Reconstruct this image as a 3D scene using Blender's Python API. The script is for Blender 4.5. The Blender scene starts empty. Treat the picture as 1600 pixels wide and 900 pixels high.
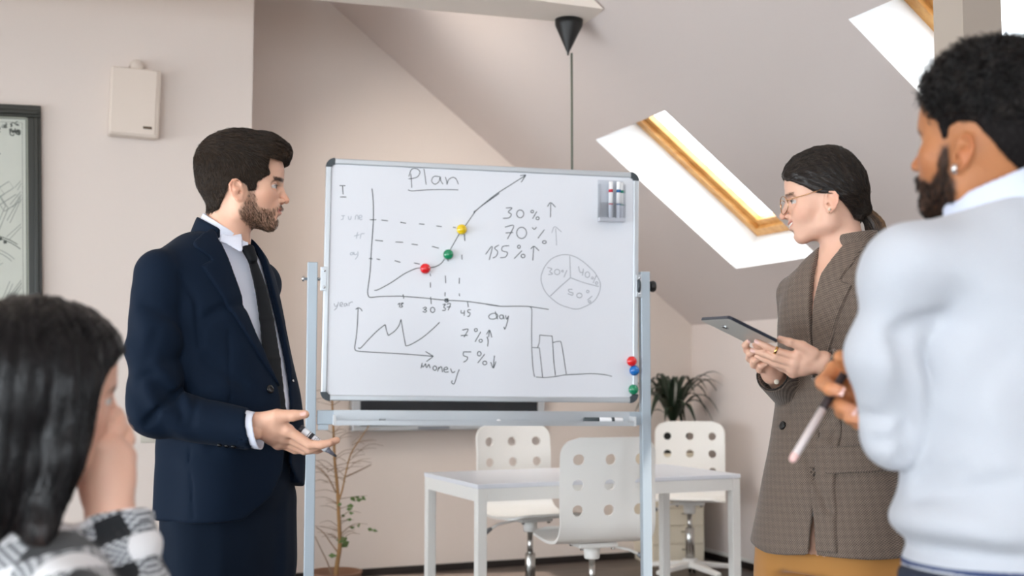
import bpy, bmesh, math, random
import numpy as np
from mathutils import Vector, Matrix

SC = bpy.context.scene
COL = SC.collection
random.seed(7)
RNG = np.random.default_rng(7)

# ------------------------------------------------------------------ camera
FPX, CAMH = 1850.0, 1.2
PITCH = math.atan(135 / FPX)
cam = bpy.data.cameras.new('camera')
cam_o = bpy.data.objects.new('camera', cam)
COL.objects.link(cam_o)
cam_o.location = (0, 0, CAMH)
cam_o.rotation_euler = (math.pi / 2 + PITCH, 0, 0)
cam.sensor_width = 36
cam.lens = FPX * 36 / 1600
cam.clip_start = 0.05
cam.dof.use_dof = True
cam.dof.focus_distance = 3.3
cam.dof.aperture_fstop = 3.0
SC.camera = cam_o

# ------------------------------------------------------------------ world / lights / exposure
wd = bpy.data.worlds.new('world')
SC.world = wd
wd.use_nodes = True
bg = wd.node_tree.nodes['Background']
bg.inputs[0].default_value = (0.84, 0.93, 1.0, 1)
bg.inputs[1].default_value = 6.0

def area(name, loc, target, sx, sy, power, color, spread=180):
    l = bpy.data.lights.new(name, 'AREA')
    l.shape = 'RECTANGLE'; l.size = sx; l.size_y = sy; l.energy = power; l.color = color; l.spread = math.radians(spread)
    o = bpy.data.objects.new(name, l); COL.objects.link(o)
    o.location = loc
    o.rotation_euler = (Vector(target) - Vector(loc)).to_track_quat('-Z', 'Y').to_euler()
    return o
# daylight of the tall windows behind the photographer and along the left side
area('window_light', (-0.4, -2.6, 1.5), (0.9, 5.0, 0.8), 5.0, 1.8, 56, (0.88, 0.95, 1.0))
area('side_window_light', (-4.1, 1.6, 1.1), (2.4, 6.2, 0.9), 4.0, 1.4, 24, (0.88, 0.95, 1.0), 95)
area('warm_fill_light', (-1.2, 2.6, 3.7), (1.0, 7.0, 0.6), 2.4, 1.4, 10, (1.0, 0.88, 0.74))  # added unseen warm fill for the back of the room, no skylight there
# added unseen fill behind the collar beam to brighten the gable wall
area('gable_fill_light', (-0.4, 5.75, 3.25), (0.45, 7.4, 0.5), 0.9, 0.5, 15, (1.0, 0.92, 0.82), 110)
sun = bpy.data.lights.new('sun', 'SUN'); sun.energy = 8.0; sun.angle = 0.02; sun.color = (1.0, 0.96, 0.9)
sun_o = bpy.data.objects.new('sun', sun); COL.objects.link(sun_o)
sun_o.rotation_euler = Vector((0.989, -0.444, 1.705)).to_track_quat('Z', 'Y').to_euler()

SC.view_settings.view_transform = 'Standard'
SC.view_settings.look = 'None'
SC.view_settings.gamma = 1
SC.view_settings.use_curve_mapping = False
SC.view_settings.exposure = 0.34

# ------------------------------------------------------------------ camera maths used to lay things out at real depths
_cp, _sp = math.cos(PITCH), math.sin(PITCH)
def ray(px, py):
    a = (px - 800) / FPX; b = (450 - py) / FPX
    return Vector((a, _cp - _sp * b, _sp + _cp * b))
def at(px, py, Y):
    r = ray(px, py); r = r * (Y / r.y); return Vector((r.x, r.y, r.z + CAMH))
def hit(px, py, p, n):
    r = ray(px, py); o = Vector((0, 0, CAMH)); n = Vector(n)
    return o + r * ((Vector(p) - o).dot(n) / r.dot(n))

# ------------------------------------------------------------------ materials
def srgb(r, g, b):
    f = lambda c: ((c / 255) / 12.92 if c / 255 <= 0.04045 else (((c / 255) + 0.055) / 1.055) ** 2.4)
    return (f(r), f(g), f(b), 1)

def mat(name, col, rough=0.5, metal=0.0, bump=0.0, scale=50, var=0.0, spec=0.5, sheen=0.0, coat=0.0, sss=0.0, attr=None):
    m = bpy.data.materials.new(name); m.use_nodes = True
    nt = m.node_tree; b = nt.nodes['Principled BSDF']
    b.inputs['Base Color'].default_value = col
    b.inputs['Roughness'].default_value = rough
    b.inputs['Metallic'].default_value = metal
    b.inputs['Specular IOR Level'].default_value = spec
    b.inputs['Sheen Weight'].default_value = sheen
    b.inputs['Coat Weight'].default_value = coat
    if sss:
        b.inputs['Subsurface Weight'].default_value = sss
        b.inputs['Subsurface Radius'].default_value = (0.012, 0.005, 0.003)
        b.inputs['Subsurface Scale'].default_value = 0.7
    src = None
    if attr:
        a = nt.nodes.new('ShaderNodeAttribute'); a.attribute_name = attr; src = a.outputs['Color']
        nt.links.new(src, b.inputs['Base Color'])
    if bump or var:
        tc = nt.nodes.new('ShaderNodeTexCoord')
        nz = nt.nodes.new('ShaderNodeTexNoise'); nz.inputs['Scale'].default_value = scale
        nz.inputs['Detail'].default_value = 4
        nt.links.new(tc.outputs['Object'], nz.inputs['Vector'])
        if bump:
            bp = nt.nodes.new('ShaderNodeBump'); bp.inputs['Strength'].default_value = bump
            bp.inputs['Distance'].default_value = 0.004
            nt.links.new(nz.outputs['Fac'], bp.inputs['Height'])
            nt.links.new(bp.outputs['Normal'], b.inputs['Normal'])
        if var:
            hs = nt.nodes.new('ShaderNodeHueSaturation')
            mr = nt.nodes.new('ShaderNodeMapRange')
            mr.inputs['To Min'].default_value = 1 - var; mr.inputs['To Max'].default_value = 1 + var
            nt.links.new(nz.outputs['Fac'], mr.inputs['Value'])
            nt.links.new(mr.outputs['Result'], hs.inputs['Value'])
            if src: nt.links.new(src, hs.inputs['Color'])
            else: hs.inputs['Color'].default_value = col
            nt.links.new(hs.outputs['Color'], b.inputs['Base Color'])
    return m

def glass_mat(name, tint=(1, 1, 1, 1), refl=0.08):
    m = bpy.data.materials.new(name); m.use_nodes = True
    nt = m.node_tree; nt.nodes.clear()
    out = nt.nodes.new('ShaderNodeOutputMaterial'); mx = nt.nodes.new('ShaderNodeMixShader')
    t = nt.nodes.new('ShaderNodeBsdfTransparent'); g = nt.nodes.new('ShaderNodeBsdfGlossy')
    t.inputs['Color'].default_value = tint; g.inputs['Roughness'].default_value = 0.03
    lw = nt.nodes.new('ShaderNodeLayerWeight'); lw.inputs['Blend'].default_value = 0.25
    mm = nt.nodes.new('ShaderNodeMath'); mm.operation = 'MULTIPLY_ADD'
    mm.inputs[1].default_value = 0.35; mm.inputs[2].default_value = refl
    nt.links.new(lw.outputs['Fresnel'], mm.inputs[0])
    nt.links.new(mm.outputs[0], mx.inputs['Fac'])
    nt.links.new(t.outputs[0], mx.inputs[1]); nt.links.new(g.outputs[0], mx.inputs[2])
    nt.links.new(mx.outputs[0], out.inputs['Surface'])
    return m

def wood_mat(name, c1, c2, rough=0.5, axis=(1, 14, 14), scale=2.0):
    m = mat(name, c1, rough)
    nt = m.node_tree; b = nt.nodes['Principled BSDF']
    tc = nt.nodes.new('ShaderNodeTexCoord'); mp = nt.nodes.new('ShaderNodeMapping'); mp.inputs['Scale'].default_value = axis
    nz = nt.nodes.new('ShaderNodeTexNoise'); nz.inputs['Scale'].default_value = scale; nz.inputs['Detail'].default_value = 6
    cr = nt.nodes.new('ShaderNodeValToRGB')
    cr.color_ramp.elements[0].color = c1; cr.color_ramp.elements[1].color = c2
    cr.color_ramp.elements[0].position = 0.35; cr.color_ramp.elements[1].position = 0.65
    nt.links.new(tc.outputs['Object'], mp.inputs[0]); nt.links.new(mp.outputs[0], nz.inputs['Vector'])
    nt.links.new(nz.outputs['Fac'], cr.inputs[0]); nt.links.new(cr.outputs[0], b.inputs['Base Color'])
    return m

def weave_mat(name, c_dark, c_light, cell, rough=0.85):
    """Small houndstooth-like check in UV space (UV in metres)."""
    m = mat(name, c_dark, rough, sheen=0.15)
    nt = m.node_tree; b = nt.nodes['Principled BSDF']
    uv = nt.nodes.new('ShaderNodeUVMap')
    mp = nt.nodes.new('ShaderNodeMapping'); mp.inputs['Scale'].default_value = (1 / cell, 1 / cell, 1)
    ck = nt.nodes.new('ShaderNodeTexChecker'); ck.inputs['Scale'].default_value = 1
    ck.inputs['Color1'].default_value = c_dark; ck.inputs['Color2'].default_value = c_light
    nt.links.new(uv.outputs[0], mp.inputs[0]); nt.links.new(mp.outputs[0], ck.inputs['Vector'])
    sx = nt.nodes.new('ShaderNodeSeparateXYZ'); nt.links.new(mp.outputs[0], sx.inputs[0])
    def stripes(sock):
        a = nt.nodes.new('ShaderNodeMath'); a.operation = 'MODULO'; a.inputs[1].default_value = 6
        ab = nt.nodes.new('ShaderNodeMath'); ab.operation = 'ABSOLUTE'
        nt.links.new(sock, ab.inputs[0]); nt.links.new(ab.outputs[0], a.inputs[0])
        g = nt.nodes.new('ShaderNodeMath'); g.operation = 'LESS_THAN'; g.inputs[1].default_value = 3
        nt.links.new(a.outputs[0], g.inputs[0]); return g.outputs[0]
    s1 = stripes(sx.outputs[0]); s2 = stripes(sx.outputs[1])
    ad = nt.nodes.new('ShaderNodeMath'); ad.operation = 'ADD'
    nt.links.new(s1, ad.inputs[0]); nt.links.new(s2, ad.inputs[1])
    mul = nt.nodes.new('ShaderNodeMapRange'); mul.inputs['From Max'].default_value = 2
    mul.inputs['To Min'].default_value = 0.9; mul.inputs['To Max'].default_value = 1.1
    nt.links.new(ad.outputs[0], mul.inputs['Value'])
    hs = nt.nodes.new('ShaderNodeHueSaturation')
    nt.links.new(ck.outputs['Color'], hs.inputs['Color']); nt.links.new(mul.outputs[0], hs.inputs['Value'])
    nt.links.new(hs.outputs[0], b.inputs['Base Color'])
    return m

# ------------------------------------------------------------------ object helpers
def tag(o, label=None, cat=None, group=None, kind=None):
    if label: o['label'] = label
    if cat: o['category'] = cat
    if group: o['group'] = group
    if kind: o['kind'] = kind
    return o
def thing(name, label, cat, loc=(0, 0, 0), group=None, rz=0):
    o = bpy.data.objects.new(name, None); COL.objects.link(o)
    o.empty_display_size = 0.1
    o.location = loc; o.rotation_euler = (0, 0, rz)
    return tag(o, label, cat, group)
def root_loc(p):
    v = Vector((0, 0, 0))
    while p is not None:
        v += Vector(p.location); p = p.parent
    return v
def mesh_obj(name, verts, faces, material, parent=None, smooth=False, origin=None):
    """World-space vertices; the mesh is stored relative to the parent (or to its own origin)."""
    me = bpy.data.meshes.new(name)
    off = root_loc(parent) if parent is not None else (Vector(origin) if origin is not None else Vector((0, 0, 0)))
    va = np.asarray(verts, dtype=np.float64).reshape(-1, 3) - np.array(off)
    if isinstance(faces, np.ndarray):
        n = len(faces); k = faces.shape[1]
        me.vertices.add(len(va)); me.vertices.foreach_set('co', va.ravel())
        me.loops.add(n * k); me.loops.foreach_set('vertex_index', faces.ravel().astype(np.int32))
        me.polygons.add(n); me.polygons.foreach_set('loop_start', np.arange(0, n * k, k, dtype=np.int32))
        me.update(calc_edges=True); me.validate()
    else:
        me.from_pydata(va.tolist(), [], [tuple(f) for f in faces]); me.update()
    if smooth:
        me.polygons.foreach_set('use_smooth', [True] * len(me.polygons))
    if material: me.materials.append(material)
    o = bpy.data.objects.new(name, me); COL.objects.link(o)
    if parent is not None: o.parent = parent
    elif origin is not None: o.location = origin
    return o
def copy_tree(o, parent=None):
    c = o.copy(); COL.objects.link(c)
    if parent is not None: c.parent = parent
    for ch in [x for x in bpy.data.objects if x.parent == o and x != c]:
        copy_tree(ch, c)
    return c
def bevel(o, w, seg=2, angle=0.6):
    md = o.modifiers.new('bevel', 'BEVEL'); md.width = w; md.segments = seg; md.limit_method = 'ANGLE'; md.angle_limit = angle
    return o

class MB:
    def __init__(s): s.v = []; s.f = []
    def add(s, vs, fs):
        k = len(s.v); s.v += [tuple(v) for v in vs]; s.f += [tuple(i + k for i in f) for f in fs]; return s
    def box(s, x0, x1, y0, y1, z0, z1, M=None):
        vs = [Vector((x, y, z)) for z in (z0, z1) for y in (y0, y1) for x in (x0, x1)]
        if M is not None: vs = [M @ v for v in vs]
        return s.add(vs, [(0, 2, 3, 1), (4, 5, 7, 6), (0, 1, 5, 4), (2, 6, 7, 3), (0, 4, 6, 2), (1, 3, 7, 5)])
    def tube(s, pts, r, n=8, cap=True, flat=None):
        pts = [Vector(p) for p in pts]
        rs = r if hasattr(r, '__len__') else [r] * len(pts)
        base = len(s.v); prev = None
        for i, p in enumerate(pts):
            t = (pts[min(i + 1, len(pts) - 1)] - pts[max(i - 1, 0)]).normalized()
            if prev is None:
                a = Vector((0, 0, 1)) if abs(t.z) < 0.9 else Vector((1, 0, 0))
                nx = t.cross(a).normalized()
            else:
                nx = (prev - t * prev.dot(t)).normalized()
            prev = nx; ny = t.cross(nx)
            for k in range(n):
                an = 2 * math.pi * k / n
                s.v.append(tuple(p + nx * (math.cos(an) * rs[i]) + ny * (math.sin(an) * rs[i])))
        for i in range(len(pts) - 1):
            for k in range(n):
                a = base + i * n + k; b = base + i * n + (k + 1) % n
                s.f.append((a, b, b + n, a + n))
        if cap:
            s.f.append(tuple(base + k for k in range(n))[::-1])
            s.f.append(tuple(base + (len(pts) - 1) * n + k for k in range(n)))
        return s
    def cyl(s, a, b, r, n=20, r2=None): return s.tube([a, b], [r, r if r2 is None else r2], n)
    def lathe(s, prof, c, axis=(0, 0, 1), n=24):
        """prof: list of (radius, height along axis)."""
        ax = Vector(axis).normalized(); c = Vector(c)
        t = Vector((1, 0, 0)) if abs(ax.x) < 0.9 else Vector((0, 1, 0))
        e1 = ax.cross(t).normalized(); e2 = ax.cross(e1)
        base = len(s.v)
        for r, h in prof:
            for k in range(n):
                an = 2 * math.pi * k / n
                s.v.append(tuple(c + ax * h + e1 * (r * math.cos(an)) + e2 * (r * math.sin(an))))
        for i in range(len(prof) - 1):
            for k in range(n):
                a = base + i * n + k; b = base + i * n + (k + 1) % n
                s.f.append((a, b, b + n, a + n))
        s.f.append(tuple(base + k for k in range(n))[::-1])
        s.f.append(tuple(base + (len(prof) - 1) * n + k for k in range(n)))
        return s
    def ball(s, c, r, n=16, m=10, sc=(1, 1, 1)):
        c = Vector(c); base = len(s.v)
        for i in range(m + 1):
            th = math.pi * i / m
            for k in range(n):
                an = 2 * math.pi * k / n
                s.v.append((c.x + r * sc[0] * math.sin(th) * math.cos(an), c.y + r * sc[1] * math.sin(th) * math.sin(an), c.z + r * sc[2] * math.cos(th)))
        for i in range(m):
            for k in range(n):
                a = base + i * n + k; b = base + i * n + (k + 1) % n
                s.f.append((a, a + n, b + n, b))
        return s
    def build(s, name, material, parent=None, smooth=False, origin=None):
        return mesh_obj(name, s.v, s.f, material, parent, smooth, origin)

def frame_mat(o, ex, ey, ez):
    return Matrix(((ex.x, ey.x, ez.x, o.x), (ex.y, ey.y, ez.y, o.y), (ex.z, ey.z, ez.z, o.z), (0, 0, 0, 1)))

def catmull(pts, n=6):
    P = [np.array(p, float) for p in pts]
    if len(P) < 3: return P
    P = [2 * P[0] - P[1]] + P + [2 * P[-1] - P[-2]]
    out = []
    for i in range(1, len(P) - 2):
        for k in range(n):
            t = k / n
            out.append(0.5 * ((2 * P[i]) + (-P[i - 1] + P[i + 1]) * t + (2 * P[i - 1] - 5 * P[i] + 4 * P[i + 1] - P[i + 2]) * t * t + (-P[i - 1] + 3 * P[i] - 3 * P[i + 1] + P[i + 2]) * t ** 3))
    out.append(P[-2]); return out
# ================================================================== ROOM
paint = mat('wall_paint', srgb(222, 210, 202), 0.9, bump=0.05, scale=160, var=0.015)
paint_slope = mat('slope_paint', srgb(224, 213, 208), 0.9, bump=0.05, scale=160, var=0.015)
paint_ceiling = mat('ceiling_paint', srgb(244, 234, 224), 0.9, bump=0.04, scale=160)
white_reveal = mat('white_reveal_paint', srgb(240, 240, 240), 0.6)
dark_trim = mat('dark_baseboard', srgb(34, 28, 26), 0.4)
white_trim = mat('white_trim', srgb(230, 228, 224), 0.4)
pine = wood_mat('varnished_pine', srgb(206, 146, 78), srgb(226, 174, 106), 0.35)
floor_m = wood_mat('dark_laminate', srgb(70, 60, 55), srgb(96, 84, 76), 0.45, axis=(1, 9, 1), scale=3)
glass = glass_mat('window_glass')

TH = math.radians(22)
U = Vector((math.cos(TH), math.sin(TH), 0))          # along the gable wall, to the right
NV = Vector((math.sin(TH), -math.cos(TH), 0))        # away from the gable wall, into the room
Z = Vector((0, 0, 1))
CORNER = Vector((1.2203, 8.03, 0))
ZK = 1.533
SL = math.radians(37.5)
DV = -U * math.cos(SL) + Z * math.sin(SL)            # up the roof slope
OUT = U * math.sin(SL) + Z * math.cos(SL)            # outward normal of the roof slope
P0 = CORNER + Z * ZK
LW0 = Vector((-1.716, 5.705, 0))                     # a point of the left wall's face (left wall is parallel to the gable wall)
CEIL = 3.95

def quad_slab(name, p, ex, ey, th, material, parent=None):
    """a flat slab: corner p, edges ex, ey, thickness th (vector)"""
    vs = [p, p + ex, p + ex + ey, p + ey]; vs += [v + th for v in vs]
    fs = [(0, 1, 2, 3), (4, 7, 6, 5), (0, 4, 5, 1), (1, 5, 6, 2), (2, 6, 7, 3), (3, 7, 4, 0)]
    return mesh_obj(name, vs, fs, material, parent)

# floor
tag(MB().box(-7, 6, -5, 10, -0.1, 0.0).build('floor', floor_m), kind='structure')
# gable wall (polygon under the roof slope)
def wall_poly(name, pts, th, material):
    n = len(pts); vs = list(pts) + [p + th for p in pts]
    fs = [tuple(range(n)), tuple(range(2 * n - 1, n - 1, -1))] + [(i, i + n, (i + 1) % n + n, (i + 1) % n) for i in range(n)]
    return mesh_obj(name, vs, fs, material)
bmax = (CEIL - ZK) / math.sin(SL)
top = P0 + DV * bmax
wl = CORNER - U * 6.4
tag(wall_poly('wall_back', [wl, CORNER, P0, top, Vector((wl.x, wl.y, CEIL))], -NV * 0.12, paint), kind='structure')
# left wall: nearer than the gable wall, ends in an outside corner
tl = 0.4416
e0 = LW0 + U * tl; e1 = LW0 - U * 4.2
cr = e0 - NV * ((e0 - CORNER).dot(NV))
tag(wall_poly('wall_left', [e1, e0, e0 + Z * CEIL, e1 + Z * CEIL], -NV * 0.25, paint), kind='structure')
tag(wall_poly('wall_left_return', [e0 - NV * 0.25, cr, cr + Z * CEIL, e0 - NV * 0.25 + Z * CEIL], -U * 0.12, paint), kind='structure')
# knee wall on the right
k1 = CORNER + NV * 10.0
tag(wall_poly('wall_right', [CORNER, k1, k1 + Z * ZK, CORNER + Z * ZK], U * 0.12, paint_slope), kind='structure')
# side wall on the left and the wall behind the photographer, each with tall windows (out of the picture)
def window_wall(name, p, ex, L, th, wins):
    """vertical wall from p along ex, length L, with openings (x0, x1, z0, z1)"""
    m = MB(); xs = sorted({0, L, *[w for q in wins for w in q[:2]]}); zs = sorted({0, CEIL, *[w for q in wins for w in q[2:]]})
    for a, b in zip(xs, xs[1:]):
        for c, d in zip(zs, zs[1:]):
            if any(q[0] <= a and b <= q[1] and q[2] <= c and d <= q[3] for q in wins): continue
            v = [p + ex * a + Z * c, p + ex * b + Z * c, p + ex * b + Z * d, p + ex * a + Z * d]; v += [w + th for w in v]
            m.add(v, [(0, 1, 2, 3), (7, 6, 5, 4), (0, 4, 5, 1), (1, 5, 6, 2), (2, 6, 7, 3), (3, 7, 4, 0)])
    return tag(m.build(name, paint), kind='structure')
window_wall('wall_side', e1, NV, 8.6, -U * 0.2, [(0.6, 2.4, .6, 2.0), (3.0, 4.8, .6, 2.0), (5.4, 7.2, .6, 2.0)])
pb = CORNER + NV * 9.8 - U * 6.6
window_wall('wall_front', pb, U, 7.0, NV * 0.2, [(0.6, 2.0, .7, 2.2), (3.0, 4.4, .7, 2.2)])

# roof slope with skylight openings
A = [-0.12, 1.12, 1.90, 3.39, 4.17, 5.66, 6.44, 10.0]
B = [-0.05, 0.46, 1.595, bmax + 0.05]
B2 = [-0.05, 0.50, 1.655, bmax + 0.05]
mb = MB()
def SP(a, b, e=0.0): return P0 + NV * a + DV * b + OUT * e
holes = []
TH_R = 0.26
for i in range(len(A) - 1):
    for j in range(len(B) - 1):
        bb = B if A[i] < 3 else B2
        a0, a1, b0, b1 = A[i], A[i + 1], bb[j], bb[j + 1]
        if j == 1 and i in (1, 3): holes.append((a0, a1, b0, b1)); continue
        mb.add([SP(a0, b0), SP(a1, b0), SP(a1, b1), SP(a0, b1)], [(3, 2, 1, 0)])
        mb.add([SP(a0, b0, TH_R), SP(a1, b0, TH_R), SP(a1, b1, TH_R), SP(a0, b1, TH_R)], [(0, 1, 2, 3)])
tag(mb.build('ceiling_slope', paint_slope), kind='structure')
for k, (a0, a1, b0, b1) in enumerate(holes):
    w = tag(thing('window_%d' % (k + 1), None, None, SP((a0 + a1) / 2, b0)), kind='structure')
    E = TH_R + 0.05
    rv = [SP(a0, b0), SP(a1, b0), SP(a1, b1), SP(a0, b1), SP(a0, b0, E), SP(a1, b0, E), SP(a1, b1, E), SP(a0, b1, E)]
    mesh_obj('reveal', rv, [(0, 1, 5, 4), (1, 2, 6, 5), (2, 3, 7, 6), (3, 0, 4, 7)], white_reveal, w)
    f = 0.055
    for (x0, x1, y0, y1) in ((a0, a0 + f, b0, b1), (a1 - f, a1, b0, b1), (a0 + f, a1 - f, b0, b0 + f), (a0 + f, a1 - f, b1 - f, b1)):
        m = MB(); c = [SP(x, y, e) for e in (TH_R - 0.015, TH_R + 0.05) for y in (y0, y1) for x in (x0, x1)]
        m.add(c, [(0, 2, 3, 1), (4, 5, 7, 6), (0, 1, 5, 4), (2, 6, 7, 3), (0, 4, 6, 2), (1, 3, 7, 5)])
        m.build('window_frame', pine, w)
    g = 0.1
    m = MB()
    for (x0, x1, y0, y1) in ((a0 + f, a0 + g, b0 + f, b1 - f), (a1 - g, a1 - f, b0 + f, b1 - f), (a0 + g, a1 - g, b0 + f, b0 + g), (a0 + g, a1 - g, b1 - g, b1 - f)):
        c = [SP(x, y, e) for e in (TH_R + 0.012, TH_R + 0.045) for y in (y0, y1) for x in (x0, x1)]
        m.add(c, [(0, 2, 3, 1), (4, 5, 7, 6), (0, 1, 5, 4), (2, 6, 7, 3), (0, 4, 6, 2), (1, 3, 7, 5)])
    m.build('sash', pine, w)
    mesh_obj('pane', [SP(a0 + f, b0 + f, TH_R + 0.03), SP(a1 - f, b0 + f, TH_R + 0.03), SP(a1 - f, b1 - f, TH_R + 0.03), SP(a0 + f, b1 - f, TH_R + 0.03)], [(3, 2, 1, 0)], glass, w)
# flat ceiling from the ridge line to the left
q0 = top - NV * 0.12; q1 = top + NV * 10.0
tag(wall_poly('ceiling', [q0, q1, q1 - U * 6.4, q0 - U * 6.4], Z * 0.1, paint_ceiling), kind='structure')
# collar beam under the slope, its end dies into the slope
zb = 2.87
bR0 = Vector((0.367, 5.556, zb)); bR1 = Vector((0.419, 5.318, zb))
f0 = hit(500, 1, (0, 0, zb), Z); n0 = hit(833, 0, (0, 0, zb), Z)
dF = (bR0 - f0).normalized(); dN = (bR1 - n0).normalized()
bl0 = bR0 - dF * 3.6; bl1 = bR1 - dN * 3.6
ext = U * 0.35
# beam is a slab; its right end runs into the roof slope
vs = [bl0, bR0, bR1, bl1]
tv = [bl0 + Z * 0.22, bR0 + Z * 0.22 - U * 0.28, bR1 + Z * 0.22 - U * 0.28, bl1 + Z * 0.22]
tag(mesh_obj('trim_1', vs + tv, [(0, 1, 2, 3), (7, 6, 5, 4), (0, 4, 5, 1), (1, 5, 6, 2), (2, 6, 7, 3), (3, 7, 4, 0)], paint_ceiling), kind='structure')
# roof post behind the man on the right
pc = Vector((1.325, 3.42, 0))
Mp = frame_mat(pc, U, -NV, Z)
post_m = mat('post_paint', srgb(176, 164, 152), 0.8, bump=0.05, scale=60)
tag(MB().box(-0.052, 0.092, -0.06, 0.06, 0, 3.05, Mp).build('trim_2', post_m), kind='structure')
# baseboards: dark, with a thin white strip on the right
Mg = frame_mat(CORNER, U, -NV, Z)
tag(MB().box(-4.2, -0.005, -0.014, 0.0, 0, 0.042, Mg).build('baseboard_back', dark_trim), kind='structure')
tag(MB().box(-0.014, 0.0, -9.0, 0.0, 0, 0.042, Mg).build('baseboard_right', dark_trim), kind='structure')
tag(MB().box(-0.012, 0.0, -9.0, 0.0, 0.042, 0.062, Mg).build('trim_3', white_trim), kind='structure')
Ml = frame_mat(e0, U, -NV, Z)
tag(MB().box(-4.2, 0.0, -0.014, 0.0, 0, 0.042, Ml).build('baseboard_left', dark_trim), kind='structure')

# ------------------------------------------------------------------ things on the left wall
def lw(px, py, off=0.0): return hit(px, py, LW0 + NV * off, NV)
beige_pl = mat('beige_plastic', srgb(222, 208, 196), 0.5)
t0 = lw(170, 111); t1 = lw(248, 113); t2 = lw(241, 219); t3 = lw(167, 216)
bx = thing('wall_unit', 'beige plastic wall box with a tiny dark badge, high on the left wall', 'wall unit', (t3 + t2) / 2)
cen = (t0 + t1 + t2 + t3) / 4
Mb = frame_mat(Vector((cen.x, cen.y, cen.z)), U, -NV, Z)
Mb = Mb @ Matrix.Rotation(math.radians(1.2), 4, 'Y')
bevel(MB().box(-0.108, 0.122, -0.085, 0, -0.165, 0.165, Mb).build('body', beige_pl, bx), 0.012, 3)
bevel(MB().box(-0.104, 0.104, -0.093, -0.083, -0.157, 0.16, Mb).build('front_cover', beige_pl, bx), 0.006, 2)
MB().box(0.047, 0.088, -0.0955, -0.092, -0.128, -0.116, Mb).build('badge', mat('badge_dark', srgb(90, 75, 60), 0.4, 0.5), bx)
MB().lathe([(0.030, 0), (0.034, 0.01), (0.034, 0.05), (0.030, 0.06)], Mb @ Vector((0.01, 0, 0.182)), NV).build('pipe_cover', beige_pl, bx, True)

# double light switch
sw = thing('light_switch', 'white double light switch on the left wall behind the suited man', 'light switch', lw(243, 690))
c = lw(243, 678); Ms = frame_mat(c, U, -NV, Z)
wpl = mat('switch_plastic', srgb(200, 194, 182), 0.35)
bevel(MB().box(-0.07, 0.07, -0.01, 0, -0.04, 0.04, Ms).build('plate', wpl, sw), 0.003)
for x in (-0.033, 0.033): bevel(MB().box(x - 0.027, x + 0.027, -0.015, -0.008, -0.027, 0.027, Ms).build('rocker', wpl, sw), 0.002)

# framed map
c = lw(64, 167)
Mm = frame_mat(c, U, -NV, Z) @ Matrix.Rotation(math.radians(-1.9), 4, 'Y') 
fr_m = mat('frame_dark_green', srgb(34, 36, 30), 0.35, var=0.12, scale=30)
fr_l = mat('frame_pale_edge', srgb(150, 152, 138), 0.4)
paper = mat('map_paper', srgb(196, 198, 188), 0.6, var=0.06, scale=9)
ink = mat('map_ink', srgb(72, 76, 72), 0.7)
ink2 = mat('map_ink_pale', srgb(140, 144, 138), 0.7)
W_, H_ = 0.86, 1.12
pic = thing('framed_map', 'old street map in a dark green moulded frame on the left wall', 'framed map', Mm @ Vector((-W_ / 2, 0, -H_)))
bw = 0.058
for (x0, x1, z0, z1) in ((-W_, 0, -bw, 0), (-W_, 0, -H_, -H_ + bw), (-bw, 0, -H_ + bw, -bw), (-W_, -W_ + bw, -H_ + bw, -bw)):
    b_ = MB().box(x0, x1, -0.03, 0, z0, z1, Mm)
    if x1 - x0 > z1 - z0: b_.box(x0 + .008, x1 - .008, -0.04, -0.03, z0 + 0.012, z1 - 0.026, Mm)
    else: b_.box(x0 + 0.026 if x1 < -0.1 else x0 + 0.026, x1 - 0.012, -0.04, -0.03, z0, z1, Mm)
    bevel(b_.build('frame_rail', fr_m, pic), 0.004)
mb = MB()
i = bw; mb.box(-W_ + i, -i, -0.022, -0.016, -i - 0.006, -i, Mm); mb.box(-i - 0.006, -i, -0.022, -0.016, -H_ + i, -i, Mm)
mb.build('slip', fr_l, pic)
MB().box(-W_ + 0.05, -0.05, -0.014, -0.004, -H_ + 0.05, -0.05, Mm).build('map_sheet', paper, pic)
def ribbon(mb, pts, w, M, y=-0.0148, closed=False):
    """flat stroke of width w in the local x-z plane of M"""
    P = [Vector((p[0], p[1])) for p in pts]
    if closed: P = P + [P[0]]
    L = []; R = []
    for k, p in enumerate(P):
        t = (P[min(k + 1, len(P) - 1)] - P[max(k - 1, 0)])
        if t.length < 1e-9: t = Vector((1, 0))
        t.normalize(); n = Vector((-t.y, t.x)) * (w / 2)
        L.append(M @ Vector((p.x + n.x, y, p.y + n.y))); R.append(M @ Vector((p.x - n.x, y, p.y - n.y)))
    k0 = len(mb.v); mb.v += [tuple(v) for v in L + R]; n = len(P)
    for k in range(n - 1): mb.f.append((k0 + k, k0 + n + k, k0 + n + k + 1, k0 + k + 1))
mi = MB(); m2 = MB()
rr = random.Random(3)
for o_, w_ in ((0.066, 0.004), (0.082, 0.0018)):
    ribbon(mi, [(-W_ + o_, -H_ + o_), (-o_, -H_ + o_), (-o_, -o_), (-W_ + o_, -o_)], w_, Mm, closed=True)
for k in range(26):                                       # corner flourish
    cx, cz = -0.095 - rr.random() * 0.09, -0.088 - rr.random() * 0.05
    if (cx + 0.09) < -0.05 and cz < -0.115: continue
    r_ = 0.004 + rr.random() * 0.010; a0 = rr.random() * 6
    ribbon(mi, [(cx + r_ * math.cos(a0 + q * .5) * (1 - q * .07), cz + r_ * math.sin(a0 + q * .5) * (1 - q * .07)) for q in range(9)], 0.003 + rr.random() * 0.004, Mm)
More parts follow.
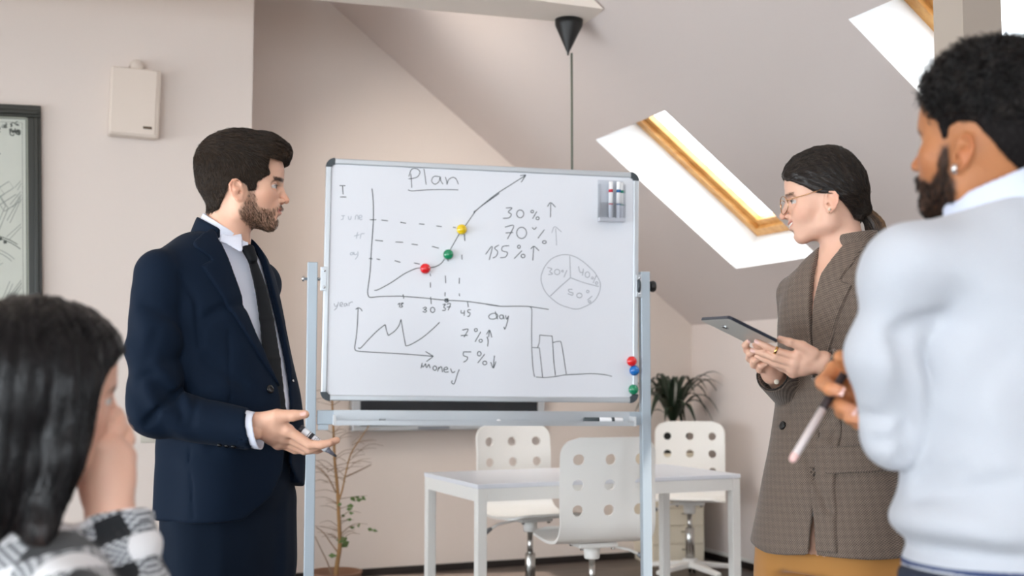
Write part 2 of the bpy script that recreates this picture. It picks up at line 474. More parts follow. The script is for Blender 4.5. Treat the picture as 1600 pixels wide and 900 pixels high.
for k in range(9):                                        # blocks of small print near the top
    z_ = -0.13 - k * 0.017
    x_ = -0.36
    while x_ < -0.19 - (k % 3) * 0.012:
        w_ = 0.008 + rr.random() * 0.018
        ribbon(mi, [(x_, z_), (x_ + w_, z_)], 0.0045, Mm); x_ += w_ + 0.005
for k in range(34):                                       # streets
    x_ = -0.8 + rr.random() * 0.72; z_ = -1.0 + rr.random() * 0.66; a_ = rr.choice((0.5, 0.62, 2.1, 2.2, 1.2)); L_ = 0.05 + rr.random() * 0.16
    x2 = min(-0.09, x_ + L_ * math.cos(a_)); z2 = min(-0.2, z_ + L_ * math.sin(a_))
    ribbon(m2, [(x_, z_), (x2, z2)], 0.003, Mm)
    ribbon(m2, [(x_ + .012, z_ - .012), (min(-0.088, x2 + .012), z2 - .012)], 0.003, Mm)
for r_ in (0.17, 0.185, 0.24, 0.25):
    ribbon(mi if r_ > .2 else m2, [(-0.26 + r_ * math.cos(q * .1), -0.83 + r_ * .9 * math.sin(q * .1)) for q in range(7, 40) if -0.26 + r_ * math.cos(q * .1) < -0.09], 0.0035, Mm)
for (x_, z_) in ((-0.16, -.36), (-0.2, -.39), (-0.13, -.42)):
    ribbon(m2, [(x_ - .05, z_ - .05), (x_ + .02, z_), (x_ + .04, z_ - .03), (x_ - .03, z_ - .08)], 0.004, Mm, closed=True)
for (x_, z_) in ((-0.185, -0.63), (-0.165, -0.645)): ribbon(mi, [(x_, z_), (x_ + .014, z_ + .004)], 0.014, Mm)
tag(mi.build('map_print', ink, pic), kind='stuff'); tag(m2.build('map_streets', ink2, pic), kind='stuff')

# ------------------------------------------------------------------ pendant lamp hung from the collar beam
black = mat('black_plastic', srgb(22, 22, 22), 0.45)
cc = hit(889, 31, (0, 0, zb), Z)
pd = thing('pendant_lamp', 'black cone ceiling cup and long cord of a pendant lamp, hanging behind the whiteboard', 'pendant lamp', (cc.x, cc.y, 1.35))
MB().lathe([(0.066, 0.0), (0.064, -0.03), (0.006, -0.155), (0.004, -0.17)], cc, (0.03, -0.02, 1), 28).build('ceiling_cup', black, pd, True)
cb = cc + Vector((0.012, 0, -0.16))
cord_m = mat('grey_green_cord', srgb(92, 98, 86), 0.6)
MB().tube([cb, Vector((cb.x, cb.y, 1.72))], 0.0055, 8).build('cord', cord_m, pd, True)
MB().lathe([(0.012, .34), (0.03, .33), (0.09, .12), (0.13, 0.02), (0.126, 0.02), (0.085, .12), (0.02, .31)], (cb.x, cb.y, 1.40)).build('shade', black, pd, True)

# ------------------------------------------------------------------ wall television behind the board
tv_c0 = hit(557, 672, CORNER, NV); tv_c1 = hit(836, 668, CORNER, NV)
wtv = (tv_c1 - tv_c0).dot(U)
tv = thing('television', 'dark flat television with silver edge on the far wall behind the whiteboard', 'television', (tv_c0 + tv_c1) / 2)
Mt = frame_mat(Vector((tv_c0.x, tv_c0.y, tv_c0.z)), U, -NV, Z)
silver = mat('silver_edge', srgb(190, 194, 198), 0.35, 0.3)
scr = mat('dark_screen', srgb(26, 32, 38), 0.12)
bevel(MB().box(-0.05, wtv + 0.03, -0.085, -0.03, -0.005, 0.72, Mt).build('casing', silver, tv), 0.006)
MB().box(0.0, wtv - 0.02, -0.089, -0.084, 0.028, 0.70, Mt).build('screen', scr, tv)
MB().box(0.25, wtv - 0.25, -0.03, -0.004, 0.15, 0.5, Mt).build('wall_bracket', black, tv)
for x_, w_ in ((0.36, .2), (0.9, .16)):
    MB().box(x_, x_ + w_, -0.0885, -0.0855, 0.002, 0.018, Mt).build('speaker_strip', mat('grey_strip', srgb(128, 132, 140), .5), tv)
MB().box(0.80, 0.93, -0.0905, -0.0885, 0.02, 0.027, Mt).build('status_strip', mat('blue_strip', srgb(90, 150, 176), .5), tv)
# ================================================================== WHITEBOARD ON ITS STAND
alu = mat('brushed_aluminium', srgb(198, 203, 208), 0.35, 0.55, bump=0.02, scale=300)
alu_d = mat('painted_steel_post', srgb(176, 188, 198), 0.4, 0.25)
cap_m = mat('dark_corner_cap', srgb(58, 66, 72), 0.4)
face_m = mat('whiteboard_enamel', srgb(226, 229, 236), 0.22, spec=0.45, var=0.008, scale=4)
steel = mat('chromed_steel', srgb(205, 207, 210), 0.18, 1.0)
TL = at(509, 247, 4.49); TR = at(997, 270, 4.74); BL = at(501, 626, 4.49)
EX = (TR - TL).normalized(); EZ = (TL - BL); EZ = (EZ - EX * EZ.dot(EX)).normalized(); EN = EX.cross(EZ)
BW = (TR - TL).length; BH = (TL - BL).length
MBD = frame_mat(BL, EX, -EN, EZ)
def bp(px, py):
    w = hit(px, py, BL + EN * 0.0005, EN) - BL; return (w.dot(EX), w.dot(EZ))
wb = thing('whiteboard', 'white enamel flip whiteboard with handwritten charts, on an aluminium wheeled stand', 'whiteboard', (BL.x + EX.x * BW / 2, BL.y + EX.y * BW / 2, 0))
fw = 0.022
MB().box(fw - .004, BW - fw + .004, 0.0, 0.018, fw - .004, BH - fw + .004, MBD).build('panel', face_m, wb)
for (x0, x1, z0, z1) in ((0.03, BW - 0.03, 0, fw), (0.03, BW - 0.03, BH - fw, BH), (0, fw, 0.03, BH - 0.03), (BW - fw, BW, 0.03, BH - 0.03)):
    bevel(MB().box(x0, x1, -0.006, 0.022, z0, z1, MBD).build('frame_rail', alu, wb), 0.004, 2)
for (cx, cz, a0) in ((0.034, 0.034, math.pi), (BW - 0.034, 0.034, 1.5 * math.pi), (BW - 0.034, BH - 0.034, 0), (0.034, BH - 0.034, .5 * math.pi)):
    m = MB(); ro, ri = 0.0355, 0.010; k = 9; vs = []; fs = []
    prof = []
    a_s = [a0 + q * (math.pi / 2) / (k - 1) for q in range(k)]
    ring = [(ro, -0.0085), (ro, 0.024), (ri, 0.024), (ri, -0.0085)]
    st = [(Vector((math.sin(a0), 0, -math.cos(a0))) * 0.006)]
    for q, a in enumerate(a_s):
        for r_, y_ in ring:
            vs.append(MBD @ Vector((cx + r_ * math.cos(a), y_, cz + r_ * math.sin(a))))
    for q in range(k - 1):
        for j in range(4):
            fs.append((q * 4 + j, q * 4 + (j + 1) % 4, (q + 1) * 4 + (j + 1) % 4, (q + 1) * 4 + j))
    fs += [(3, 2, 1, 0), tuple((k - 1) * 4 + j for j in range(4))]
    m.add(vs, fs); bevel(m.build('corner_cap', cap_m, wb), 0.003, 2)
# posts
pz0 = 0.11
for s_, ptop in ((0, (494, 410)), (1, (1013, 425))):
    lx = -0.036 if s_ == 0 else BW + 0.034
    p = MBD @ Vector((lx, 0.01, 0)); ztop = at(ptop[0], ptop[1], p.y).z
    Mp = frame_mat(Vector((p.x, p.y, 0)), Vector((EX.x, EX.y, 0)).normalized(), Vector((-EX.y, EX.x, 0)).normalized(), Z)
    bevel(MB().box(-0.019, 0.019, -0.019, 0.019, pz0, ztop, Mp).build('post', alu_d, wb), 0.003, 2)
    # foot with two castors
    bevel(MB().box(-0.02, 0.02, -0.30, 0.30, 0.07, 0.11, Mp).build('foot', alu_d, wb), 0.003, 2)
    for y_ in (-0.28, 0.28):
        c_ = MB().box(-0.016, 0.016, y_ - .012, y_ + .012, 0.045, 0.07, Mp).build('castor', black, wb)
        MB().cyl(Mp @ Vector((-0.012, y_ + .01, 0.03)), Mp @ Vector((0.012, y_ + .01, 0.03)), 0.03, 18).build('wheel', black, c_, True)
    # hinge plate with two screws, pivot bolt and knob
    hz = bp(510, 436)[1] if s_ == 0 else bp(998, 447)[1]
    hx = 0.0 if s_ == 0 else BW
    pl = bevel(MB().box(hx - 0.012, hx + 0.012, -0.010, -0.006, hz - .046, hz + .046, MBD).build('hinge_plate', alu, wb), 0.002)
    for q in (-0.032, 0.032):
        MB().lathe([(0.0055, 0), (0.005, 0.003), (0.001, 0.004)], MBD @ Vector((hx + 0.003, -0.010, hz + q)), EN, 10).build('screw', steel, pl, True)
    pv = Mp @ Vector((0, 0, 0)); zc = (MBD @ Vector((hx, 0, hz))).z
    a_ = Vector((pv.x, pv.y, zc)); dirx = Vector((EX.x, EX.y, 0)).normalized() * (-1 if s_ == 0 else 1)
    if s_ == 1:
        MB().lathe([(0.006, 0.016), (0.006, 0.024), (0.021, 0.026), (0.023, 0.034), (0.023, 0.040), (0.019, 0.046), (0.004, 0.047)], a_, dirx, 14).build('pivot_knob', black, wb, False)
        MB().lathe([(0.03, 0.0), (0.034, 0.004), (0.034, 0.010), (0.03, 0.014)], a_ - dirx * 0.036, dirx, 24).build('pivot_disc', cap_m, wb, True)
    else:
        MB().lathe([(0.005, 0.018), (0.005, 0.03), (0.010, 0.031), (0.010, 0.038), (0.002, 0.040)], a_, dirx, 12).build('pivot_bolt', steel, wb, True)
    MB().cyl(a_ - dirx * 0.034, a_ - dirx * 0.015, 0.006, 10).build('pivot_axle', steel, wb, True)
# crossbar and pen tray
x0, zt = bp(500, 641); x1, _ = bp(1010, 641); _, zb_ = bp(750, 664)
MTR = frame_mat(MBD @ Vector((0, 0, 0)), EX, -EN, EZ)
bevel(MB().box(x0 - .01, x1 + .01, 0.0, 0.022, zb_, zt, MTR).build('crossbar', alu_d, wb), 0.002)
tx0, tz0 = bp(521, 660); tx1, tz1 = bp(983, 655)
tz = -0.083
tr = MB().box(tx0, tx1, -0.075, 0.0, tz, tz + 0.005, MTR); tr.box(tx0, tx1, -0.078, -0.074, tz - 0.006, tz + 0.012, MTR); tr.box(tx0, tx1, -0.006, 0.0, tz, tz + 0.048, MTR)
tr.build('pen_tray', alu, wb)
for x_ in (tx0 - 0.003, tx1 - 0.003): MB().box(x_, x_ + 0.008, -0.080, 0.0, tz - 0.007, tz + 0.03, MTR).build('tray_end', mat('tray_end_grey', srgb(214, 216, 218), .4), wb)
MB().box(-0.008, 0.03, -0.012, 0, zb_ - .02, zb_, MTR).build('tray_bracket', alu_d, wb)

# ---- the handwriting: thin strokes of marker ink lying on the enamel
pen = mat('marker_ink', srgb(78, 86, 92), 0.6)
pen_f = mat('rubbed_marker_ink', srgb(172, 180, 190), 0.6)
pen_m = mat('faint_marker_ink', srgb(158, 163, 172), 0.6)
def ztr(ox, oy, k):
    return lambda pts: [bp(ox + x / k, oy + y / k) for x, y in pts]
Z5, Z6, Z7, Z8 = ztr(500, 230, 3.6), ztr(740, 250, 3.6), ztr(480, 440, 3.46), ztr(760, 460, 3.75)
def ell(cx, cy, rx, ry, rot=0, n=16): 
    return [(cx + rx * math.cos(q * 2 * math.pi / n) * math.cos(rot) - ry * math.sin(q * 2 * math.pi / n) * math.sin(rot), cy + rx * math.cos(q * 2 * math.pi / n) * math.sin(rot) + ry * math.sin(q * 2 * math.pi / n) * math.cos(rot)) for q in range(n + 2)]
def writing(name, items, m, w=0.0034):
    b = MB()
    for tr_, strokes in items:
        for s_ in strokes:
            pts = tr_(s_)
            if len(pts) > 2 and len(pts) < 16: pts = [tuple(p) for p in catmull(pts, 4)]
            ribbon(b, pts, w, MBD, -0.0006)
    return b.build(name, m, wb)
L = lambda *a: [(a[i], a[i + 1]) for i in range(0, len(a), 2)]
writing('plan_heading', [(Z5, [L(511,150,514,190,516,228), L(500,165,515,125,545,122,562,140,550,165,525,175,498,178), L(585,122,597,210), L(672,165,640,165,628,190,645,208,668,195,676,165,680,190,692,208), L(705,168,712,190,715,210,722,185,745,170,765,178,778,208), L(495,240,520,246,600,240,700,238,778,240)])], pen, .003)
writing('growth_chart', [(Z5, [L(110,216,143,216), L(127,216,130,265), L(113,280,148,280),
  L(292,232,299,300,300,420,290,560,282,700,270,790,268,815,272,835,285,845,340,840,450,838), L(450,838,560,846,620,852,700,860,830,868,1008,893),
  L(306,806,330,800,400,762,470,715,520,690,545,681,565,680), L(617,678,650,672,680,655,700,630), L(732,578,783,488), L(815,445,878,355), L(872,362,884,352), L(878,355,930,315,1008,260),
  L(280,408,316,408), L(345,410,382,414), L(452,422,484,428), L(557,431,588,434), L(655,443,685,447), L(748,451,764,452),
  L(310,523,354,528), L(425,533,467,535), L(515,545,550,550), L(630,558,668,568), L(276,626,296,628), L(318,628,338,633), L(420,638,453,648), L(529,651,562,658),
  L(620,712,622,726), L(621,760,621,790), L(622,842,626,882), L(705,722,707,765), L(704,815,703,838), L(720,630,720,641), L(812,490,815,527), L(798,604,799,632), L(784,735,783,768), L(783,823,785,838), L(467,828,471,852), L(830,868,834,900)]),
 (Z6, [L(0,292,10,286), L(0,300,10,288,60,245,130,190,200,145,290,88), L(262,88,294,84), L(294,84,268,125)]),
 (Z8, [L(0,58,30,63,90,70,180,69,250,71,262,78), ell(40,128,27,17,-.2), L(52,100,58,125,66,146), ell(88,132,11,12), L(98,120,104,145), L(112,122,118,145,128,130), L(130,125,122,165,108,204,103,190)]),
 (Z7, [L(490,125,500,117,499,140), L(505,118,520,116,508,126,516,134,504,140), L(625,145,638,138,645,145,632,152,645,156,640,165,624,162), ell(678,153,12,14), L(733,125,748,122,738,138,748,146,744,155,730,156), L(755,122,775,120,762,155), L(755,138,776,136), ell(753,102,10,9), L(745,92,764,112), L(762,92,745,110), L(832,155,833,170,850,168), L(850,155,848,185), L(884,152,870,153,868,165,880,170,876,186,866,188)])], pen)
for words in ([L(120,385,140,385), L(130,385,130,403,118,408), L(160,388,162,405,172,405,176,388), L(198,408,200,388,208,382,214,390,214,408), L(220,397,236,393,232,383,222,385,220,398,228,408,238,404)],
  [L(212,478,208,495,205,515), L(192,500,222,492), L(226,515,229,495,232,488,250,485)], [L(190,590,196,605,208,600), L(213,585,212,610,198,632), L(186,592,174,594,170,603,180,605,187,594,189,606)]):
    writing('month_word', [(Z5, words)], pen_f, .003)
for zt_n, notes in ((Z6, [L(182,270,216,270,195,292,212,305,200,325,165,328), ell(262,303,20,22), ell(330,290,8,7), L(355,290,332,330), ell(360,328,9,8), L(432,322,434,245), L(415,262,434,240,460,265)]),
  (Z6, [L(176,378,226,370,190,445), L(180,410,222,408), ell(270,410,28,32), L(330,380,342,390,354,378), L(398,392,362,440), ell(398,462,11,8)]),
  (Z6, [L(68,530,105,485,88,562), L(142,478,118,495,135,515,128,540,108,552), L(200,482,165,486,160,510,190,520,180,545,150,550), ell(255,488,8,9), L(272,510,228,555), ell(278,540,11,10), L(333,565,338,490), L(322,500,340,486,368,510)]),
  (Z7, [L(838,262,870,258,848,300), L(830,292,868,290), ell(912,262,8,8), L(938,272,907,326), ell(938,320,9,8), L(975,350,978,320,972,298), L(980,300,986,265), L(970,285,986,262,998,302)]),
  (Z7, [L(845,380,886,380), L(845,380,845,400,866,408,862,425,845,436), ell(930,390,10,12), L(960,392,922,440), ell(960,440,11,10), L(1012,400,1006,465), L(992,435,1006,468,1020,432)])):
    writing('percent_note', [(zt_n, notes)], pen)
writing('faint_arrow', [(Z6, [L(462,385,467,480), L(440,410,456,375,495,405)])], pen_m, .0026)
writing('pie_chart', [(Z6, [L(380,650,400,600,440,555,500,533,560,540,620,575,680,630), L(680,630,712,690,705,750,670,800,600,835,560,838), L(560,838,480,810,410,750,382,690,380,650), L(541,540,545,660), L(545,662,620,690,705,712),
  L(415,605,440,612,428,628,445,640,420,645), ell(470,630,15,15), ell(500,625,5,5), L(525,620,508,660), L(590,598,598,630,618,632), L(618,612,612,650), ell(640,645,13,16), ell(668,664,6,6), L(690,650,672,692), ell(692,692,7,7)])], pen_m, .0028)
writing('pie_notes', [(Z6, [L(545,662,490,710,432,765), L(556,728,535,728,538,742,558,748,555,760,530,752), ell(595,762,15,13), ell(642,740,7,7), L(668,765,640,788), ell(652,797,7,6)])], pen_m, .0032)
writing('money_chart', [(Z7, [L(145,118,152,135,165,125), L(170,110,160,140,146,155), L(178,128,192,122,188,112,178,118,178,132,192,134), L(212,118,202,120,200,132,210,130,214,118), L(214,118,218,132), L(226,132,226,114), L(226,118,240,110,246,112)])], pen_m, .003)
writing('money_graph', [(Z7, [L(262,150,275,142,290,148,297,160), L(275,140,272,220,265,300,258,345,258,365,270,375,320,380,430,386,560,394,680,404), L(640,378,682,404), L(682,404,645,432),
  L(275,358,290,358,330,315,380,265,422,232), L(422,232,428,262,438,292), L(438,292,470,270,495,240,507,204), L(507,204,515,250,525,310,533,348), L(533,348,560,340,620,305,680,255,716,220),
  L(615,468,622,440), L(620,452,626,462,640,443), L(640,443,645,465,658,446), L(658,446,665,468), ell(690,468,10,12), L(705,485,712,462), L(710,472,725,460,732,490), L(738,478,760,472,752,462,740,470,742,488,765,488), L(775,470,785,492,800,485), L(822,475,812,500,795,552,780,545,785,535)])], pen)
writing('bar_chart', [(Z8, [L(262,76,266,100,265,200,266,320,272,420,280,475,285,482), L(290,484,340,487,400,482,460,472,540,468,620,464,690,470,735,480), L(270,311,310,313), L(310,313,318,380,329,485), L(300,311,310,280,312,238), L(312,238,340,241,385,244), L(385,244,388,280,394,380,404,474), L(390,282,415,276,435,275), L(435,275,442,300,455,380,468,468), L(250,71,300,78,365,88)])], pen, .003)

# ---- magnets
def magnet(px, py, col, name, label):
    x, z = bp(px, py); c = MBD @ Vector((x, -0.0005, z))
    m = mat('magnet_' + name, col, 0.12, coat=0.5)
    o = MB().lathe([(0.0145, 0), (0.019, 0.004), (0.0205, 0.010), (0.0195, 0.016), (0.0165, 0.0215), (0.0115, 0.0255), (0.006, 0.0275), (0.001, 0.028)], c, EN, 24).build('magnet', m, None, True, c)
    tag(o, label, 'magnet', 'round magnets on the whiteboard')
magnet(720.8, 359, srgb(232, 196, 10), 'yellow', 'yellow round magnet at the top of the hand-drawn growth curve')
magnet(700, 398, srgb(16, 138, 92), 'green', 'green round magnet in the middle of the hand-drawn growth curve')
magnet(664, 420, srgb(228, 26, 34), 'red', 'red round magnet lowest on the hand-drawn growth curve')
magnet(986, 564.5, srgb(228, 32, 36), 'red_spare', 'red round magnet by the right edge of the board, above the blue magnet')
magnet(990, 579, srgb(18, 112, 196), 'blue', 'blue round magnet by the right edge of the whiteboard')
magnet(988.5, 608.5, srgb(18, 138, 96), 'green_spare', 'green round magnet near the lower right corner of the whiteboard')

# ---- clear marker cup with three markers
acr = glass_mat('clear_acrylic', (0.96, 0.97, 0.98, 1), 0.05)
hx0, hz1 = bp(934, 281); hx1, hz0 = bp(973, 348)
cup = thing('marker_holder', 'clear plastic marker holder stuck on the upper right of the whiteboard', 'pen holder', MBD @ Vector(((hx0 + hx1) / 2, -0.02, hz0)))
d_ = 0.038
MB().box(hx0, hx1, -0.003, -0.0008, hz0, hz1, MBD).build('back_plate', acr, cup)
MB().box(hx0, hx1, -d_, -0.003, hz0, hz0 + 0.014, MBD).build('base', mat('cup_base', srgb(206, 208, 216), 0.2), cup)
for x_ in (hx0, hx1 - 0.002): MB().box(x_, x_ + 0.002, -d_, -0.003, hz0 + 0.014, hz1 - 0.02, MBD).build('side_plate', acr, cup)
MB().box(hx0, hx1, -d_ - 0.002, -d_, hz0, hz0 + 0.075, MBD).build('front_plate', acr, cup)
white_pl = mat('white_gloss_plastic', srgb(238, 238, 240), 0.25)
def marker_at(base, axis, up_len, col, label, name='marker', grp=None, r=0.0075, capcol=None):
    ax = Vector(axis).normalized(); base = Vector(base)
    t = thing(name, label, 'marker', base, grp)
    cm = mat('marker_colour', col, 0.35)
    MB().lathe([(r * .8, 0), (r, 0.002), (r, up_len * .36), (r * 1.0, up_len * .37)], base, ax, 16).build('cap', mat('marker_cap', capcol, .35) if capcol else mat('marker_cap_pale', srgb(205, 208, 218), .3), t, True)
    MB().lathe([(r * 1.02, up_len * .36), (r * 1.02, up_len * .39)], base, ax, 16).build('ring', cm, t, True)
    MB().lathe([(r, up_len * .39), (r, up_len * .97), (r * .9, up_len)], base, ax, 16).build('barrel', white_pl, t, True)
    MB().lathe([(r * 1.03, up_len * .70), (r * 1.03, up_len * .78)], base, ax, 16).build('band', cm, t, True)
    MB().lathe([(r * .9, up_len * .985), (r * .8, up_len * 1.0), (r * .2, up_len * 1.005)], base, ax, 16).build('end_plug', cm, t, True)
    return t
for (px_, col, lab) in ((952, srgb(204, 42, 62), 'white marker with red bands in the clear holder'), (964, srgb(30, 96, 150), 'white marker with blue bands in the clear holder, between red and green'), (969.8, srgb(30, 140, 120), 'white marker with green bands in the clear holder, half hidden behind the blue one')):
    x, _ = bp(px_, 300)
    yd = -0.022 if px_ < 968 else -0.012
    marker_at(MBD @ Vector((x, yd, hz0 + 0.015)), EZ, 0.146, col, lab, 'marker', 'markers in the clear holder', 0.0088 if px_ < 968 else .008)
# ---- marker and small pieces on the tray
xa = bp(905, 652)[0]; xb = bp(965, 652)[0]
tb = MTR @ Vector((xa + .004, -0.055, tz + 0.0052 + 0.0112))
marker_at(tb, EX, xb - xa, srgb(60, 66, 70), 'white marker with black cap lying on the right end of the pen tray', 'marker', None, 0.0105, srgb(58, 68, 72))
xa = bp(592, 650)[0]
clip = MB().box(xa, xa + 0.022, -0.05, -0.03, tz + 0.0052, tz + 0.017, MTR); clip.box(xa - 0.03, xa, -0.06, -0.03, tz + 0.0052, tz + 0.009, MTR)
tag(clip.build('tray_clip', mat('clip_grey', srgb(150, 154, 158), .4), None, False, MTR @ Vector((xa, -0.04, tz + .0052))), 'small grey clip on the left part of the pen tray', 'clip')
xa = bp(777, 649)[0]
tag(MB().ball(MTR @ Vector((xa, -0.03, tz + 0.0052 + 0.006)), 0.0065, 12, 8, (1.4, 1, .9)).build('chalk_stub', white_pl, None, True, MTR @ Vector((xa, -0.03, tz + .0052))), 'tiny white stub in the middle of the pen tray', 'stub')
# ================================================================== TABLE, CHAIRS, DRAWERS, PLANTS
wht = mat('white_lacquer', srgb(236, 234, 230), 0.35)
top_m = mat('white_table_top', srgb(228, 230, 236), 0.28)
shell_m = mat('white_chair_ply', srgb(238, 235, 230), 0.38)
chrome = mat('chair_chrome', srgb(190, 188, 184), 0.2, 1.0)
grey_pl = mat('grey_plastic', srgb(120, 122, 126), 0.4)
TZ = 0.735
FL = hit(746, 757, (0, 0, TZ), Z); FR = hit(1157.5, 740.5, (0, 0, TZ), Z)
ex = (FR - FL).normalized(); ey = Vector((-ex.y, ex.x, 0)); TW = (FR - FL).length; TD = 0.68
tb_ = thing('table', 'white rectangular four-legged table behind the whiteboard', 'table', (FL.x + ex.x * TW / 2 + ey.x * TD / 2, FL.y + ex.y * TW / 2 + ey.y * TD / 2, 0))
MT = frame_mat(Vector((FL.x, FL.y, 0)), ex, ey, Z)
bevel(MB().box(0, TW, 0, TD, TZ - 0.02, TZ, MT).build('tabletop', top_m, tb_), 0.003)
for (a, b, c, d) in ((0.045, TW - .045, 0.004, 0.022), (0.045, TW - .045, TD - .022, TD - .004), (0.004, 0.022, .045, TD - .045), (TW - .022, TW - .004, .045, TD - .045)):
    MB().box(a, b, c, d, TZ - 0.075, TZ - 0.02, MT).build('apron', wht, tb_)
for a in (0.002, TW - 0.046):
    for b in (0.002, TD - 0.046):
        bevel(MB().box(a, a + .044, b, b + .044, 0, TZ - 0.02, MT).build('leg', wht, tb_), 0.004)

def chair_shell(W=0.42, back_h=0.40, seat_d=0.38):
    """bent plywood shell, 3 x 3 round holes in the back, as one thick sheet (local: seat towards -y, back at y=0, z up)"""
    # path along v: seat front -> bend -> back top
    path = [(-0.44, 0.018), (-0.42, 0.006), (-0.34, 0.0), (-0.2, -0.008), (-0.09, 0.0), (-0.035, 0.022), (-0.006, 0.062), (0.004, 0.12), (0.014, 0.22), (0.03, 0.33), (0.042, 0.44)]
    cp = catmull([(p[0], p[1], 0) for p in path], 10)
    S = [0]
    for i in range(1, len(cp)): S.append(S[-1] + float(np.linalg.norm(cp[i] - cp[i - 1])))
    S = np.array(S); cp = np.array(cp); Lt = S[-1]
    nu, cell = 28, W / 28
    nv = int(round(Lt / cell)); cv = Lt / nv
    def pos(u, v):
        hw = W / 2
        # rounded corners at top of the back and the front of the seat
        rc = 0.075
        for (vc, sg) in ((Lt, 1), (0.0, -1)):
            dv = rc - abs(vc - v)
            if dv > 0:
                k = rc - math.sqrt(max(0, rc * rc - dv * dv)); f = (hw - k) / hw; u2 = u * f
                u = u2
                break
        y = float(np.interp(v, S, cp[:, 0])); z = float(np.interp(v, S, cp[:, 1]))
        bow = 0.05 * (u / hw) ** 2 * min(1, max(0, (v - 0.5) / 0.2))
        return (u, y - bow * .6, z)
    verts = []; faces = []; idx = {}
    def V(u, v):
        k = (round(u, 6), round(v, 6))
        if k not in idx: idx[k] = len(verts); verts.append(pos(u, v))
        return idx[k]
    hole = set(); blocks = []
    v_top = nv - 5
    for r in range(3):
        for c in range(3):
            i0 = 4 + c * 9 - (0 if c < 2 else 1) + 0; i0 = (3, 12, 21)[c]; j0 = v_top - 4 - r * 7 + 1
            blocks.append((i0, j0))
            for i in range(4):
                for j in range(4): hole.add((i0 + i, j0 + j))
    for i in range(nu):
        for j in range(nv):
            if (i, j) in hole: continue
            u0 = -W / 2 + i * cell; v0 = j * cv
            faces.append((V(u0, v0), V(u0 + cell, v0), V(u0 + cell, v0 + cv), V(u0, v0 + cv)))
    for (i0, j0) in blocks:
        cu = -W / 2 + (i0 + 2) * cell; cvv = (j0 + 2) * cv
        ring = [(i, 0) for i in range(4)] + [(4, j) for j in range(4)] + [(4 - i, 4) for i in range(4)] + [(0, 4 - j) for j in range(4)]
        outer = [V(-W / 2 + (i0 + a) * cell, (j0 + b) * cv) for a, b in ring]
        r = 0.0235; inner = []
        for (a, b) in ring:
            an = math.atan2((b - 2), (a - 2)); inner.append(V(cu + r * math.cos(an), cvv + r * math.sin(an)))
        for k in range(16): faces.append((outer[k], outer[(k + 1) % 16], inner[(k + 1) % 16], inner[k]))
    return verts, faces
SHV, SHF = chair_shell()
def make_chair(label, seat_z, loc, rz):
    t = thing('swivel_chair', label, 'chair', (0, 0, 0), 'white perforated swivel chairs at the table')
    o = mesh_obj('shell', [(x, y, z + seat_z) for x, y, z in SHV], SHF, shell_m, t, True)
    md = o.modifiers.new('thick', 'SOLIDIFY'); md.thickness = 0.012; md.offset = 0
    es = o.modifiers.new('edges', 'EDGE_SPLIT'); es.split_angle = math.radians(50)
    b = MB().box(-0.09, 0.09, -0.29, -0.11, seat_z - 0.034, seat_z - 0.012).build('seat_plate', wht, t); bevel(b, 0.01)
    for x in (-0.07, 0.07):
        for y in (-0.27, -0.13): MB().cyl((x, y, seat_z - .018), (x, y, seat_z - .042), 0.008, 8).build('screw', steel, b, True)
    MB().lathe([(0.036, 0), (0.034, -0.05), (0.03, -0.055)], (0, -0.2, seat_z - 0.034), n=18).build('collar', wht, t, True)
    MB().cyl((0, -0.2, 0.26), (0, -0.2, seat_z - 0.08), 0.014, 14).build('piston', chrome, t, True)
    MB().lathe([(0.026, 0.09), (0.026, 0.3), (0.022, 0.305)], (0, -0.2, 0), n=18).build('column', chrome, t, True)
    lv = MB().tube([(-0.05, -0.18, seat_z - 0.03), (-0.15, -0.15, seat_z - 0.05), (-0.20, -0.15, seat_z - 0.075)], 0.006, 8).build('lever', wht, t, True)
    MB().tube([(-0.19, -0.15, seat_z - .07), (-0.215, -0.15, seat_z - .083), (-0.25, -0.15, seat_z - .094)], [0.008, 0.014, 0.011], 8).build('paddle', grey_pl, lv, True)
    MB().lathe([(0.045, 0.075), (0.05, 0.085), (0.045, 0.125), (0.03, 0.13)], (0, -0.2, 0), n=18).build('hub', wht, t, True)
    for k in range(5):
        a = k * 2 * math.pi / 5 + 0.3; d = Vector((math.cos(a), math.sin(a), 0)); c = Vector((0, -0.2, 0))
        m = MB(); e1 = Vector((-d.y, d.x, 0))
        p0 = c + d * 0.03; p1 = c + d * 0.29
        vs = [p0 + e1 * .025 + Z * .115, p0 - e1 * .025 + Z * .115, p0 - e1 * .025 + Z * .078, p0 + e1 * .025 + Z * .078, p1 + e1 * .018 + Z * .085, p1 - e1 * .018 + Z * .085, p1 - e1 * .018 + Z * .062, p1 + e1 * .018 + Z * .062]
        m.add(vs, [(0, 1, 2, 3), (7, 6, 5, 4), (0, 4, 5, 1), (1, 5, 6, 2), (2, 6, 7, 3), (3, 7, 4, 0)])
        arm = bevel(m.build('base_arm', wht, t), 0.006)
        cw = MB(); q = c + d * 0.275
        cw.cyl(q + e1 * .02 + Z * .028, q + e1 * .006 + Z * .028, 0.028, 14); cw.cyl(q - e1 * .006 + Z * .028, q - e1 * .02 + Z * .028, 0.028, 14); cw.cyl(q + Z * 0.03, q + Z * 0.066, 0.006, 8)
        cw.build('castor', black, arm)
    t.location = loc; t.rotation_euler = (0, 0, rz)
    return t
def chair_at(label, px, py_bot, Y, seat_z, yaw):
    w = at(px, py_bot, Y)
    return make_chair(label, seat_z, (w.x, w.y, 0), yaw)
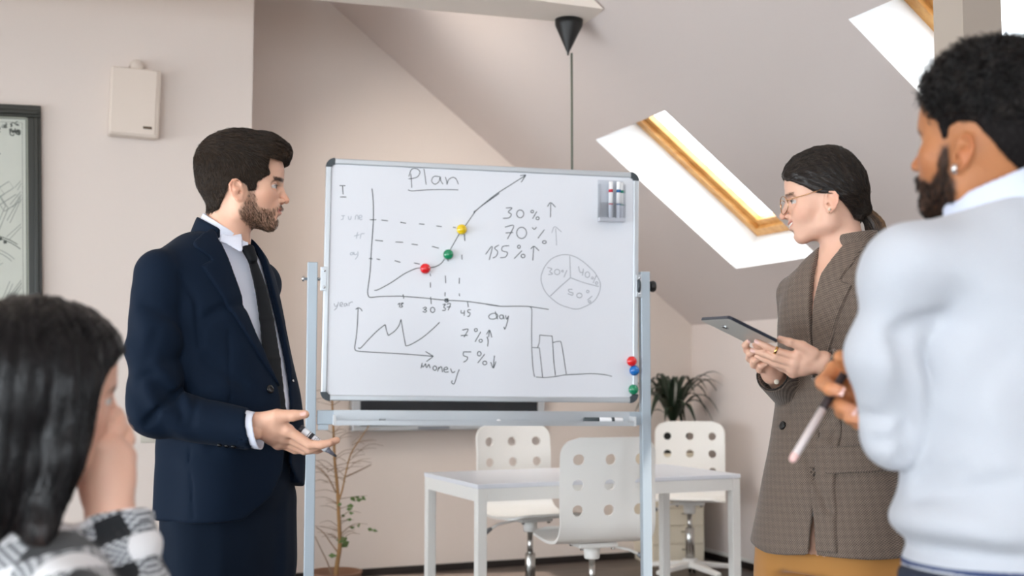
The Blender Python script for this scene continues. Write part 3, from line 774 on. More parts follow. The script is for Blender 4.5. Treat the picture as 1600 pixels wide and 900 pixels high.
# near chair: its back is towards us, the seat points into the picture
chair_at('white swivel chair with round holes seen from behind, at the near side of the table', 950, 800, 4.97, 0.50, math.radians(180 + 16))
chair_at('white swivel chair facing us at the far left side of the table', 803, 720, 6.22, 0.50, math.radians(24))
chair_at('white swivel chair in the far right corner, in front of the drawer unit', 1078, 720, 7.22, 0.475, math.radians(-10))

# ---- drawer unit in the corner
cream = mat('cream_drawer_paint', srgb(226, 216, 196), 0.45)
dw = at(1018, 800, 7.5); du = thing('drawer_unit', 'cream five-drawer unit in the corner behind the right chair', 'drawer unit', (dw.x, dw.y, 0), None)
MD = frame_mat(Vector((dw.x, dw.y, 0)), Vector((math.cos(.2), math.sin(.2), 0)), Vector((-math.sin(.2), math.cos(.2), 0)), Z)
dwid = 0.35
bevel(MB().box(0, dwid, 0.01, 0.4, 0.0, 0.70, MD).build('carcass', cream, du), 0.003)
for k in range(6):
    z0 = 0.03 + k * 0.111
    d_o = bevel(MB().box(0.008, dwid - .008, -0.006, 0.012, z0, z0 + 0.105, MD).build('drawer', cream, du), 0.003)
    MB().box(dwid / 2 + .02, dwid / 2 + .09, -0.014, -0.006, z0 + .07, z0 + .078, MD).build('handle', mat('drawer_handle', srgb(150, 138, 118), .5), d_o)

# ---- palm-like plant in a dark pot on the drawer unit
leaf_m = mat('dark_leaf', srgb(34, 48, 34), 0.35, var=0.25, scale=12)
pot_m = mat('dark_pot', srgb(26, 28, 28), 0.4)
pc = MD @ Vector((dwid / 2 + .01, 0.12, 0.70))
pl_ = thing('potted_palm', 'dark green arching potted plant behind the right chair', 'potted plant', pc)
MB().lathe([(0.075, 0), (0.10, 0.14), (0.104, 0.16), (0.092, 0.16), (0.088, 0.13)], pc, n=24).build('pot', pot_m, pl_, True)
MB().lathe([(0.089, 0.12), (0.05, 0.135), (0.001, 0.14)], pc, n=18).build('soil', mat('soil', srgb(50, 38, 30), .9), pl_, True)
MB().tube([pc + Z * 0.12, pc + Z * 0.2], [0.03, 0.026], 8).build('stem', mat('pale_stem', srgb(170, 130, 80), .7), pl_, True)
rl = random.Random(5)
def arch_leaf(base, ang, length, lift, droop, w, mat_, parent, name='leaf'):
    d = Vector((math.cos(ang), math.sin(ang), 0)); s_ = Vector((-d.y, d.x, 0)); n = 9; vs = []; fs = []
    for k in range(n + 1):
        t = k / n; p = base + d * (length * t) + Z * (lift * math.sin(t * 1.7) - droop * t * t)
        ww = w * (0.35 + 1.3 * t) if t < .45 else w * (0.935) * (1 - ((t - .45) / .55) ** 1.6)
        vs += [p + s_ * ww, p - Z * ww * .35, p - s_ * ww]
    for k in range(n):
        a = k * 3; fs += [(a, a + 1, a + 4, a + 3), (a + 1, a + 2, a + 5, a + 4)]
    return mesh_obj(name, vs, fs, mat_, parent, True)
for k in range(34):
    a = k * 2.399 + rl.random() * .5
    arch_leaf(pc + Z * (0.16 + rl.random() * .05), a, (0.16 if math.sin(a - .38) > .3 else .27) + rl.random() * .09, 0.22 + rl.random() * .24, 0.14 + rl.random() * .2, 0.019 + rl.random() * .008, leaf_m, pl_)

# ---- bare indoor tree behind the stand's left post
bark = mat('thin_bark', srgb(150, 112, 70), 0.8, var=0.2, scale=40)
twig_m = mat('twig_bark', srgb(140, 116, 96), 0.8)
YT = 6.0
tp = at(523, 947, YT); tree = thing('bare_houseplant', 'nearly leafless slim indoor tree with a few green leaves, left of the table', 'houseplant', (tp.x, tp.y, 0))
MB().lathe([(0.10, 0.0), (0.13, 0.2), (0.138, 0.22), (0.122, 0.22), (0.118, 0.18)], (tp.x, tp.y, 0), n=24).build('pot', mat('tree_pot', srgb(120, 84, 62), .6), tree, True)
MB().lathe([(0.12, 0.17), (0.001, 0.18)], (tp.x, tp.y, 0), n=18).build('soil', bpy.data.materials['soil'], tree, True)
def branch(name, pts, r0, r1, m, parent, n=8):
    q = catmull([at(x, y, YT + dy) for x, y, dy in pts], 5); k = len(q)
    return MB().tube(q, [r0 + (r1 - r0) * i / (k - 1) for i in range(k)], n).build(name, m, parent, True)
branch('trunk', [(523, 912, 0), (527, 880, 0), (531, 850, 0), (529, 800, 0), (527, 760, .02), (523, 720, .02), (521, 670, .03), (519, 620, .03), (520, 560, .04)], .0125, .004, bark, tree)
br = [[(531, 850, 0), (530, 800, -.03), (528, 788, -.05), (535, 765, -.05), (540, 740, -.06), (548, 710, -.08), (560, 690, -.1), (572, 672, -.1), (582, 655, -.1)],
      [(527, 862, 0), (518, 850, .05), (505, 832, .08), (494, 824, .1)], [(520, 905, 0), (512, 880, -.04), (500, 855, -.06), (492, 838, -.08)],
      [(525, 770, 0), (512, 745, .05), (500, 732, .1), (492, 728, .1)], [(540, 745, -.06), (556, 738, 0), (572, 730, .05), (580, 726, .1)]]
for k, b in enumerate(br): branch('branch', b, .0065 if k == 0 else .0045, .0022, bark if k == 0 else twig_m, tree, 6)
rt = random.Random(11); tw = MB()
anch = [(523, 720), (521, 680), (525, 750), (528, 800), (531, 840), (540, 740), (550, 705), (560, 690), (520, 650), (512, 748), (519, 610), (530, 830)]
for k in range(70):
    x, y = rt.choice(anch); y += rt.uniform(-20, 20); dy = rt.uniform(-.12, .12); sg = rt.choice((-1, 1)) if x < 545 else 1
    L_ = rt.uniform(16, 46); rise = rt.uniform(.1, .75)
    q = catmull([at(x, y, YT), at(x + sg * L_ * .5, y - L_ * rise * .7, YT + dy * .6), at(x + sg * L_, y - L_ * rise * .8 + rt.uniform(-3, 6), YT + dy)], 4)
    tw.tube(q, [0.0020 - 0.0012 * i / (len(q) - 1) for i in range(len(q))], 4, False)
tag(tw.build('twigs', twig_m, tree, True), kind='stuff')
gl = mat('small_green_leaf', srgb(92, 112, 62), 0.5, var=0.25, scale=60)
for (x, y, s_) in ((548, 776, 1), (556, 782, .9), (561, 778, .8), (553, 790, 1), (541, 796, .8), (545, 802, .7), (565, 776, .9), (546, 824, .8), (560, 818, .8), (574, 826, .8), (582, 828, .7), (543, 840, 1.3), (546, 846, 1.5), (538, 842, 1.0), (513, 868, 1.1), (536, 808, .8), (550, 812, .7), (534, 786, .7)):
    p = at(x, y, YT + rt.uniform(-.1, .05)); a = rt.uniform(0, 6.28)
    d = Vector((math.cos(a), .4 * math.sin(a), rt.uniform(-.6, .3))).normalized() * 0.042 * s_; s2 = d.cross(Vector((0, 1, .3))).normalized() * 0.013 * s_
    mesh_obj('leaf', [p, p + d * .35 + s2, p + d, p + d * .35 - s2, p + d * .5 + Vector((0, -.004, 0))], [(0, 1, 4), (1, 2, 4), (2, 3, 4), (3, 0, 4)], gl, tree, True)
# low plant on the floor, just peeping in at the lower left
lp = at(262, 930, 4.1); lowp = thing('low_houseplant', 'green leaf tip of a low plant beside the suited man, at the lower left', 'houseplant', (lp.x, lp.y, 0))
zt_ = at(262, 893, 4.1).z
MB().lathe([(0.07, 0), (0.095, 0.2), (0.085, 0.2), (0.08, 0.17)], (lp.x, lp.y, 0), n=20).build('pot', white_pl, lowp, True)
MB().lathe([(0.081, 0.16), (0.001, 0.165)], (lp.x, lp.y, 0), n=16).build('soil', bpy.data.materials['soil'], lowp, True)
MB().tube([(lp.x, lp.y, .16), (lp.x, lp.y, zt_ - .03)], [.008, .004], 6).build('stem', bpy.data.materials['small_green_leaf'], lowp, True)
lg2 = mat('fresh_leaf', srgb(74, 116, 58), 0.45, var=.2, scale=30)
for k in range(9):
    arch_leaf(Vector((lp.x, lp.y, zt_ - .05 - .055 * (k // 2))), k * 2.4 + .5, 0.07 + .006 * k, 0.05, 0.03, 0.02, lg2, lowp)
# ================================================================== ORGANIC SHAPES: distance fields turned into meshes
def vlen(a): return np.sqrt(np.einsum('...i,...i', a, a))
def smin(a, b, k):
    if not hasattr(k, '__len__') and k <= 0: return np.minimum(a, b)
    h = np.clip(0.5 + 0.5 * (b - a) / k, 0, 1)
    return b + (a - b) * h - k * h * (1 - h)
def smax(a, b, k): return -smin(-a, -b, k)
def A3(p): return np.array(tuple(p), dtype=np.float32)
def s_ball(P, c, r): return vlen(P - A3(c)) - r
def s_ell(P, c, r, R=None):
    q = P - A3(c)
    if R is not None: q = q @ np.asarray(R, dtype=np.float32)      # columns of R = the ellipsoid's axes
    r = A3(r); k0 = vlen(q / r); k1 = vlen(q / (r * r)) + 1e-9
    return k0 * (k0 - 1.0) / k1
def s_cone(P, a, b, r1, r2):
    a = A3(a); b = A3(b); ab = b - a; q = P - a
    t = np.clip((q @ ab) / max(1e-9, float(ab @ ab)), 0, 1)
    return vlen(q - t[..., None] * ab) - (r1 + (r2 - r1) * t)
def s_chain(P, pts, rs, k=0.0):
    d = None
    for i in range(len(pts) - 1):
        e = s_cone(P, pts[i], pts[i + 1], rs[i], rs[i + 1])
        d = e if d is None else smin(d, e, k)
    return d
def s_flatcone(P, a, b, w1, w2, t1, t2, up):
    """tapered bar with an elliptical section: half-width w across, half-thickness t along 'up'"""
    a = A3(a); b = A3(b); ab = b - a; q = P - a; L = float(np.sqrt(ab @ ab)); d = ab / L
    u = A3(up); u = u - d * float(u @ d); u = u / np.sqrt(float(u @ u)); s = np.cross(d, u)
    t = np.clip((q @ ab) / (L * L), 0, 1); z = q @ d - t * L
    W = w1 + (w2 - w1) * t; T = t1 + (t2 - t1) * t
    x = q @ s; y = q @ u; m = np.minimum(W, T)
    k0 = np.sqrt((x / W) ** 2 + (y / T) ** 2 + (z / m) ** 2); k1 = np.sqrt((x / W ** 2) ** 2 + (y / T ** 2) ** 2 + (z / m ** 2) ** 2) + 1e-9
    return k0 * (k0 - 1) / k1
def s_box(P, c, h, R=None, r=0.0):
    q = P - A3(c)
    if R is not None: q = q @ np.asarray(R, dtype=np.float32)
    q = np.abs(q) - (A3(h) - r)
    return vlen(np.maximum(q, 0)) + np.minimum(q.max(-1), 0) - r
def s_loft(P, lev, F, n=2.3, cap=0.02):
    """stack of rotated super-ellipses. lev rows: z, cx, cy, half-depth along F, half-width across F. F = facing angle."""
    lev = np.array(lev, dtype=np.float32); lev = lev[np.argsort(lev[:, 0])]
    z = P[..., 2]; zz = np.clip(z, lev[0, 0], lev[-1, 0])
    # smooth interpolation through the levels
    zs = np.linspace(lev[0, 0], lev[-1, 0], 120)
    def sm(c):
        q = np.array(catmull([(a, b, 0) for a, b in zip(lev[:, 0], c)], 8)); return np.interp(zs, q[:, 0], q[:, 1])
    cx, cy, af, aw = (np.interp(zz, zs, sm(lev[:, i])) for i in (1, 2, 3, 4))
    x = P[..., 0] - cx; y = P[..., 1] - cy
    c, s = math.cos(F), math.sin(F)
    f = np.abs(x * c + y * s) / af; w = np.abs(-x * s + y * c) / aw
    q = (f ** n + w ** n + 1e-12) ** (1 / n)
    # distance estimate: scale by the local radius
    ra = np.sqrt((x * x + y * y)) / np.maximum(q, 1e-4)
    d = (q - 1) * np.where(q > 0.05, ra, np.minimum(af, aw)) * 0.9
    return smax(d, np.maximum(lev[0, 0] - z, z - lev[-1, 0]), cap)
def rotz(P, c, a):
    c = A3(c); q = P - c; ca, sa = math.cos(a), math.sin(a)
    return np.stack([q[..., 0] * ca + q[..., 1] * sa, -q[..., 0] * sa + q[..., 1] * ca, q[..., 2]], -1)
_H = np.random.default_rng(5).random((32, 32, 32)).astype(np.float32)
def vnoise(P):
    i = np.floor(P).astype(np.int32); f = (P - i).astype(np.float32); f = f * f * (3 - 2 * f); i &= 31; j = (i + 1) & 31
    X, Y, Zz = i[..., 0], i[..., 1], i[..., 2]; X1, Y1, Z1 = j[..., 0], j[..., 1], j[..., 2]; fx, fy, fz = f[..., 0], f[..., 1], f[..., 2]
    l = lambda a, b, t: a + (b - a) * t
    return l(l(l(_H[X, Y, Zz], _H[X1, Y, Zz], fx), l(_H[X, Y1, Zz], _H[X1, Y1, Zz], fx), fy), l(l(_H[X, Y, Z1], _H[X1, Y, Z1], fx), l(_H[X, Y1, Z1], _H[X1, Y1, Z1], fx), fy), fz) - 0.5
def fbm(P, sc, oct=2):
    P = P * np.asarray(sc, dtype=np.float32); v = 0; a = 1.0
    for _ in range(oct): v = v + a * vnoise(P + 7.3); P = P * 2.03; a *= 0.5
    return v

def polygonise(fn, lo, hi, h, block=8):
    """naive surface nets over a sparsely evaluated grid -> verts (N,3), quads (M,4)"""
    lo = np.array(lo, float); hi = np.array(hi, float)
    nb = np.maximum(1, np.ceil((hi - lo) / (h * block)).astype(int)); N = nb * block
    F = np.full(tuple(N), 1.0, dtype=np.float32)
    bc = np.stack(np.meshgrid(*[lo[i] + (np.arange(nb[i]) + 0.5) * h * block for i in range(3)], indexing='ij'), -1).reshape(-1, 3).astype(np.float32)
    d = fn(bc); rad = h * block * 0.87 * 1.9 + h
    keep = np.abs(d) < rad
    idx = np.stack(np.unravel_index(np.arange(len(bc)), tuple(nb)), -1)
    F4 = F.reshape(nb[0], block, nb[1], block, nb[2], block).transpose(0, 2, 4, 1, 3, 5)
    F4 = F4.copy(); F4[tuple(idx[~keep].T)] = np.where(d[~keep] < 0, -1.0, 1.0)[:, None, None, None]
    ki = idx[keep]
    off = np.stack(np.meshgrid(*[np.arange(block)] * 3, indexing='ij'), -1).reshape(-1, 3)
    for s in range(0, len(ki), 400):
        kk = ki[s:s + 400]
        g = (kk[:, None, :] * block + off[None]).reshape(-1, 3)
        v = fn((lo + g * h).astype(np.float32))
        F4[tuple(kk.T)] = v.reshape(len(kk), block, block, block)
    F = F4.transpose(0, 3, 1, 4, 2, 5).reshape(tuple(N))
    S = F < 0
    c = [S[a:N[0] - 1 + a, b:N[1] - 1 + b, e:N[2] - 1 + e] for a in (0, 1) for b in (0, 1) for e in (0, 1)]
    allin = c[0].copy(); anyin = c[0].copy()
    for x in c[1:]: allin &= x; anyin |= x
    act = np.argwhere(anyin & ~allin)
    vid = np.full(tuple(N), -1, dtype=np.int32); vid[tuple(act.T)] = np.arange(len(act))
    corner = np.array([(a, b, e) for a in (0, 1) for b in (0, 1) for e in (0, 1)])
    val = np.stack([F[tuple((act + k).T)] for k in corner], 1)
    acc = np.zeros((len(act), 3)); cnt = np.zeros(len(act))
    for i in range(8):
        for j in range(i + 1, 8):
            dd = corner[j] - corner[i]
            if np.abs(dd).sum() != 1: continue
            a, b = val[:, i], val[:, j]; m = (a < 0) != (b < 0)
            t = np.where(m, a / np.where(m, a - b, 1), 0)
            acc[m] += (corner[i] + t[:, None] * dd)[m]; cnt[m] += 1
    V = lo + (act + acc / cnt[:, None]) * h
    Q = []
    for ax in range(3):
        o1, o2 = [(1, 2), (2, 0), (0, 1)][ax]
        sl0 = [slice(0, N[k]) for k in range(3)]; sl0[ax] = slice(0, N[ax] - 1); sl1 = list(sl0); sl1[ax] = slice(1, N[ax])
        a = S[tuple(sl0)]; b = S[tuple(sl1)]
        for flip in (False, True):
            e = np.argwhere((a & ~b) if not flip else (~a & b))
            e = e[(e[:, o1] > 0) & (e[:, o2] > 0)]
            if not len(e): continue
            u = np.zeros(3, int); u[o1] = 1; w = np.zeros(3, int); w[o2] = 1
            q = np.stack([vid[tuple((e - u - w).T)], vid[tuple((e - w).T)], vid[tuple(e.T)], vid[tuple((e - u).T)]], 1)
            q = q[(q >= 0).all(1)]
            Q.append(q[:, ::-1] if flip else q)
    return V, np.concatenate(Q)
def relax(V, Q, n=1, f=0.5):
    for _ in range(n):
        acc = np.zeros_like(V); cnt = np.zeros(len(V))
        for k in range(4):
            a = Q[:, k]; b = Q[:, (k + 1) % 4]
            np.add.at(acc, a, V[b]); np.add.at(cnt, a, 1); np.add.at(acc, b, V[a]); np.add.at(cnt, b, 1)
        V = V + f * (acc / np.maximum(cnt, 1)[:, None] - V)
    return V
def set_colors(o, cols, name='Col'):
    a = o.data.color_attributes.new(name, 'FLOAT_COLOR', 'POINT')
    a.data.foreach_set('color', np.concatenate([cols, np.ones((len(cols), 1))], 1).astype(np.float32).ravel())
def set_uv(o, uv):
    l = o.data.uv_layers.new(name='UVMap'); vi = np.empty(len(o.data.loops), dtype=np.int32); o.data.loops.foreach_get('vertex_index', vi)
    l.data.foreach_set('uv', uv[vi].astype(np.float32).ravel())
def organic(name, fn, lo, hi, h, m, parent, rel=1, cols=None, uv=None):
    V, Q = polygonise(fn, lo, hi, h)
    if rel: V = relax(V, Q, rel)
    o = mesh_obj(name, V, Q, m, parent, True)
    if cols is not None: set_colors(o, cols(V.astype(np.float32)))
    if uv is not None: set_uv(o, uv(V))
    return o
def mixc(base, col, w):
    return base + (np.array(col[:3]) - base) * np.clip(w, 0, 1)[:, None]
def gaus(P, c, s): q = (P - A3(c)) / A3(s if hasattr(s, '__len__') else (s, s, s)); return np.exp(-(q * q).sum(-1))
def sstep(x, a, b): t = np.clip((x - a) / (b - a), 0, 1); return t * t * (3 - 2 * t)
def grad(fn, P, e=0.0015):
    g = np.stack([fn(P + np.eye(3, dtype=np.float32)[i] * e) - fn(P - np.eye(3, dtype=np.float32)[i] * e) for i in range(3)], -1)
    return g / np.maximum(vlen(g), 1e-9)[..., None]
def strands(name, roots, paths, w0, m, parent, w1=0.15, ncols=None):
    """tapered 3-sided hairs. paths: (n, k, 3)"""
    n, k, _ = paths.shape
    T = np.gradient(paths, axis=1); T /= np.maximum(vlen(T), 1e-9)[..., None]
    up = np.array([0.31, 0.17, 0.93]); a = np.cross(T, up); a /= np.maximum(vlen(a), 1e-9)[..., None]; b = np.cross(T, a)
    w = (w0 if hasattr(w0, '__len__') else np.full(n, w0))[:, None] * np.interp(np.linspace(0, 1, k), [0, 0.15, 0.6, 1], [0.8, 1, 0.85, w1])[None]
    ring = [paths + (a * math.cos(t) + b * math.sin(t)) * w[..., None] for t in (0, 2.094, 4.189)]
    V = np.stack(ring, 2).reshape(-1, 3)
    base = (np.arange(n)[:, None] * k + np.arange(k - 1)[None]).reshape(-1) * 3
    Q = np.concatenate([np.stack([base + s, base + (s + 1) % 3, base + 3 + (s + 1) % 3, base + 3 + s], 1) for s in range(3)])
    o = mesh_obj(name, V, Q, m, parent, True)
    if ncols is not None: set_colors(o, np.repeat(ncols, 3 * k, 0))
    tag(o, kind='stuff'); return o

def groove(P, pts, r=.010, depth=.010):
    """a pressed-in cloth crease along a line on the surface (positive: cuts in)"""
    e = s_chain(P, pts, [0.0] * len(pts)); return depth * np.exp(-(e / r) ** 2)

def onsurf(fn, pts, Y0, Y1):
    """world points on the surface fn = 0 met along the lines of sight of the given picture points"""
    out = []
    for x, y in pts:
        q = np.array([np.array(at(x, y, Y)) for Y in np.linspace(Y0, Y1, 220)], dtype=np.float32); d = fn(q); i = int(np.argmax(d < 0)); out.append(q[i] if d[i] < 0 else q[int(np.argmin(d))])
    return out
class Creases:
    def __init__(s, fn, lines, Y0, Y1): s.l = [(onsurf(fn, p, Y0, Y1), r, dp) for p, r, dp in lines]
    def __call__(s, P):
        v = 0
        for p, r, dp in s.l: v = v + groove(P, p, r, dp)
        return v
# ================================================================== PEOPLE: shared head, hand and hair builders
def head_axes(fwd_xy, pitch=0.0, roll=0.0):
    f = Vector((fwd_xy[0], fwd_xy[1], 0)).normalized(); l = Z.cross(f)
    f2 = (f * math.cos(pitch) + Z * math.sin(pitch)); u = f2.cross(l)
    l2 = l * math.cos(roll) + u * math.sin(roll); u2 = f2.cross(l2)
    return np.array([[f2.x, l2.x, u2.x], [f2.y, l2.y, u2.y], [f2.z, l2.z, u2.z]], dtype=np.float32)
class Head:
    def __init__(s, O, R, scale=1.0, neck=None, female=False, smile=0.0):
        s.O = A3(O); s.R = R; s.k = scale; s.neck = neck; s.fem = female; s.smile = smile
    def loc(s, P): return ((P - s.O) @ s.R) / s.k
    def wor(s, q): return (np.asarray(q, dtype=np.float64) * s.k) @ s.R.T.astype(np.float64) + s.O
    def skull(s, q):
        a = np.stack([q[..., 0], np.abs(q[..., 1]), q[..., 2]], -1)
        if s.fem: q = np.stack([np.where(q[..., 0] < 0, q[..., 0] / .85, q[..., 0]), q[..., 1], q[..., 2]], -1)
        d = s_ell(q, (-0.001, 0, 0.052), (0.100, 0.078, 0.087))
        d = smin(d, s_ell(q, (-0.024, 0, 0.02), (0.064, 0.067, 0.068)), 0.03)
        d = smin(d, s_ell(q, (0.055, 0, 0.052), (0.041 if s.fem else 0.051, 0.056, 0.058)), 0.03)
        return d, a
    def field(s, q, ears=True):
        f = s.fem
        d, a = s.skull(q)
        d = smin(d, s_ell(q, (0.046, 0, -0.020), (0.052, 0.054 if f else 0.057, 0.064)), 0.025)
        jw = 0.047 if f else 0.053
        d = smin(d, s_cone(a, (0.006, jw, -0.052), (0.072, 0.012, -0.076 if f else -0.079), 0.018, 0.015), 0.022)
        d = smin(d, s_cone(a, (-0.002, jw + .008, -0.01), (0.006, jw, -0.052), 0.018, 0.018), 0.025)
        d = smin(d, s_ell(q, (0.076 if f else 0.077, 0, -0.076 if f else -0.078), (0.017, 0.019 if f else 0.022, 0.017)), 0.016)
        d = smin(d, s_ball(a, (0.058, 0.042, -0.008), 0.023), 0.025)
        if s.smile: d = smin(d, s_ell(a, (0.066, 0.034, -0.026), (0.022, 0.018, 0.017)), 0.015)
        d = smin(d, s_ell(q, (0.078, 0, -0.045), (0.023, 0.030, 0.026)), 0.018)
        d = smin(d, s_chain(a, [(0.093, 0.0, 0.029), (0.086, 0.026, 0.032), (0.070, 0.046, 0.029)], [0.010 if f else 0.013, 0.010 if f else 0.012, 0.008], 0.006), 0.012)
        # eyes: socket, ball with lids
        d = smax(d, -s_ell(a, (0.100, 0.040, 0.010), (0.023, 0.026, 0.0135)), 0.008)
        lid = s_ball(a, (0.0795, 0.0320, 0.0110), 0.0140)
        gap = np.abs(a[..., 2] - 0.0100 + (a[..., 1] - 0.0315) * 0.05) - (0.0034 if f else 0.0040)
        lid = smax(lid, -smax(gap, 0.0835 - a[..., 0] - 0.35 * np.maximum(a[..., 1] - .034, 0), 0.001), 0.002)
        d = smin(d, lid, 0.003)
        # nose
        nl = 0.1225 if f else 0.121
        d = smin(d, s_chain(q, [(0.094, 0, 0.024), (0.103, 0, 0.006), (nl - .0055, 0, -0.0175)], [0.0065, 0.0068, 0.0074 if f else 0.0080], 0.006), 0.010)
        d = smin(d, s_ell(a, (0.101, 0.0125, -0.0225), (0.0115, 0.0062, 0.0072)), 0.004)
        d = smin(d, s_ball(q, (nl - .0055, 0, -0.0208), 0.0068), 0.006)
        d = smax(d, -s_ell(a, (0.106, 0.0072, -0.0305), (0.006, 0.0035, 0.005)), 0.003)
        # lips
        sm = s.smile
        up = np.stack([q[..., 0] + np.abs(q[..., 1]) ** 2 * 9, q[..., 1], q[..., 2] - sm * np.abs(q[..., 1]) * 0.35], -1)
        d = smin(d, s_ell(up, (0.0985, 0, -0.0425), (0.0085, 0.022 + sm * .006, 0.0055)), 0.006)
        d = smin(d, s_ell(up, (0.0965, 0, -0.0535 - sm * .003), (0.0085, 0.019 + sm * .006, 0.0060)), 0.006)
        d = smax(d, -s_ell(up, (0.108, 0, -0.0475 - sm * .001), (0.014, 0.023 + sm * .009, 0.0016 + sm * .0026)), 0.002)
        d = smax(d, -s_ell(q, (0.100, 0, -0.0655), (0.008, 0.018, 0.006)), 0.008)
        if ears:
            e = np.stack([a[..., 0], a[..., 1], a[..., 2]], -1)
            ca, sa = math.cos(0.16), math.sin(0.16)
            ks = .90; ex_ = (e[..., 0] + .003) / ks; ez_ = (e[..., 2] + .008) / ks
            u = ex_ * ca + ez_ * sa; w = -ex_ * sa + ez_ * ca; y = (e[..., 1] - 0.0785) / ks + 0.22 * u
            E = np.stack([u, y, w], -1)
            dish = s_ell(E, (0, 0, 0.002), (0.0185, 0.0055, 0.0295))
            dish = smax(dish, -s_ell(E, (0.003, 0.0075, 0.004), (0.0125, 0.0095, 0.0205)), 0.003)
            hel = s_chain(E, [(0.013, 0.002, 0.006), (0.014, 0.004, 0.019), (0.006, 0.005, 0.0285), (-0.007, 0.005, 0.0275), (-0.0165, 0.005, 0.016), (-0.0165, 0.004, 0.0), (-0.011, 0.003, -0.014), (-0.002, 0.002, -0.024)], [0.0026, 0.0032, 0.0036, 0.0038, 0.0038, 0.0034, 0.0034, 0.005], 0.002)
            dish = smin(dish, hel, 0.003)
            dish = smin(dish, s_chain(E, [(-0.006, 0.004, 0.018), (-0.009, 0.0045, 0.004), (-0.004, 0.004, -0.010)], [0.0022, 0.0025, 0.003], 0.002), 0.003)
            dish = smin(dish, s_ball(E, (0.0135, 0.001, -0.004), 0.0045), 0.004)
            dish = smin(dish, s_ell(E, (0.004, 0.001, -0.0245), (0.0085, 0.0042, 0.0085)), 0.005)
            dish = smin(dish, s_cone(E, (0.004, -0.012, 0.0), (0.0, -0.002, 0.0), 0.015, 0.012), 0.006)
            d = smin(d, dish * ks, 0.004)
            d = smax(d, -s_ball(E, (0.0065, 0.0015, -0.006), 0.0048) * ks, 0.002)
        return d
def poly2(x, z, poly):
    """signed distance to a closed polygon in the plane (negative inside)"""
    p = np.array(poly, dtype=np.float32); n = len(p); d = np.full(x.shape, 1e9, dtype=np.float32); sgn = np.ones(x.shape, dtype=np.float32)
    for i in range(n):
        a = p[i]; b = p[i - 1]; e = b - a; wx = x - a[0]; wz = z - a[1]
        t = np.clip((wx * e[0] + wz * e[1]) / float(e @ e), 0, 1)
        d = np.minimum(d, (wx - e[0] * t) ** 2 + (wz - e[1] * t) ** 2)
        c1 = z >= a[1]; c2 = z < b[1]; c3 = e[0] * wz > e[1] * wx
        fl = (c1 & c2 & c3) | (~c1 & ~c2 & ~c3); sgn = np.where(fl, -sgn, sgn)
    return sgn * np.sqrt(d)
def skin_cols(H, base, lip, extra=None):
    """per-vertex skin colour in head coordinates: lips, cheeks, ears a little redder"""
    def f(V):
        q = H.loc(V); a = np.stack([q[..., 0], np.abs(q[..., 1]), q[..., 2]], -1)
        c = np.tile(np.array(base[:3]), (len(V), 1))
        red = np.array(base[:3]) * np.array([1.06, .82, .78])
        c = mixc(c, red, 0.4 * gaus(a, (0.07, 0.045, -0.02), (0.03, 0.03, 0.022)))
        c = mixc(c, red, 0.6 * gaus(a, (0.112, 0.0, -0.018), (0.012, 0.014, 0.012)))
        c = mixc(c, red, 0.7 * sstep(a[:, 1], 0.078, 0.09))
        sm = H.smile
        z = q[:, 2] - sm * np.abs(q[:, 1]) * 0.35
        lp = gaus(np.stack([q[:, 0] * 0, q[:, 1] * 0.0, z], -1), (0, 0, -0.048 - sm * .0015), (1, 1, 0.0075 + sm * .002)) * sstep(q[:, 0], 0.082, 0.090) * (1 - sstep(np.abs(q[:, 1]), 0.02 + sm * .005, 0.026 + sm * .006))
        c = mixc(c, lip, 1.5 * np.maximum(lp - .25, 0))
        # eyebrows
        br = np.exp(-((q[:, 2] - 0.0285 + 6 * np.maximum(a[:, 1] - 0.038, 0) ** 1.5 * 1.0) / 0.0042) ** 2) * sstep(a[:, 1], 0.008, 0.014) * (1 - sstep(a[:, 1], 0.046, 0.056)) * sstep(q[:, 0], 0.05, 0.06)
        c = mixc(c, (0.035, 0.022, 0.015), br * 0.6)
        # lash line
        la = np.exp(-((q[:, 2] - 0.0155) / 0.0022) ** 2) * np.exp(-((a[:, 1] - 0.033) / 0.016) ** 2) * sstep(q[:, 0], 0.084, 0.088)
        c = mixc(c, (0.05, 0.03, 0.025), la * 0.8)
        if extra is not None: c = extra(c, q, a)
        return c
    return f
def add_eyes(H, parent, iris):
    for s_ in (1, -1):
        c = H.wor((0.0798, 0.0320 * s_, 0.0110)); m = MB().ball((0, 0, 0), 0.0128 * H.k, 20, 14); V = np.array(m.v) + c
        o = mesh_obj('eye', V, m.f, eye_m, parent, True)
        q = H.loc(V.astype(np.float32)) - np.array([0.0798, 0.0320 * s_, 0.0110], dtype=np.float32)
        r = np.sqrt(q[:, 1] ** 2 + q[:, 2] ** 2); col = np.tile(np.array((0.62, 0.58, 0.55)), (len(V), 1))
        col = mixc(col, iris, ((r < 0.0072) & (q[:, 0] > 0)).astype(float)); col = mixc(col, (0.01, 0.01, 0.01), ((r < 0.0034) & (q[:, 0] > 0)).astype(float))
        set_colors(o, col)
def add_lashes(H, parent, r=.0007):
    for s_ in (1, -1):
        c = np.array((0.0795, 0.0320 * s_, 0.0110)); m = MB()
        for zz_, rr, k in ((.0038, r, .0006),):
            pts = []
            for a in np.linspace(-.9, 1.15, 15) * s_:
                R_ = .0143; z = zz_ * math.cos(a * 1.25) - .0009; y = R_ * math.sin(a); x = math.sqrt(max(1e-9, R_ * R_ - y * y - z * z))
                pts.append(H.wor(c + np.array((x + k, y * s_ if False else y, z))))
            m.tube(pts, [rr * H.k] * 15, 5)
        m.build('eyelashes', lash_m, parent, True)
lash_m = mat('lash', srgb(34, 24, 20), .6)
eye_m = mat('eye', (1, 1, 1, 1), 0.1, attr='Col')
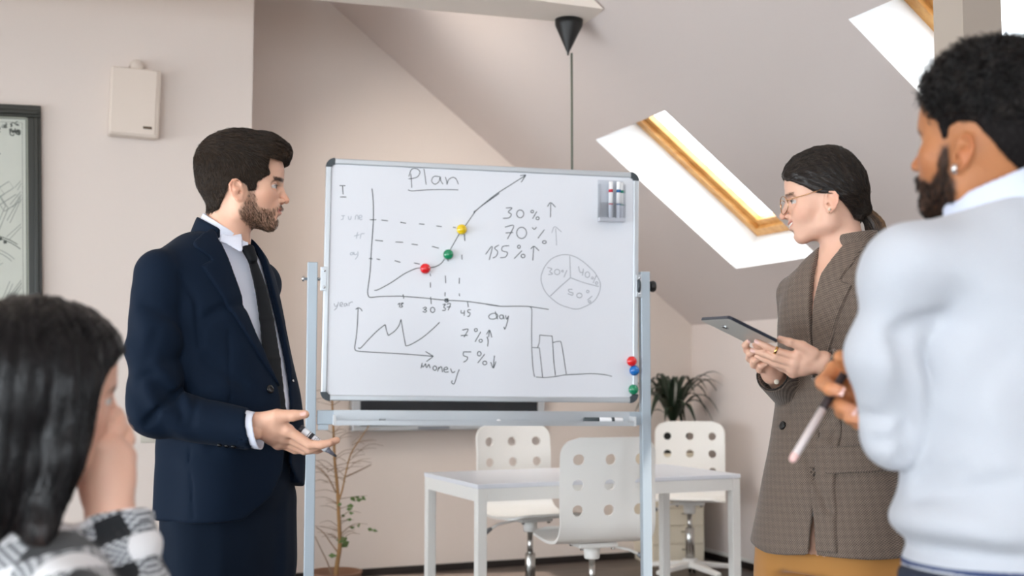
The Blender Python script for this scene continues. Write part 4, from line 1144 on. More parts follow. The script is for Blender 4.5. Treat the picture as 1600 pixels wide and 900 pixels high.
skin_m = mat('skin', (1, 1, 1, 1), 0.48, spec=0.35, sss=0.12, attr='Col', bump=0.12, scale=420)
nail_m = mat('fingernail', srgb(236, 190, 180), 0.25)

def finger(P, pts, rs, k=0.004): return s_chain(P, pts, rs, k)
def hand_field(P, wrist, mcps, fingers, thumb, wr=0.024, pr=0.0135, k=0.016):
    """one continuous hand: palm web from wrist to the knuckles, four fingers, a thumb"""
    d = None
    for m_ in mcps:
        e = s_cone(P, wrist, m_, wr * 0.8, pr); d = e if d is None else smin(d, e, k)
    for i in range(len(mcps) - 1):
        d = smin(d, s_cone(P, mcps[i], mcps[i + 1], pr, pr), 0.008)
        mid = [(np.array(wrist) * .35 + np.array(m_) * .65) for m_ in (mcps[i], mcps[i + 1])]
        d = smin(d, s_cone(P, mid[0], mid[1], pr * 1.05, pr * 1.05), 0.012)
    for pts, rs in fingers: d = smin(d, finger(P, pts, rs), 0.005)
    pts, rs = thumb; d = smin(d, finger(P, pts, rs), 0.010)
    return d
def plain_hand(P, w, d, n, s_, k=1.0):
    """a relaxed hand: wrist w, pointing along d, palm facing n, thumb on the side s_"""
    w = np.array(w, float); d = np.array(d, float); d /= np.linalg.norm(d); n = np.array(n, float); n -= d * (n @ d); n /= np.linalg.norm(n)
    t = np.cross(d, n); t = t if t @ np.array(s_, float) > 0 else -t
    mc = [w + (d * L + t * o) * k for L, o in ((.088, .030), (.092, .010), (.088, -.010), (.080, -.028))]; fi = []
    for m_, L in zip(mc, (1.0, 1.1, 1.02, .82)):
        p1 = m_ + (d * .040 + n * .010) * L * k; p2 = p1 + (d * .018 + n * .018) * L * k; p3 = p2 + (d * .006 + n * .020) * L * k
        fi.append(([m_, p1, p2, p3], [.0105 * k, .0095 * k, .0086 * k, .0074 * k]))
    th = ([w + (d * .025 + t * .022) * k, w + (d * .055 + t * .045 + n * .008) * k, w + (d * .085 + t * .052 + n * .018) * k, w + (d * .108 + t * .050 + n * .026) * k], [.016 * k, .013 * k, .011 * k, .009 * k])
    return hand_field(P, w, mc, fi, th, .023 * k, .0125 * k)
def nail(tip, d, up, w, l, parent):
    d = Vector(d).normalized(); up = Vector(up); up = (up - d * up.dot(d)).normalized(); s_ = d.cross(up); tip = Vector(tip); vs = []; fs = []
    for i in range(5):
        for j in range(5):
            u = (j / 4 - .5) * 2; v = i / 4; ww = w * (1 - .25 * (2 * v - 1) ** 4)
            vs.append(tip + d * (l * (v - .6)) + s_ * (u * ww) - up * (0.35 * u * u * w) + up * 0.0004)
    for i in range(4):
        for j in range(4): a = i * 5 + j; fs.append((a, a + 1, a + 6, a + 5))
    return mesh_obj('fingernail', vs, fs, nail_m, parent, True)
def comb(name, V, N, dirf, n, length, k, lift, w0, m, parent, cols, rng, curv=5.0, wav=0.0, w1=0.15, keep=None, fn=None, rise=(0.0, 0.0015)):
    """hairs rooted on a hair cap: V, N its vertices and outward normals; dirf(points) the combing direction"""
    idx = rng.integers(0, len(V), n) if keep is None else rng.choice(np.nonzero(keep)[0], n)
    R = V[idx] + rng.normal(0, 0.0012, (n, 3)); Nn = N[idx]
    L = length * rng.uniform(0.6, 1.25, n) if not callable(length) else length(R) * rng.uniform(0.6, 1.25, n)
    pts = [R]; p = R.copy(); nn = Nn.copy()
    step = (L / (k - 1))[:, None]
    jit = rng.normal(0, 1, (n, 3)) * 0.16
    for i in range(1, k):
        d = dirf(p) + jit; d -= nn * (d * nn).sum(1)[:, None]; d /= np.maximum(vlen(d), 1e-6)[:, None]
        p = p + d * step + nn * step * (lift * (1 if i < k / 2 else -0.4))- nn * (step ** 2) * curv * 0.5
        if fn is not None:      # stay on the hair surface, rising a little towards the tips
            pf = p.astype(np.float32); dd = fn(pf); gg = grad(fn, pf); hgt = rise[0] + (rise[1] - rise[0]) * i / (k - 1)
            p = p + gg * np.clip(hgt * rng.uniform(.2, 1, n) - dd, -.01, .01)[:, None]; nn = gg
        pts.append(p.copy())
    Pth = np.stack(pts, 1)
    if wav:
        t = np.linspace(0, 1, k)[None, :, None]; ph = rng.uniform(0, 6.28, (n, 1, 3)); Pth = Pth + wav * t * np.sin(ph + t * 9)
    c0 = np.array(cols[0]); c1 = np.array(cols[1]); t = rng.random(n)[:, None] ** 2
    return strands(name, R, Pth, w0, m, parent, w1, c0 + (c1 - c0) * t)
def mesh_normals(V, Q):
    n = np.zeros_like(V); f = np.cross(V[Q[:, 2]] - V[Q[:, 0]], V[Q[:, 3]] - V[Q[:, 1]])
    for k in range(4): np.add.at(n, Q[:, k], f)
    return n / np.maximum(vlen(n), 1e-12)[:, None]
def hair_cap(name, fn, lo, hi, h, m, parent, rel=1, cols=None):
    V, Q = polygonise(fn, lo, hi, h); V = relax(V, Q, rel); o = mesh_obj(name, V, Q, m, parent, True)
    if cols is not None: set_colors(o, cols(V))
    return o, V, mesh_normals(V, Q)
hair_m = mat('hair', (1, 1, 1, 1), 0.32, spec=0.32, attr='Col')
hair_matte = mat('hair_matte', (1, 1, 1, 1), 0.7, spec=0.08, attr='Col')
def side_q(q, dx, dz): k = np.abs(q[..., 1]) / .077; return q[..., 0] + dx * k, q[..., 2] + dz * k
# ================================================================== MAN IN THE NAVY SUIT
MY = 2.96
def mm(x, y, dy=0.0): return np.array(at(x, y, MY + dy))
man = thing('person', 'bearded man in navy suit and dark tie, standing left of the whiteboard, palm open', 'person', (mm(350, 800)[0], MY, 0))
PHI = math.radians(30)
mF = np.array((math.cos(PHI), -math.sin(PHI), 0)); mR = np.array((-math.sin(PHI), -math.cos(PHI), 0))
Hm = Head(mm(374.3, 299.5), head_axes((math.cos(.19), math.sin(.19))), 1.0)
# ---- body
neck0 = mm(376, 318, .0); neck1 = mm(349, 388, .0)
def c_at(x, y, f=0, s=0, up=0): return mm(x, y) + mF * f + mR * s + np.array((0, 0, up))
TOR = [(366, 337, .065, .085), (384, 334, .088, .118), (402, 331, .104, .150), (430, 330, .118, .176), (475, 335, .130, .186), (530, 345, .140, .182), (600, 356, .150, .180), (660, 361, .153, .184), (730, 361, .156, .188), (812, 357, .150, .190)]
def tor_lev(rows, df=0.0, dw=0.0):
    out = []
    for y, x, af, aw in rows: c = mm(x, y); out.append((c[2], c[0], c[1], af + df, aw + dw))
    return out
m_sh = mm(330, 436) + mR * 0.170; m_el = mm(241, 643, -.20); m_wr = mm(400, 673, -.215)
m_shf = mm(330, 438) - mR * 0.168; m_elf = mm(330, 640, .20); m_wrf = mm(385, 760, .12)
def man_torso(P): return s_loft(P, tor_lev(TOR), -PHI, 2.3, .02)
def Zm(x, y, dy=0.0): return mm(380 + x / 8.18, 620 + y / 8.18, -.215 + dy)
mfing = [([Zm(565, 425), Zm(850, 612, -.004), Zm(1000, 612, -.006), Zm(1105, 592, -.006)], [.0125, .0108, .0095, .0080]),
         ([Zm(535, 505, .022), Zm(845, 668, .024), Zm(1040, 612, .026), Zm(1195, 556, .026)], [.0125, .0108, .0098, .0082]),
         ([Zm(500, 560, .042), Zm(780, 688, .048), Zm(950, 676, .052), Zm(1070, 640, .054)], [.0118, .0100, .0092, .0078]),
         ([Zm(455, 590, .060), Zm(660, 680, .070), Zm(790, 690, .076), Zm(880, 680, .078)], [.0108, .0090, .0080, .0070])]
def man_hand(P):
    d = hand_field(P, Zm(180, 355, .012), [Zm(560, 430), Zm(530, 510, .022), Zm(495, 562, .042), Zm(450, 592, .060)], mfing,
                   ([Zm(280, 290, .0), Zm(430, 250, -.012), Zm(640, 240, -.016), Zm(790, 224, -.016)], [.019, .0165, .0128, .0098]), .025, .0145)
    d = smin(d, s_ell(P, Zm(400, 330, -.004), (.026, .016, .018)), .012)
    return smin(d, s_cone(P, m_wr - (m_wr - m_el) * .35, Zm(190, 355, .010), .033, .0235), .012)
HL, HH = Hm.O - .17, Hm.O + .20
def man_headneck(P):
    q = Hm.loc(P); d = Hm.field(q)
    d = smin(d, s_chain(P, [neck0 + np.array((-.02, 0, 0)), neck1], [.053, .061], .02), .022)
    return smin(d, s_ball(P, Hm.wor((0.010, 0, -0.128)), 0.014), .02)
msk = srgb(226, 178, 152)
BEARD = [(.041, .010), (.0245, .010), (.0205, -.0136), (.010, -.0306), (0, -.047), (.006, -.068), (.032, -.092), (.0765, -.102), (.094, -.086), (.096, -.071), (.0885, -.065), (.086, -.058), (.092, -.050), (.112, -.0405), (.112, -.030), (.104, -.028), (.095, -.034), (.079, -.044), (.062, -.040), (.045, -.0345), (.042, -.009)]
def beard_w(q, n=True):
    sx_, sz_ = side_q(q, .0, .011); d = poly2(sx_, sz_ + (fbm(q, 300, 1) * .006 if n else 0), BEARD)
    lips = np.exp(-((q[..., 2] + 0.048) / .0085) ** 2 - (q[..., 1] / .024) ** 2) * (q[..., 0] > .085)
    return (1 - sstep(d, -.006, .004)) * (1 - np.clip(lips * 1.6, 0, 1))
def man_extra(c, q, a):
    return mixc(c, (0.16, 0.092, 0.058), beard_w(q) * 0.5)
vs, qs = polygonise(man_headneck, HL, HH, .0023); vs = relax(vs, qs, 1, .4)
col = skin_cols(Hm, msk, srgb(205, 128, 118), man_extra)(vs.astype(np.float32))
parts_v = [vs]; parts_q = [qs]; parts_c = [col]
def add_piece(fn, lo, hi, h, rel=1, c=msk):
    v, q = polygonise(fn, lo, hi, h); v = relax(v, q, rel, .4)
    q = q + sum(len(x) for x in parts_v); parts_v.append(v); parts_q.append(q); parts_c.append(np.tile(np.array(c[:3]), (len(v), 1)))
hc = Zm(600, 450)
add_piece(man_hand, hc - .14, hc + .14, .002)
fdir = m_wrf - m_elf
add_piece(lambda P: smin(plain_hand(P, m_wrf, fdir, -mF * 0 - (m_wrf - mm(357, 760)), mF), s_cone(P, m_wrf - fdir * .3, m_wrf, .030, .023), .012), m_wrf - .24, m_wrf + .24, .003)
def man_under(P):      # torso, arms and legs under the clothes
    d = s_loft(P, tor_lev(TOR, -.05, -.04), -PHI)
    d = smin(d, s_chain(P, [m_sh, m_el, m_wr], [.045, .036, .024], .01), .03)
    d = smin(d, s_chain(P, [m_shf, m_elf, m_wrf], [.045, .036, .024], .01), .03)
    d = smin(d, s_cone(P, neck1 + np.array((0, 0, .02)), mm(334, 420), .052, .07), .03)
    for s_ in (.09, -.09):
        h = mm(357, 800) + mR * s_; d = smin(d, s_chain(P, [h, (h[0] + .01, h[1], .5), (h[0] - .02, h[1], .09)], [.075, .05, .038], .01), .03)
    return d
add_piece(man_under, mm(350, 800) * (1, 1, 0) - (.42, .42, 0), mm(350, 800) * (1, 1, 0) + (.42, .42, 1.62), .012)
body = mesh_obj('body', np.concatenate(parts_v), np.concatenate(parts_q), skin_m, man, True)
set_colors(body, np.concatenate(parts_c)); 
add_eyes(Hm, man, (0.08, 0.05, 0.03)); add_lashes(Hm, man)
nail(Zm(770, 205, -.026), Zm(800, 224) - Zm(640, 240), (0.1, -.75, .65), .0068, .014, man)
# ---- hair
HAIR_M = [(.100, .150), (.124, .128), (.130, .103), (.122, .084), (.108, .081), (.092, .086), (.074, .088), (.070, .067), (.074, .046), (.045, .028), (.041, .005), (.0245, .005), (.019, .020), (-.007, .0305), (-.024, .0175), (-.029, -.003), (-.036, -.0185), (-.0485, -.047), (-.072, -.058), (-.110, -.05), (-.14, .05), (-.12, .19), (.0, .21), (.07, .19)]
crown = np.array((-.052, .035, .118))
def man_hair(P):
    q = Hm.loc(P); d0 = Hm.field(q, False)
    d0 = smin(d0, s_chain(P, [neck0 + np.array((-.02, 0, 0)), neck1], [.053, .061], .02), .022)
    top = sstep(q[..., 2], .03, .12); fr = sstep(q[..., 0], .02, .10)
    off = .0035 + .004 * sstep(q[..., 2], -.05, .02) + .013 * top + .012 * top * fr
    d = d0 - off
    d = smin(d, s_chain(q, [(.095, -.03, .104), (.108, .005, .106), (.1, .04, .104)], [.017, .0175, .015], .01), .014)
    n_ = fbm(q, (70, 130, 160), 2) * .0045 + fbm(q, (240, 420, 420), 1) * .002
    d = d + n_ * (0.35 + .65 * top)
    sx_, sz_ = side_q(q, .0, .011); d = smax(d, poly2(sx_, sz_ + fbm(q, 220, 1) * .006, HAIR_M), .004)
    return d
hcol = lambda V: mixc(np.tile(np.array((0.026, 0.018, 0.013)), (len(V), 1)), (0.10, 0.062, 0.038), np.clip(sstep(Hm.loc(V.astype(np.float32))[:, 0], .06, .12) * .5 + gaus(Hm.loc(V.astype(np.float32)), crown + (0, .01, 0), .012) * .6, 0, 1))
ho, hv, hn = hair_cap('hair', man_hair, HL, HH, .0026, hair_matte, man, 1, hcol)
def man_comb(P):
    q = Hm.loc(P.astype(np.float32)); v = q - crown
    fw = np.stack([np.ones(len(q)), v[:, 1] * 1.5, 0.35 * sstep(q[:, 0], .03, .1)], -1)
    rad = v / np.maximum(vlen(v), .01)[:, None]
    side = np.stack([np.full(len(q), -.15), np.zeros(len(q)), -np.ones(len(q))], -1) + np.stack([.7 * sstep(q[:, 0], -.02, .05), 0 * q[:, 0], 0 * q[:, 0]], -1)
    t = sstep(q[:, 2], .045, .10)[:, None]
    d = (fw * .75 + rad * .6) * t + (side + rad * .5) * (1 - t)
    return d @ Hm.R.T
rgm = np.random.default_rng(21)
lenf = lambda R: .010 + .026 * sstep(Hm.loc(R.astype(np.float32))[:, 2], .03, .11)
comb('hair_strands', hv, hn, man_comb, 9000, lenf, 5, .16, .00038, hair_m, man, ((0.014, 0.010, 0.008), (0.10, 0.062, 0.040)), rgm, fn=man_hair, rise=(.0, .0035))
# beard hairs
bw = beard_w(Hm.loc(vs.astype(np.float32)), False); bw[Hm.loc(vs.astype(np.float32))[:, 0] < -.005] = 0
bn = mesh_normals(vs, qs)
def beard_dir(P):
    q = Hm.loc(P.astype(np.float32)); return np.stack([np.full(len(q), .35), q[:, 1] * 0, -np.ones(len(q))], -1) @ Hm.R.T
comb('beard', vs, bn, beard_dir, 4200, .0072, 3, .35, .00030, hair_m, man, ((0.04, 0.023, 0.014), (0.24, 0.145, 0.09)), rgm, keep=(bw * np.clip(1.1 - 9 * np.maximum(0, Hm.loc(vs.astype(np.float32))[:, 2] + .075), .35, 1) > rgm.random(len(bw))))
br_ = np.abs(Hm.loc(vs.astype(np.float32)) - np.array((0.095, 0, .033), dtype=np.float32))
qv = Hm.loc(vs.astype(np.float32)); aby = np.abs(qv[:, 1])
ebm = (np.abs(qv[:, 2] - .0285) < .0036) & (aby > .011) & (aby < .05) & (qv[:, 0] > .055)
comb('eyebrows', vs, bn, lambda P: np.stack([np.full(len(P), -.3), np.sign(Hm.loc(P.astype(np.float32))[:, 1]), np.full(len(P), .12)], -1) @ Hm.R.T, 420, .0075, 3, .12, .00035, hair_m, man, ((0.02, 0.013, 0.01), (0.05, 0.03, 0.02)), rgm, keep=ebm)

# ---- suit
suit = mat('navy_suit_cloth', srgb(6, 22, 40), 0.8, bump=0.10, scale=900, var=0.05, spec=0.15, sheen=0.02)
suit_d = mat('navy_trouser_cloth', srgb(7, 21, 37), 0.8, bump=0.10, scale=900, spec=0.15, sheen=0.02)
shirt_m = mat('pale_shirt_cotton', srgb(222, 226, 240), 0.8, bump=0.06, scale=700)
tie_m = mat('black_tie', srgb(14, 17, 22), 0.6, bump=0.08, scale=1200, spec=.2)
btn_m = mat('black_button', srgb(18, 18, 20), 0.25)
def man_fs(P):       # coordinates in the body's own frame: forward, towards the near arm, up
    c = mm(350, 500); q = P - A3(c); return q @ mF.astype(np.float32), q @ mR.astype(np.float32)
zz = lambda y: mm(350, y)[2]
def near_edge(z):    # near front edge as distance across from the mid line
    return np.interp(z, [zz(825), zz(800), zz(770), zz(735), zz(700), zz(600), zz(560), zz(512), zz(440), zz(400), zz(380), zz(350)], [.135, .075, .010, -.020, -.028, -.020, .010, .034, .060, .074, .078, .06])
def far_edge(z):
    return np.interp(z, [zz(812), zz(755), zz(700), zz(630), zz(560), zz(480), zz(420), zz(390), zz(350)], [-.06, -.056, -.060, -.076, -.082, -.078, -.072, -.072, -.06])
def folds(P, c, d, fr, amp, rad):
    """soft cloth creases around c, running across direction d"""
    q = P - A3(c); w = np.exp(-(q * q).sum(-1) / (rad * rad)); t = q @ A3(d) * fr + fbm(P, 9, 2) * 3.2
    return amp * w * np.sin(t)
arm_dir = (m_wr - m_el) / np.linalg.norm(m_wr - m_el)
def man_sleeve0(P):
    d = s_chain(P, [m_sh, m_sh * .5 + m_el * .5 + np.array((-.004, 0, .0)), m_el + np.array((0, 0, .005))], [.060, .065, .060], .02)
    fo = s_cone(P, m_el, m_wr - arm_dir * .012, .058, .047)
    d = smin(d, fo, .02)
    cut = (P - A3(m_wr - arm_dir * .008)) @ A3(arm_dir * .93 + np.array((0, 0, .36)))
    cut = np.where(((P - A3(m_el)) @ A3(arm_dir)) > .05, cut, -1)
    d = smax(d, cut, .004)
    d = smax(d, -smax(s_cone(P, m_wr - arm_dir * .05, m_wr + arm_dir * .05, .041, .041), -cut - .05, .002), .003)
    el = m_el + np.array((.035, -.02, .03))
    d = d + folds(P, el, (.75, 0, .66), 105, .0065, .085) + folds(P, m_el * .6 + m_sh * .4, (.3, 0, .95), 70, .0042, .12)
    return d + folds(P, m_sh * .75 + m_el * .25, (.8, 0, .4), 60, .004, .10)
def man_jacket00(P):
    d = man_torso(P)
    d = smin(d, s_chain(P, [mm(336, 380), m_sh * .82 + mm(336, 402) * .18, m_sh], [.03, .050, .058], .02), .03)
    d = smin(d, s_chain(P, [mm(336, 380), m_shf * .82 + mm(336, 402) * .18, m_shf], [.03, .048, .054], .02), .03)
    f, s = man_fs(P)
    # waist shaping, hanging folds
    d = d + .004 * np.sin(s * 40 + f * 30 + 2.5 * fbm(P, (6, 6, 3), 1)) * sstep(zz(560) - P[..., 2], 0, .1)
    d = d + folds(P, mm(330, 650, -.15), (.4, 0, .9), 60, .006, .12) + folds(P, mm(385, 500, -.1), (.8, 0, .5), 50, .0055, .12) + folds(P, mm(330, 600, -.12), (.8, 0, .6), 55, .005, .1)
    return d
sl_cr = Creases(man_sleeve0, [([(316, 590), (288, 606), (256, 632), (230, 660)], .009, .016), ([(302, 604), (306, 634), (300, 660)], .009, .007), ([(275, 618), (286, 652)], .009, .006), ([(218, 596), (262, 566), (296, 556)], .012, .006), ([(228, 476), (262, 492), (288, 520)], .014, .006), ([(244, 520), (232, 560)], .012, .004)], 2.4, 3.1)
jk_cr = Creases(man_jacket00, [([(318, 500), (350, 480), (378, 478)], .012, .008), ([(357, 520), (359, 580), (358, 640)], .0035, .005), ([(296, 700), (300, 760), (302, 808)], .0035, .005), ([(322, 560), (350, 580), (380, 600)], .014, .006), ([(330, 700), (370, 690), (410, 700)], .014, .005), ([(280, 430), (306, 470), (312, 540)], .007, .009)], 2.4, 3.2)
def man_sleeve(P): return man_sleeve0(P) + sl_cr(P)
def man_jacket0(P): return man_jacket00(P) + jk_cr(P)
def man_open(P):     # signed: negative inside the front opening
    f, s = man_fs(P); z = P[..., 2]
    return np.maximum(np.maximum(s - near_edge(z), far_edge(z) - s), .0 - f)
def man_jacket(P):
    d = man_jacket0(P)
    d = smin(d, man_sleeve(P), .006)
    d = smin(d, s_chain(P, [m_shf, m_elf, m_wrf], [.062, .056, .045], .02), .02)
    hollow = s_loft(P, tor_lev(TOR, -.012, -.012), -PHI)
    d = smax(d, -smax(hollow, man_open(P) - .05, .01), .003)
    d = smax(d, -man_open(P), .004)
    neckcut = s_chain(P, [mm(357, 372), mm(366, 318)], [.064, .062])
    d = smax(d, -neckcut, .004)
    f_, s_ = man_fs(P); hm = zz(811) + .012 * np.sin(s_ * 12)
    hm = np.where((f_ > .02) & (s_ < -.036), np.interp(s_, [-.15, -.11, -.056, -.04], [zz(764), zz(756), zz(722), zz(722)]), hm)
    hem = hm - P[..., 2]
    return smax(d, hem, .004)
jc = mm(350, 590)
organic('jacket', man_jacket, jc - (.36, .38, .40), jc + (.36, .42, .40), .0048, suit, man, 1)
# lapels: raised bands along the opening with a notch
def man_lapel(P, near=True):
    f, s = man_fs(P); z = P[..., 2]
    e = near_edge(z) if near else -far_edge(z); t = (s if near else -s) - e
    wd = (1.0 if near else .62) * np.interp(z, [zz(606), zz(590), zz(520), zz(440), zz(424), zz(414), zz(408), zz(396), zz(365)], [.0, .010, .040, .072, .078, .046, .050, .062, .040])
    d = smax(man_jacket0(P) - .0065, -man_jacket0(P) - .006, .002)
    d = smax(d, np.maximum(-t, t - wd) * .8, .003)
    d = smax(d, -s_chain(P, [mm(357, 372), mm(366, 318)], [.060, .058]), .003)
    return smax(d, .02 - f, .003)
organic('lapel', lambda P: man_lapel(P, True), jc - (.30, .35, .1), jc + (.25, .3, .40), .0036, suit, man, 1)
organic('lapel', lambda P: man_lapel(P, False), jc - (.30, .35, .1), jc + (.25, .3, .40), .0036, suit, man, 1)
# jacket collar standing behind the shirt collar
n_ax = (mm(366, 318) - mm(340, 388)); n_ax /= np.linalg.norm(n_ax)
def ring_collar(P, r, th, top_plane, bot_plane, gap=None):
    d = s_chain(P, [mm(334, 404), mm(347, 366), mm(362, 325)], [r + .012, r + .002, r], .01)
    d = np.abs(d) - th
    d = smax(d, top_plane(P), .002); d = smax(d, bot_plane(P), .002)
    if gap is not None: d = smax(d, -gap(P), .002)
    return d
def pl(a, n): a = A3(a); n = A3(n); n = n / np.sqrt(n @ n); return lambda P: (P - a) @ n
organic('collar', lambda P: ring_collar(P, .0645, .0045, pl(mm(317, 343), (.52, 0, 1)), pl(mm(300, 382), (-.55, .0, -1)), lambda P: .035 - man_fs(P)[0]),
        mm(345, 365) - .13, mm(345, 365) + .13, .003, suit, man, 1)
# shirt
def man_shirt(P):
    d = s_loft(P, tor_lev(TOR, -.014, -.014), -PHI)
    f, s = man_fs(P)
    d = smax(d, np.maximum(s - .13, -.12 - s), .01); d = smax(d, -f, .01)
    d = smax(d, zz(690) - P[..., 2], .01)
    return d + folds(P, mm(398, 470, -.1), (.3, 0, 1), 90, .002, .08)
organic('shirt', man_shirt, jc - (.28, .3, .2), jc + (.26, .3, .38), .0048, shirt_m, man, 1)
scol = lambda P: ring_collar(P, .0565, .0035, pl(mm(322, 335), (.62, .0, 1)), pl(mm(322, 372), (-.35, 0, -1)), lambda P: np.maximum(np.abs(man_fs(P)[1] + .012 + .0 * P[..., 2]) - .012 - np.clip((mm(0, 372)[2] - P[..., 2]) * 1.2, 0, .05), .0 - man_fs(P)[0]))
organic('shirt_collar', scol, mm(350, 365) - .12, mm(350, 365) + .12, .0026, shirt_m, man, 1)
ctip = mm(376, 391, -.085); cb0 = mm(346, 372, -.078); cb1 = mm(386, 384, -.05)
organic('collar_flap', lambda P: smin(s_flatcone(P, (cb0 + cb1) / 2 + np.array((-.008, 0, .012)), ctip, .030, .006, .0028, .0028, mF + mR * .5), s_flatcone(P, cb0, cb1, .012, .010, .0028, .0028, mF + mR * .5), .006), mm(366, 380) - (.08, .16, .08), mm(366, 380) + (.08, .08, .08), .0022, shirt_m, man, 1)
# tie
def tie_pt(x, y, f): 
    c = mm(np.interp(y, [r[0] for r in TOR], [r[1] for r in TOR]), y); af = np.interp(y, [r[0] for r in TOR], [r[2] for r in TOR])
    b = c + mF * (af - .004 + f); dx = (x - (800 + b[0] / b[1] * FPX)) / FPX * b[1]
    return b + mR * (dx / mR[0]) * .6 + np.array((dx * .4, 0, 0))
def man_tie(P):
    k0, k1 = tie_pt(384, 391, .012), tie_pt(391, 408, .012)
    d = s_flatcone(P, k0, k1, .021, .015, .011, .010, mF)
    pts = [tie_pt(390, 408, .006), tie_pt(403, 450, .004), tie_pt(414, 500, .002), tie_pt(424, 560, .002), tie_pt(434, 640, .004), tie_pt(436, 670, .002)]
    ws = [.014, .020, .025, .029, .033, .034]
    for i in range(len(pts) - 1): d = smin(d, s_flatcone(P, pts[i], pts[i + 1], ws[i], ws[i + 1], .0045, .0045, mF + mR * .1), .004)
    d2 = pl(tie_pt(434, 655, .0), (0, 0, -1))(P)
    return smax(d, d2, .002)
organic('tie', man_tie, jc - (.12, .32, .12), jc + (.2, .1, .34), .0028, tie_m, man, 1)
# cuff of the shirt, buttons, trousers, shoes
cA = m_wr - arm_dir * .05; cB = m_wr + arm_dir * .012
def man_cuff(P):
    d = np.abs(s_cone(P, cA, m_wr + arm_dir * .06, .041, .037)) - .002
    t = (P - A3(m_wr)) @ A3(arm_dir * .93 + np.array((0, 0, .36)))
    return np.maximum(np.maximum(d, t - .005), -t - .05)
organic('shirt_cuff', man_cuff, m_wr - .09, m_wr + .09, .0024, shirt_m, man, 1)
def surf_btn(px, py, fn, r, m_, Y0, Y1, name='button'):
    """a button set on a cloth surface: march along the line of sight to the real surface"""
    t = np.linspace(Y0, Y1, 160); pts = np.array([np.array(at(px, py, y)) for y in t], dtype=np.float32); d = fn(pts); i = int(np.argmax(d < 0.0015))
    n = grad(fn, pts[i:i + 1])[0]
    MB().lathe([(r, -.002), (r, .0022), (r * .8, .0034), (r * .5, .0026), (.0005, .0026)], pts[i], Vector(n), 14).build(name, m_, man, True)
surf_btn(422, 608, man_jacket0, .0105, btn_m, 2.6, 3.0)
surf_btn(457, 595, man_jacket0, .0035, steel, 2.6, 3.15)
for k in range(3): surf_btn(343 + 11 * k, 695.5 + 1.2 * k, man_sleeve, .0055, btn_m, 2.5, 3.0)
surf_btn(400, 458, man_shirt, .004, shirt_m, 2.6, 3.0); 
def man_trousers(P):
    d = None
    for s_, dx in ((.085, -.012), (-.085, .022)):
        h = mm(357, 790) + mR * s_ + np.array((dx, 0, 0))
        e = s_chain(P, [h, (h[0] + .004, h[1], .62), (h[0] + .005, h[1], .5), (h[0] - .01, h[1], .12)], [.090, .086, .080, .072], .02)
        crease = folds(P, (h[0] + .03, h[1] - .05, .72), (1, 0, .25), 70, .0035, .16)
        e = e + crease + groove(P, [(h[0] + .075, h[1] - .07, z_) for z_ in (.95, .7, .5)], .02, -.006)
        d = e if d is None else smin(d, e, .018)
    d = smin(d, s_loft(P, [(zz(680), mm(361, 680)[0], MY, .128, .15), (zz(760), mm(360, 760)[0], MY, .130, .155), (zz(800), mm(358, 800)[0], MY, .118, .155), (zz(860), mm(357, 860)[0], MY, .114, .160), (zz(930), mm(357, 930)[0], MY, .100, .158)], -PHI), .03)
    d = smax(d, P[..., 2] - zz(672), .01)
    return smax(d, .04 - P[..., 2], .006)
tc = mm(357, 800); organic('trousers', man_trousers, (tc[0] - .32, tc[1] - .35, -.01), (tc[0] + .32, tc[1] + .35, zz(660)), .0065, suit_d, man, 1)
shoe_m = mat('black_shoe_leather', srgb(24, 22, 22), 0.3)
for s_, dx in ((.085, -.012), (-.085, .022)):
    h = mm(357, 790) + mR * s_ + np.array((dx - .01, 0, 0)); b = np.array((h[0], h[1], 0.0))
    fn = lambda P, b=b: smax(smin(s_flatcone(P, b + np.array((0, 0, .03)) - mF * .06, b + mF * .17 + np.array((0, 0, .022)), .036, .042, .036, .026, (0, 0, 1)), s_cone(P, b + np.array((0, 0, .03)), b + np.array((0, 0, .10)), .04, .04), .03), -P[..., 2], .004)
    organic('shoe', fn, b + (-.25, -.25, -.01), b + (.25, .25, .15), .005, shoe_m, man, 1)
# ---- the marker he holds
ma = Zm(722, 396, .012); mbk = Zm(1085, 682, .010); md = Vector(mbk - ma).normalized(); ML = (Vector(mbk) - Vector(ma)).length
mk = thing('marker', 'white and black board marker, uncapped, lying in the open hand of the suited man', 'marker', tuple(ma))
rr_ = .0090
white_l = mat('marker_label', srgb(226, 228, 234), .3); blk = mat('marker_black', srgb(30, 30, 38), .35)
MB().lathe([(rr_ * .8, 0), (rr_, .002), (rr_, ML * .12)], ma, md, 18).build('end_plug', blk, mk, True)
MB().lathe([(rr_, ML * .12), (rr_, ML * .93), (rr_ * .85, ML * .97)], ma, md, 18).build('barrel', white_l, mk, True)
MB().lathe([(rr_ * 1.03, ML * .36), (rr_ * 1.03, ML * .46)], ma, md, 18).build('band', blk, mk, True)
MB().lathe([(rr_ * 1.02, ML * .31), (rr_ * 1.02, ML * .33)], ma, md, 18).build('band', blk, mk, True)
MB().lathe([(rr_ * .8, ML * .96), (rr_ * .55, ML * 1.06), (rr_ * .42, ML * 1.2)], ma, md, 16).build('neck', mat('marker_grey', srgb(96, 98, 110), .4), mk, True)
MB().lathe([(rr_ * .34, ML * 1.2), (rr_ * .32, ML * 1.26), (rr_ * .15, ML * 1.29)], ma, md, 12).build('nib', blk, mk, True)
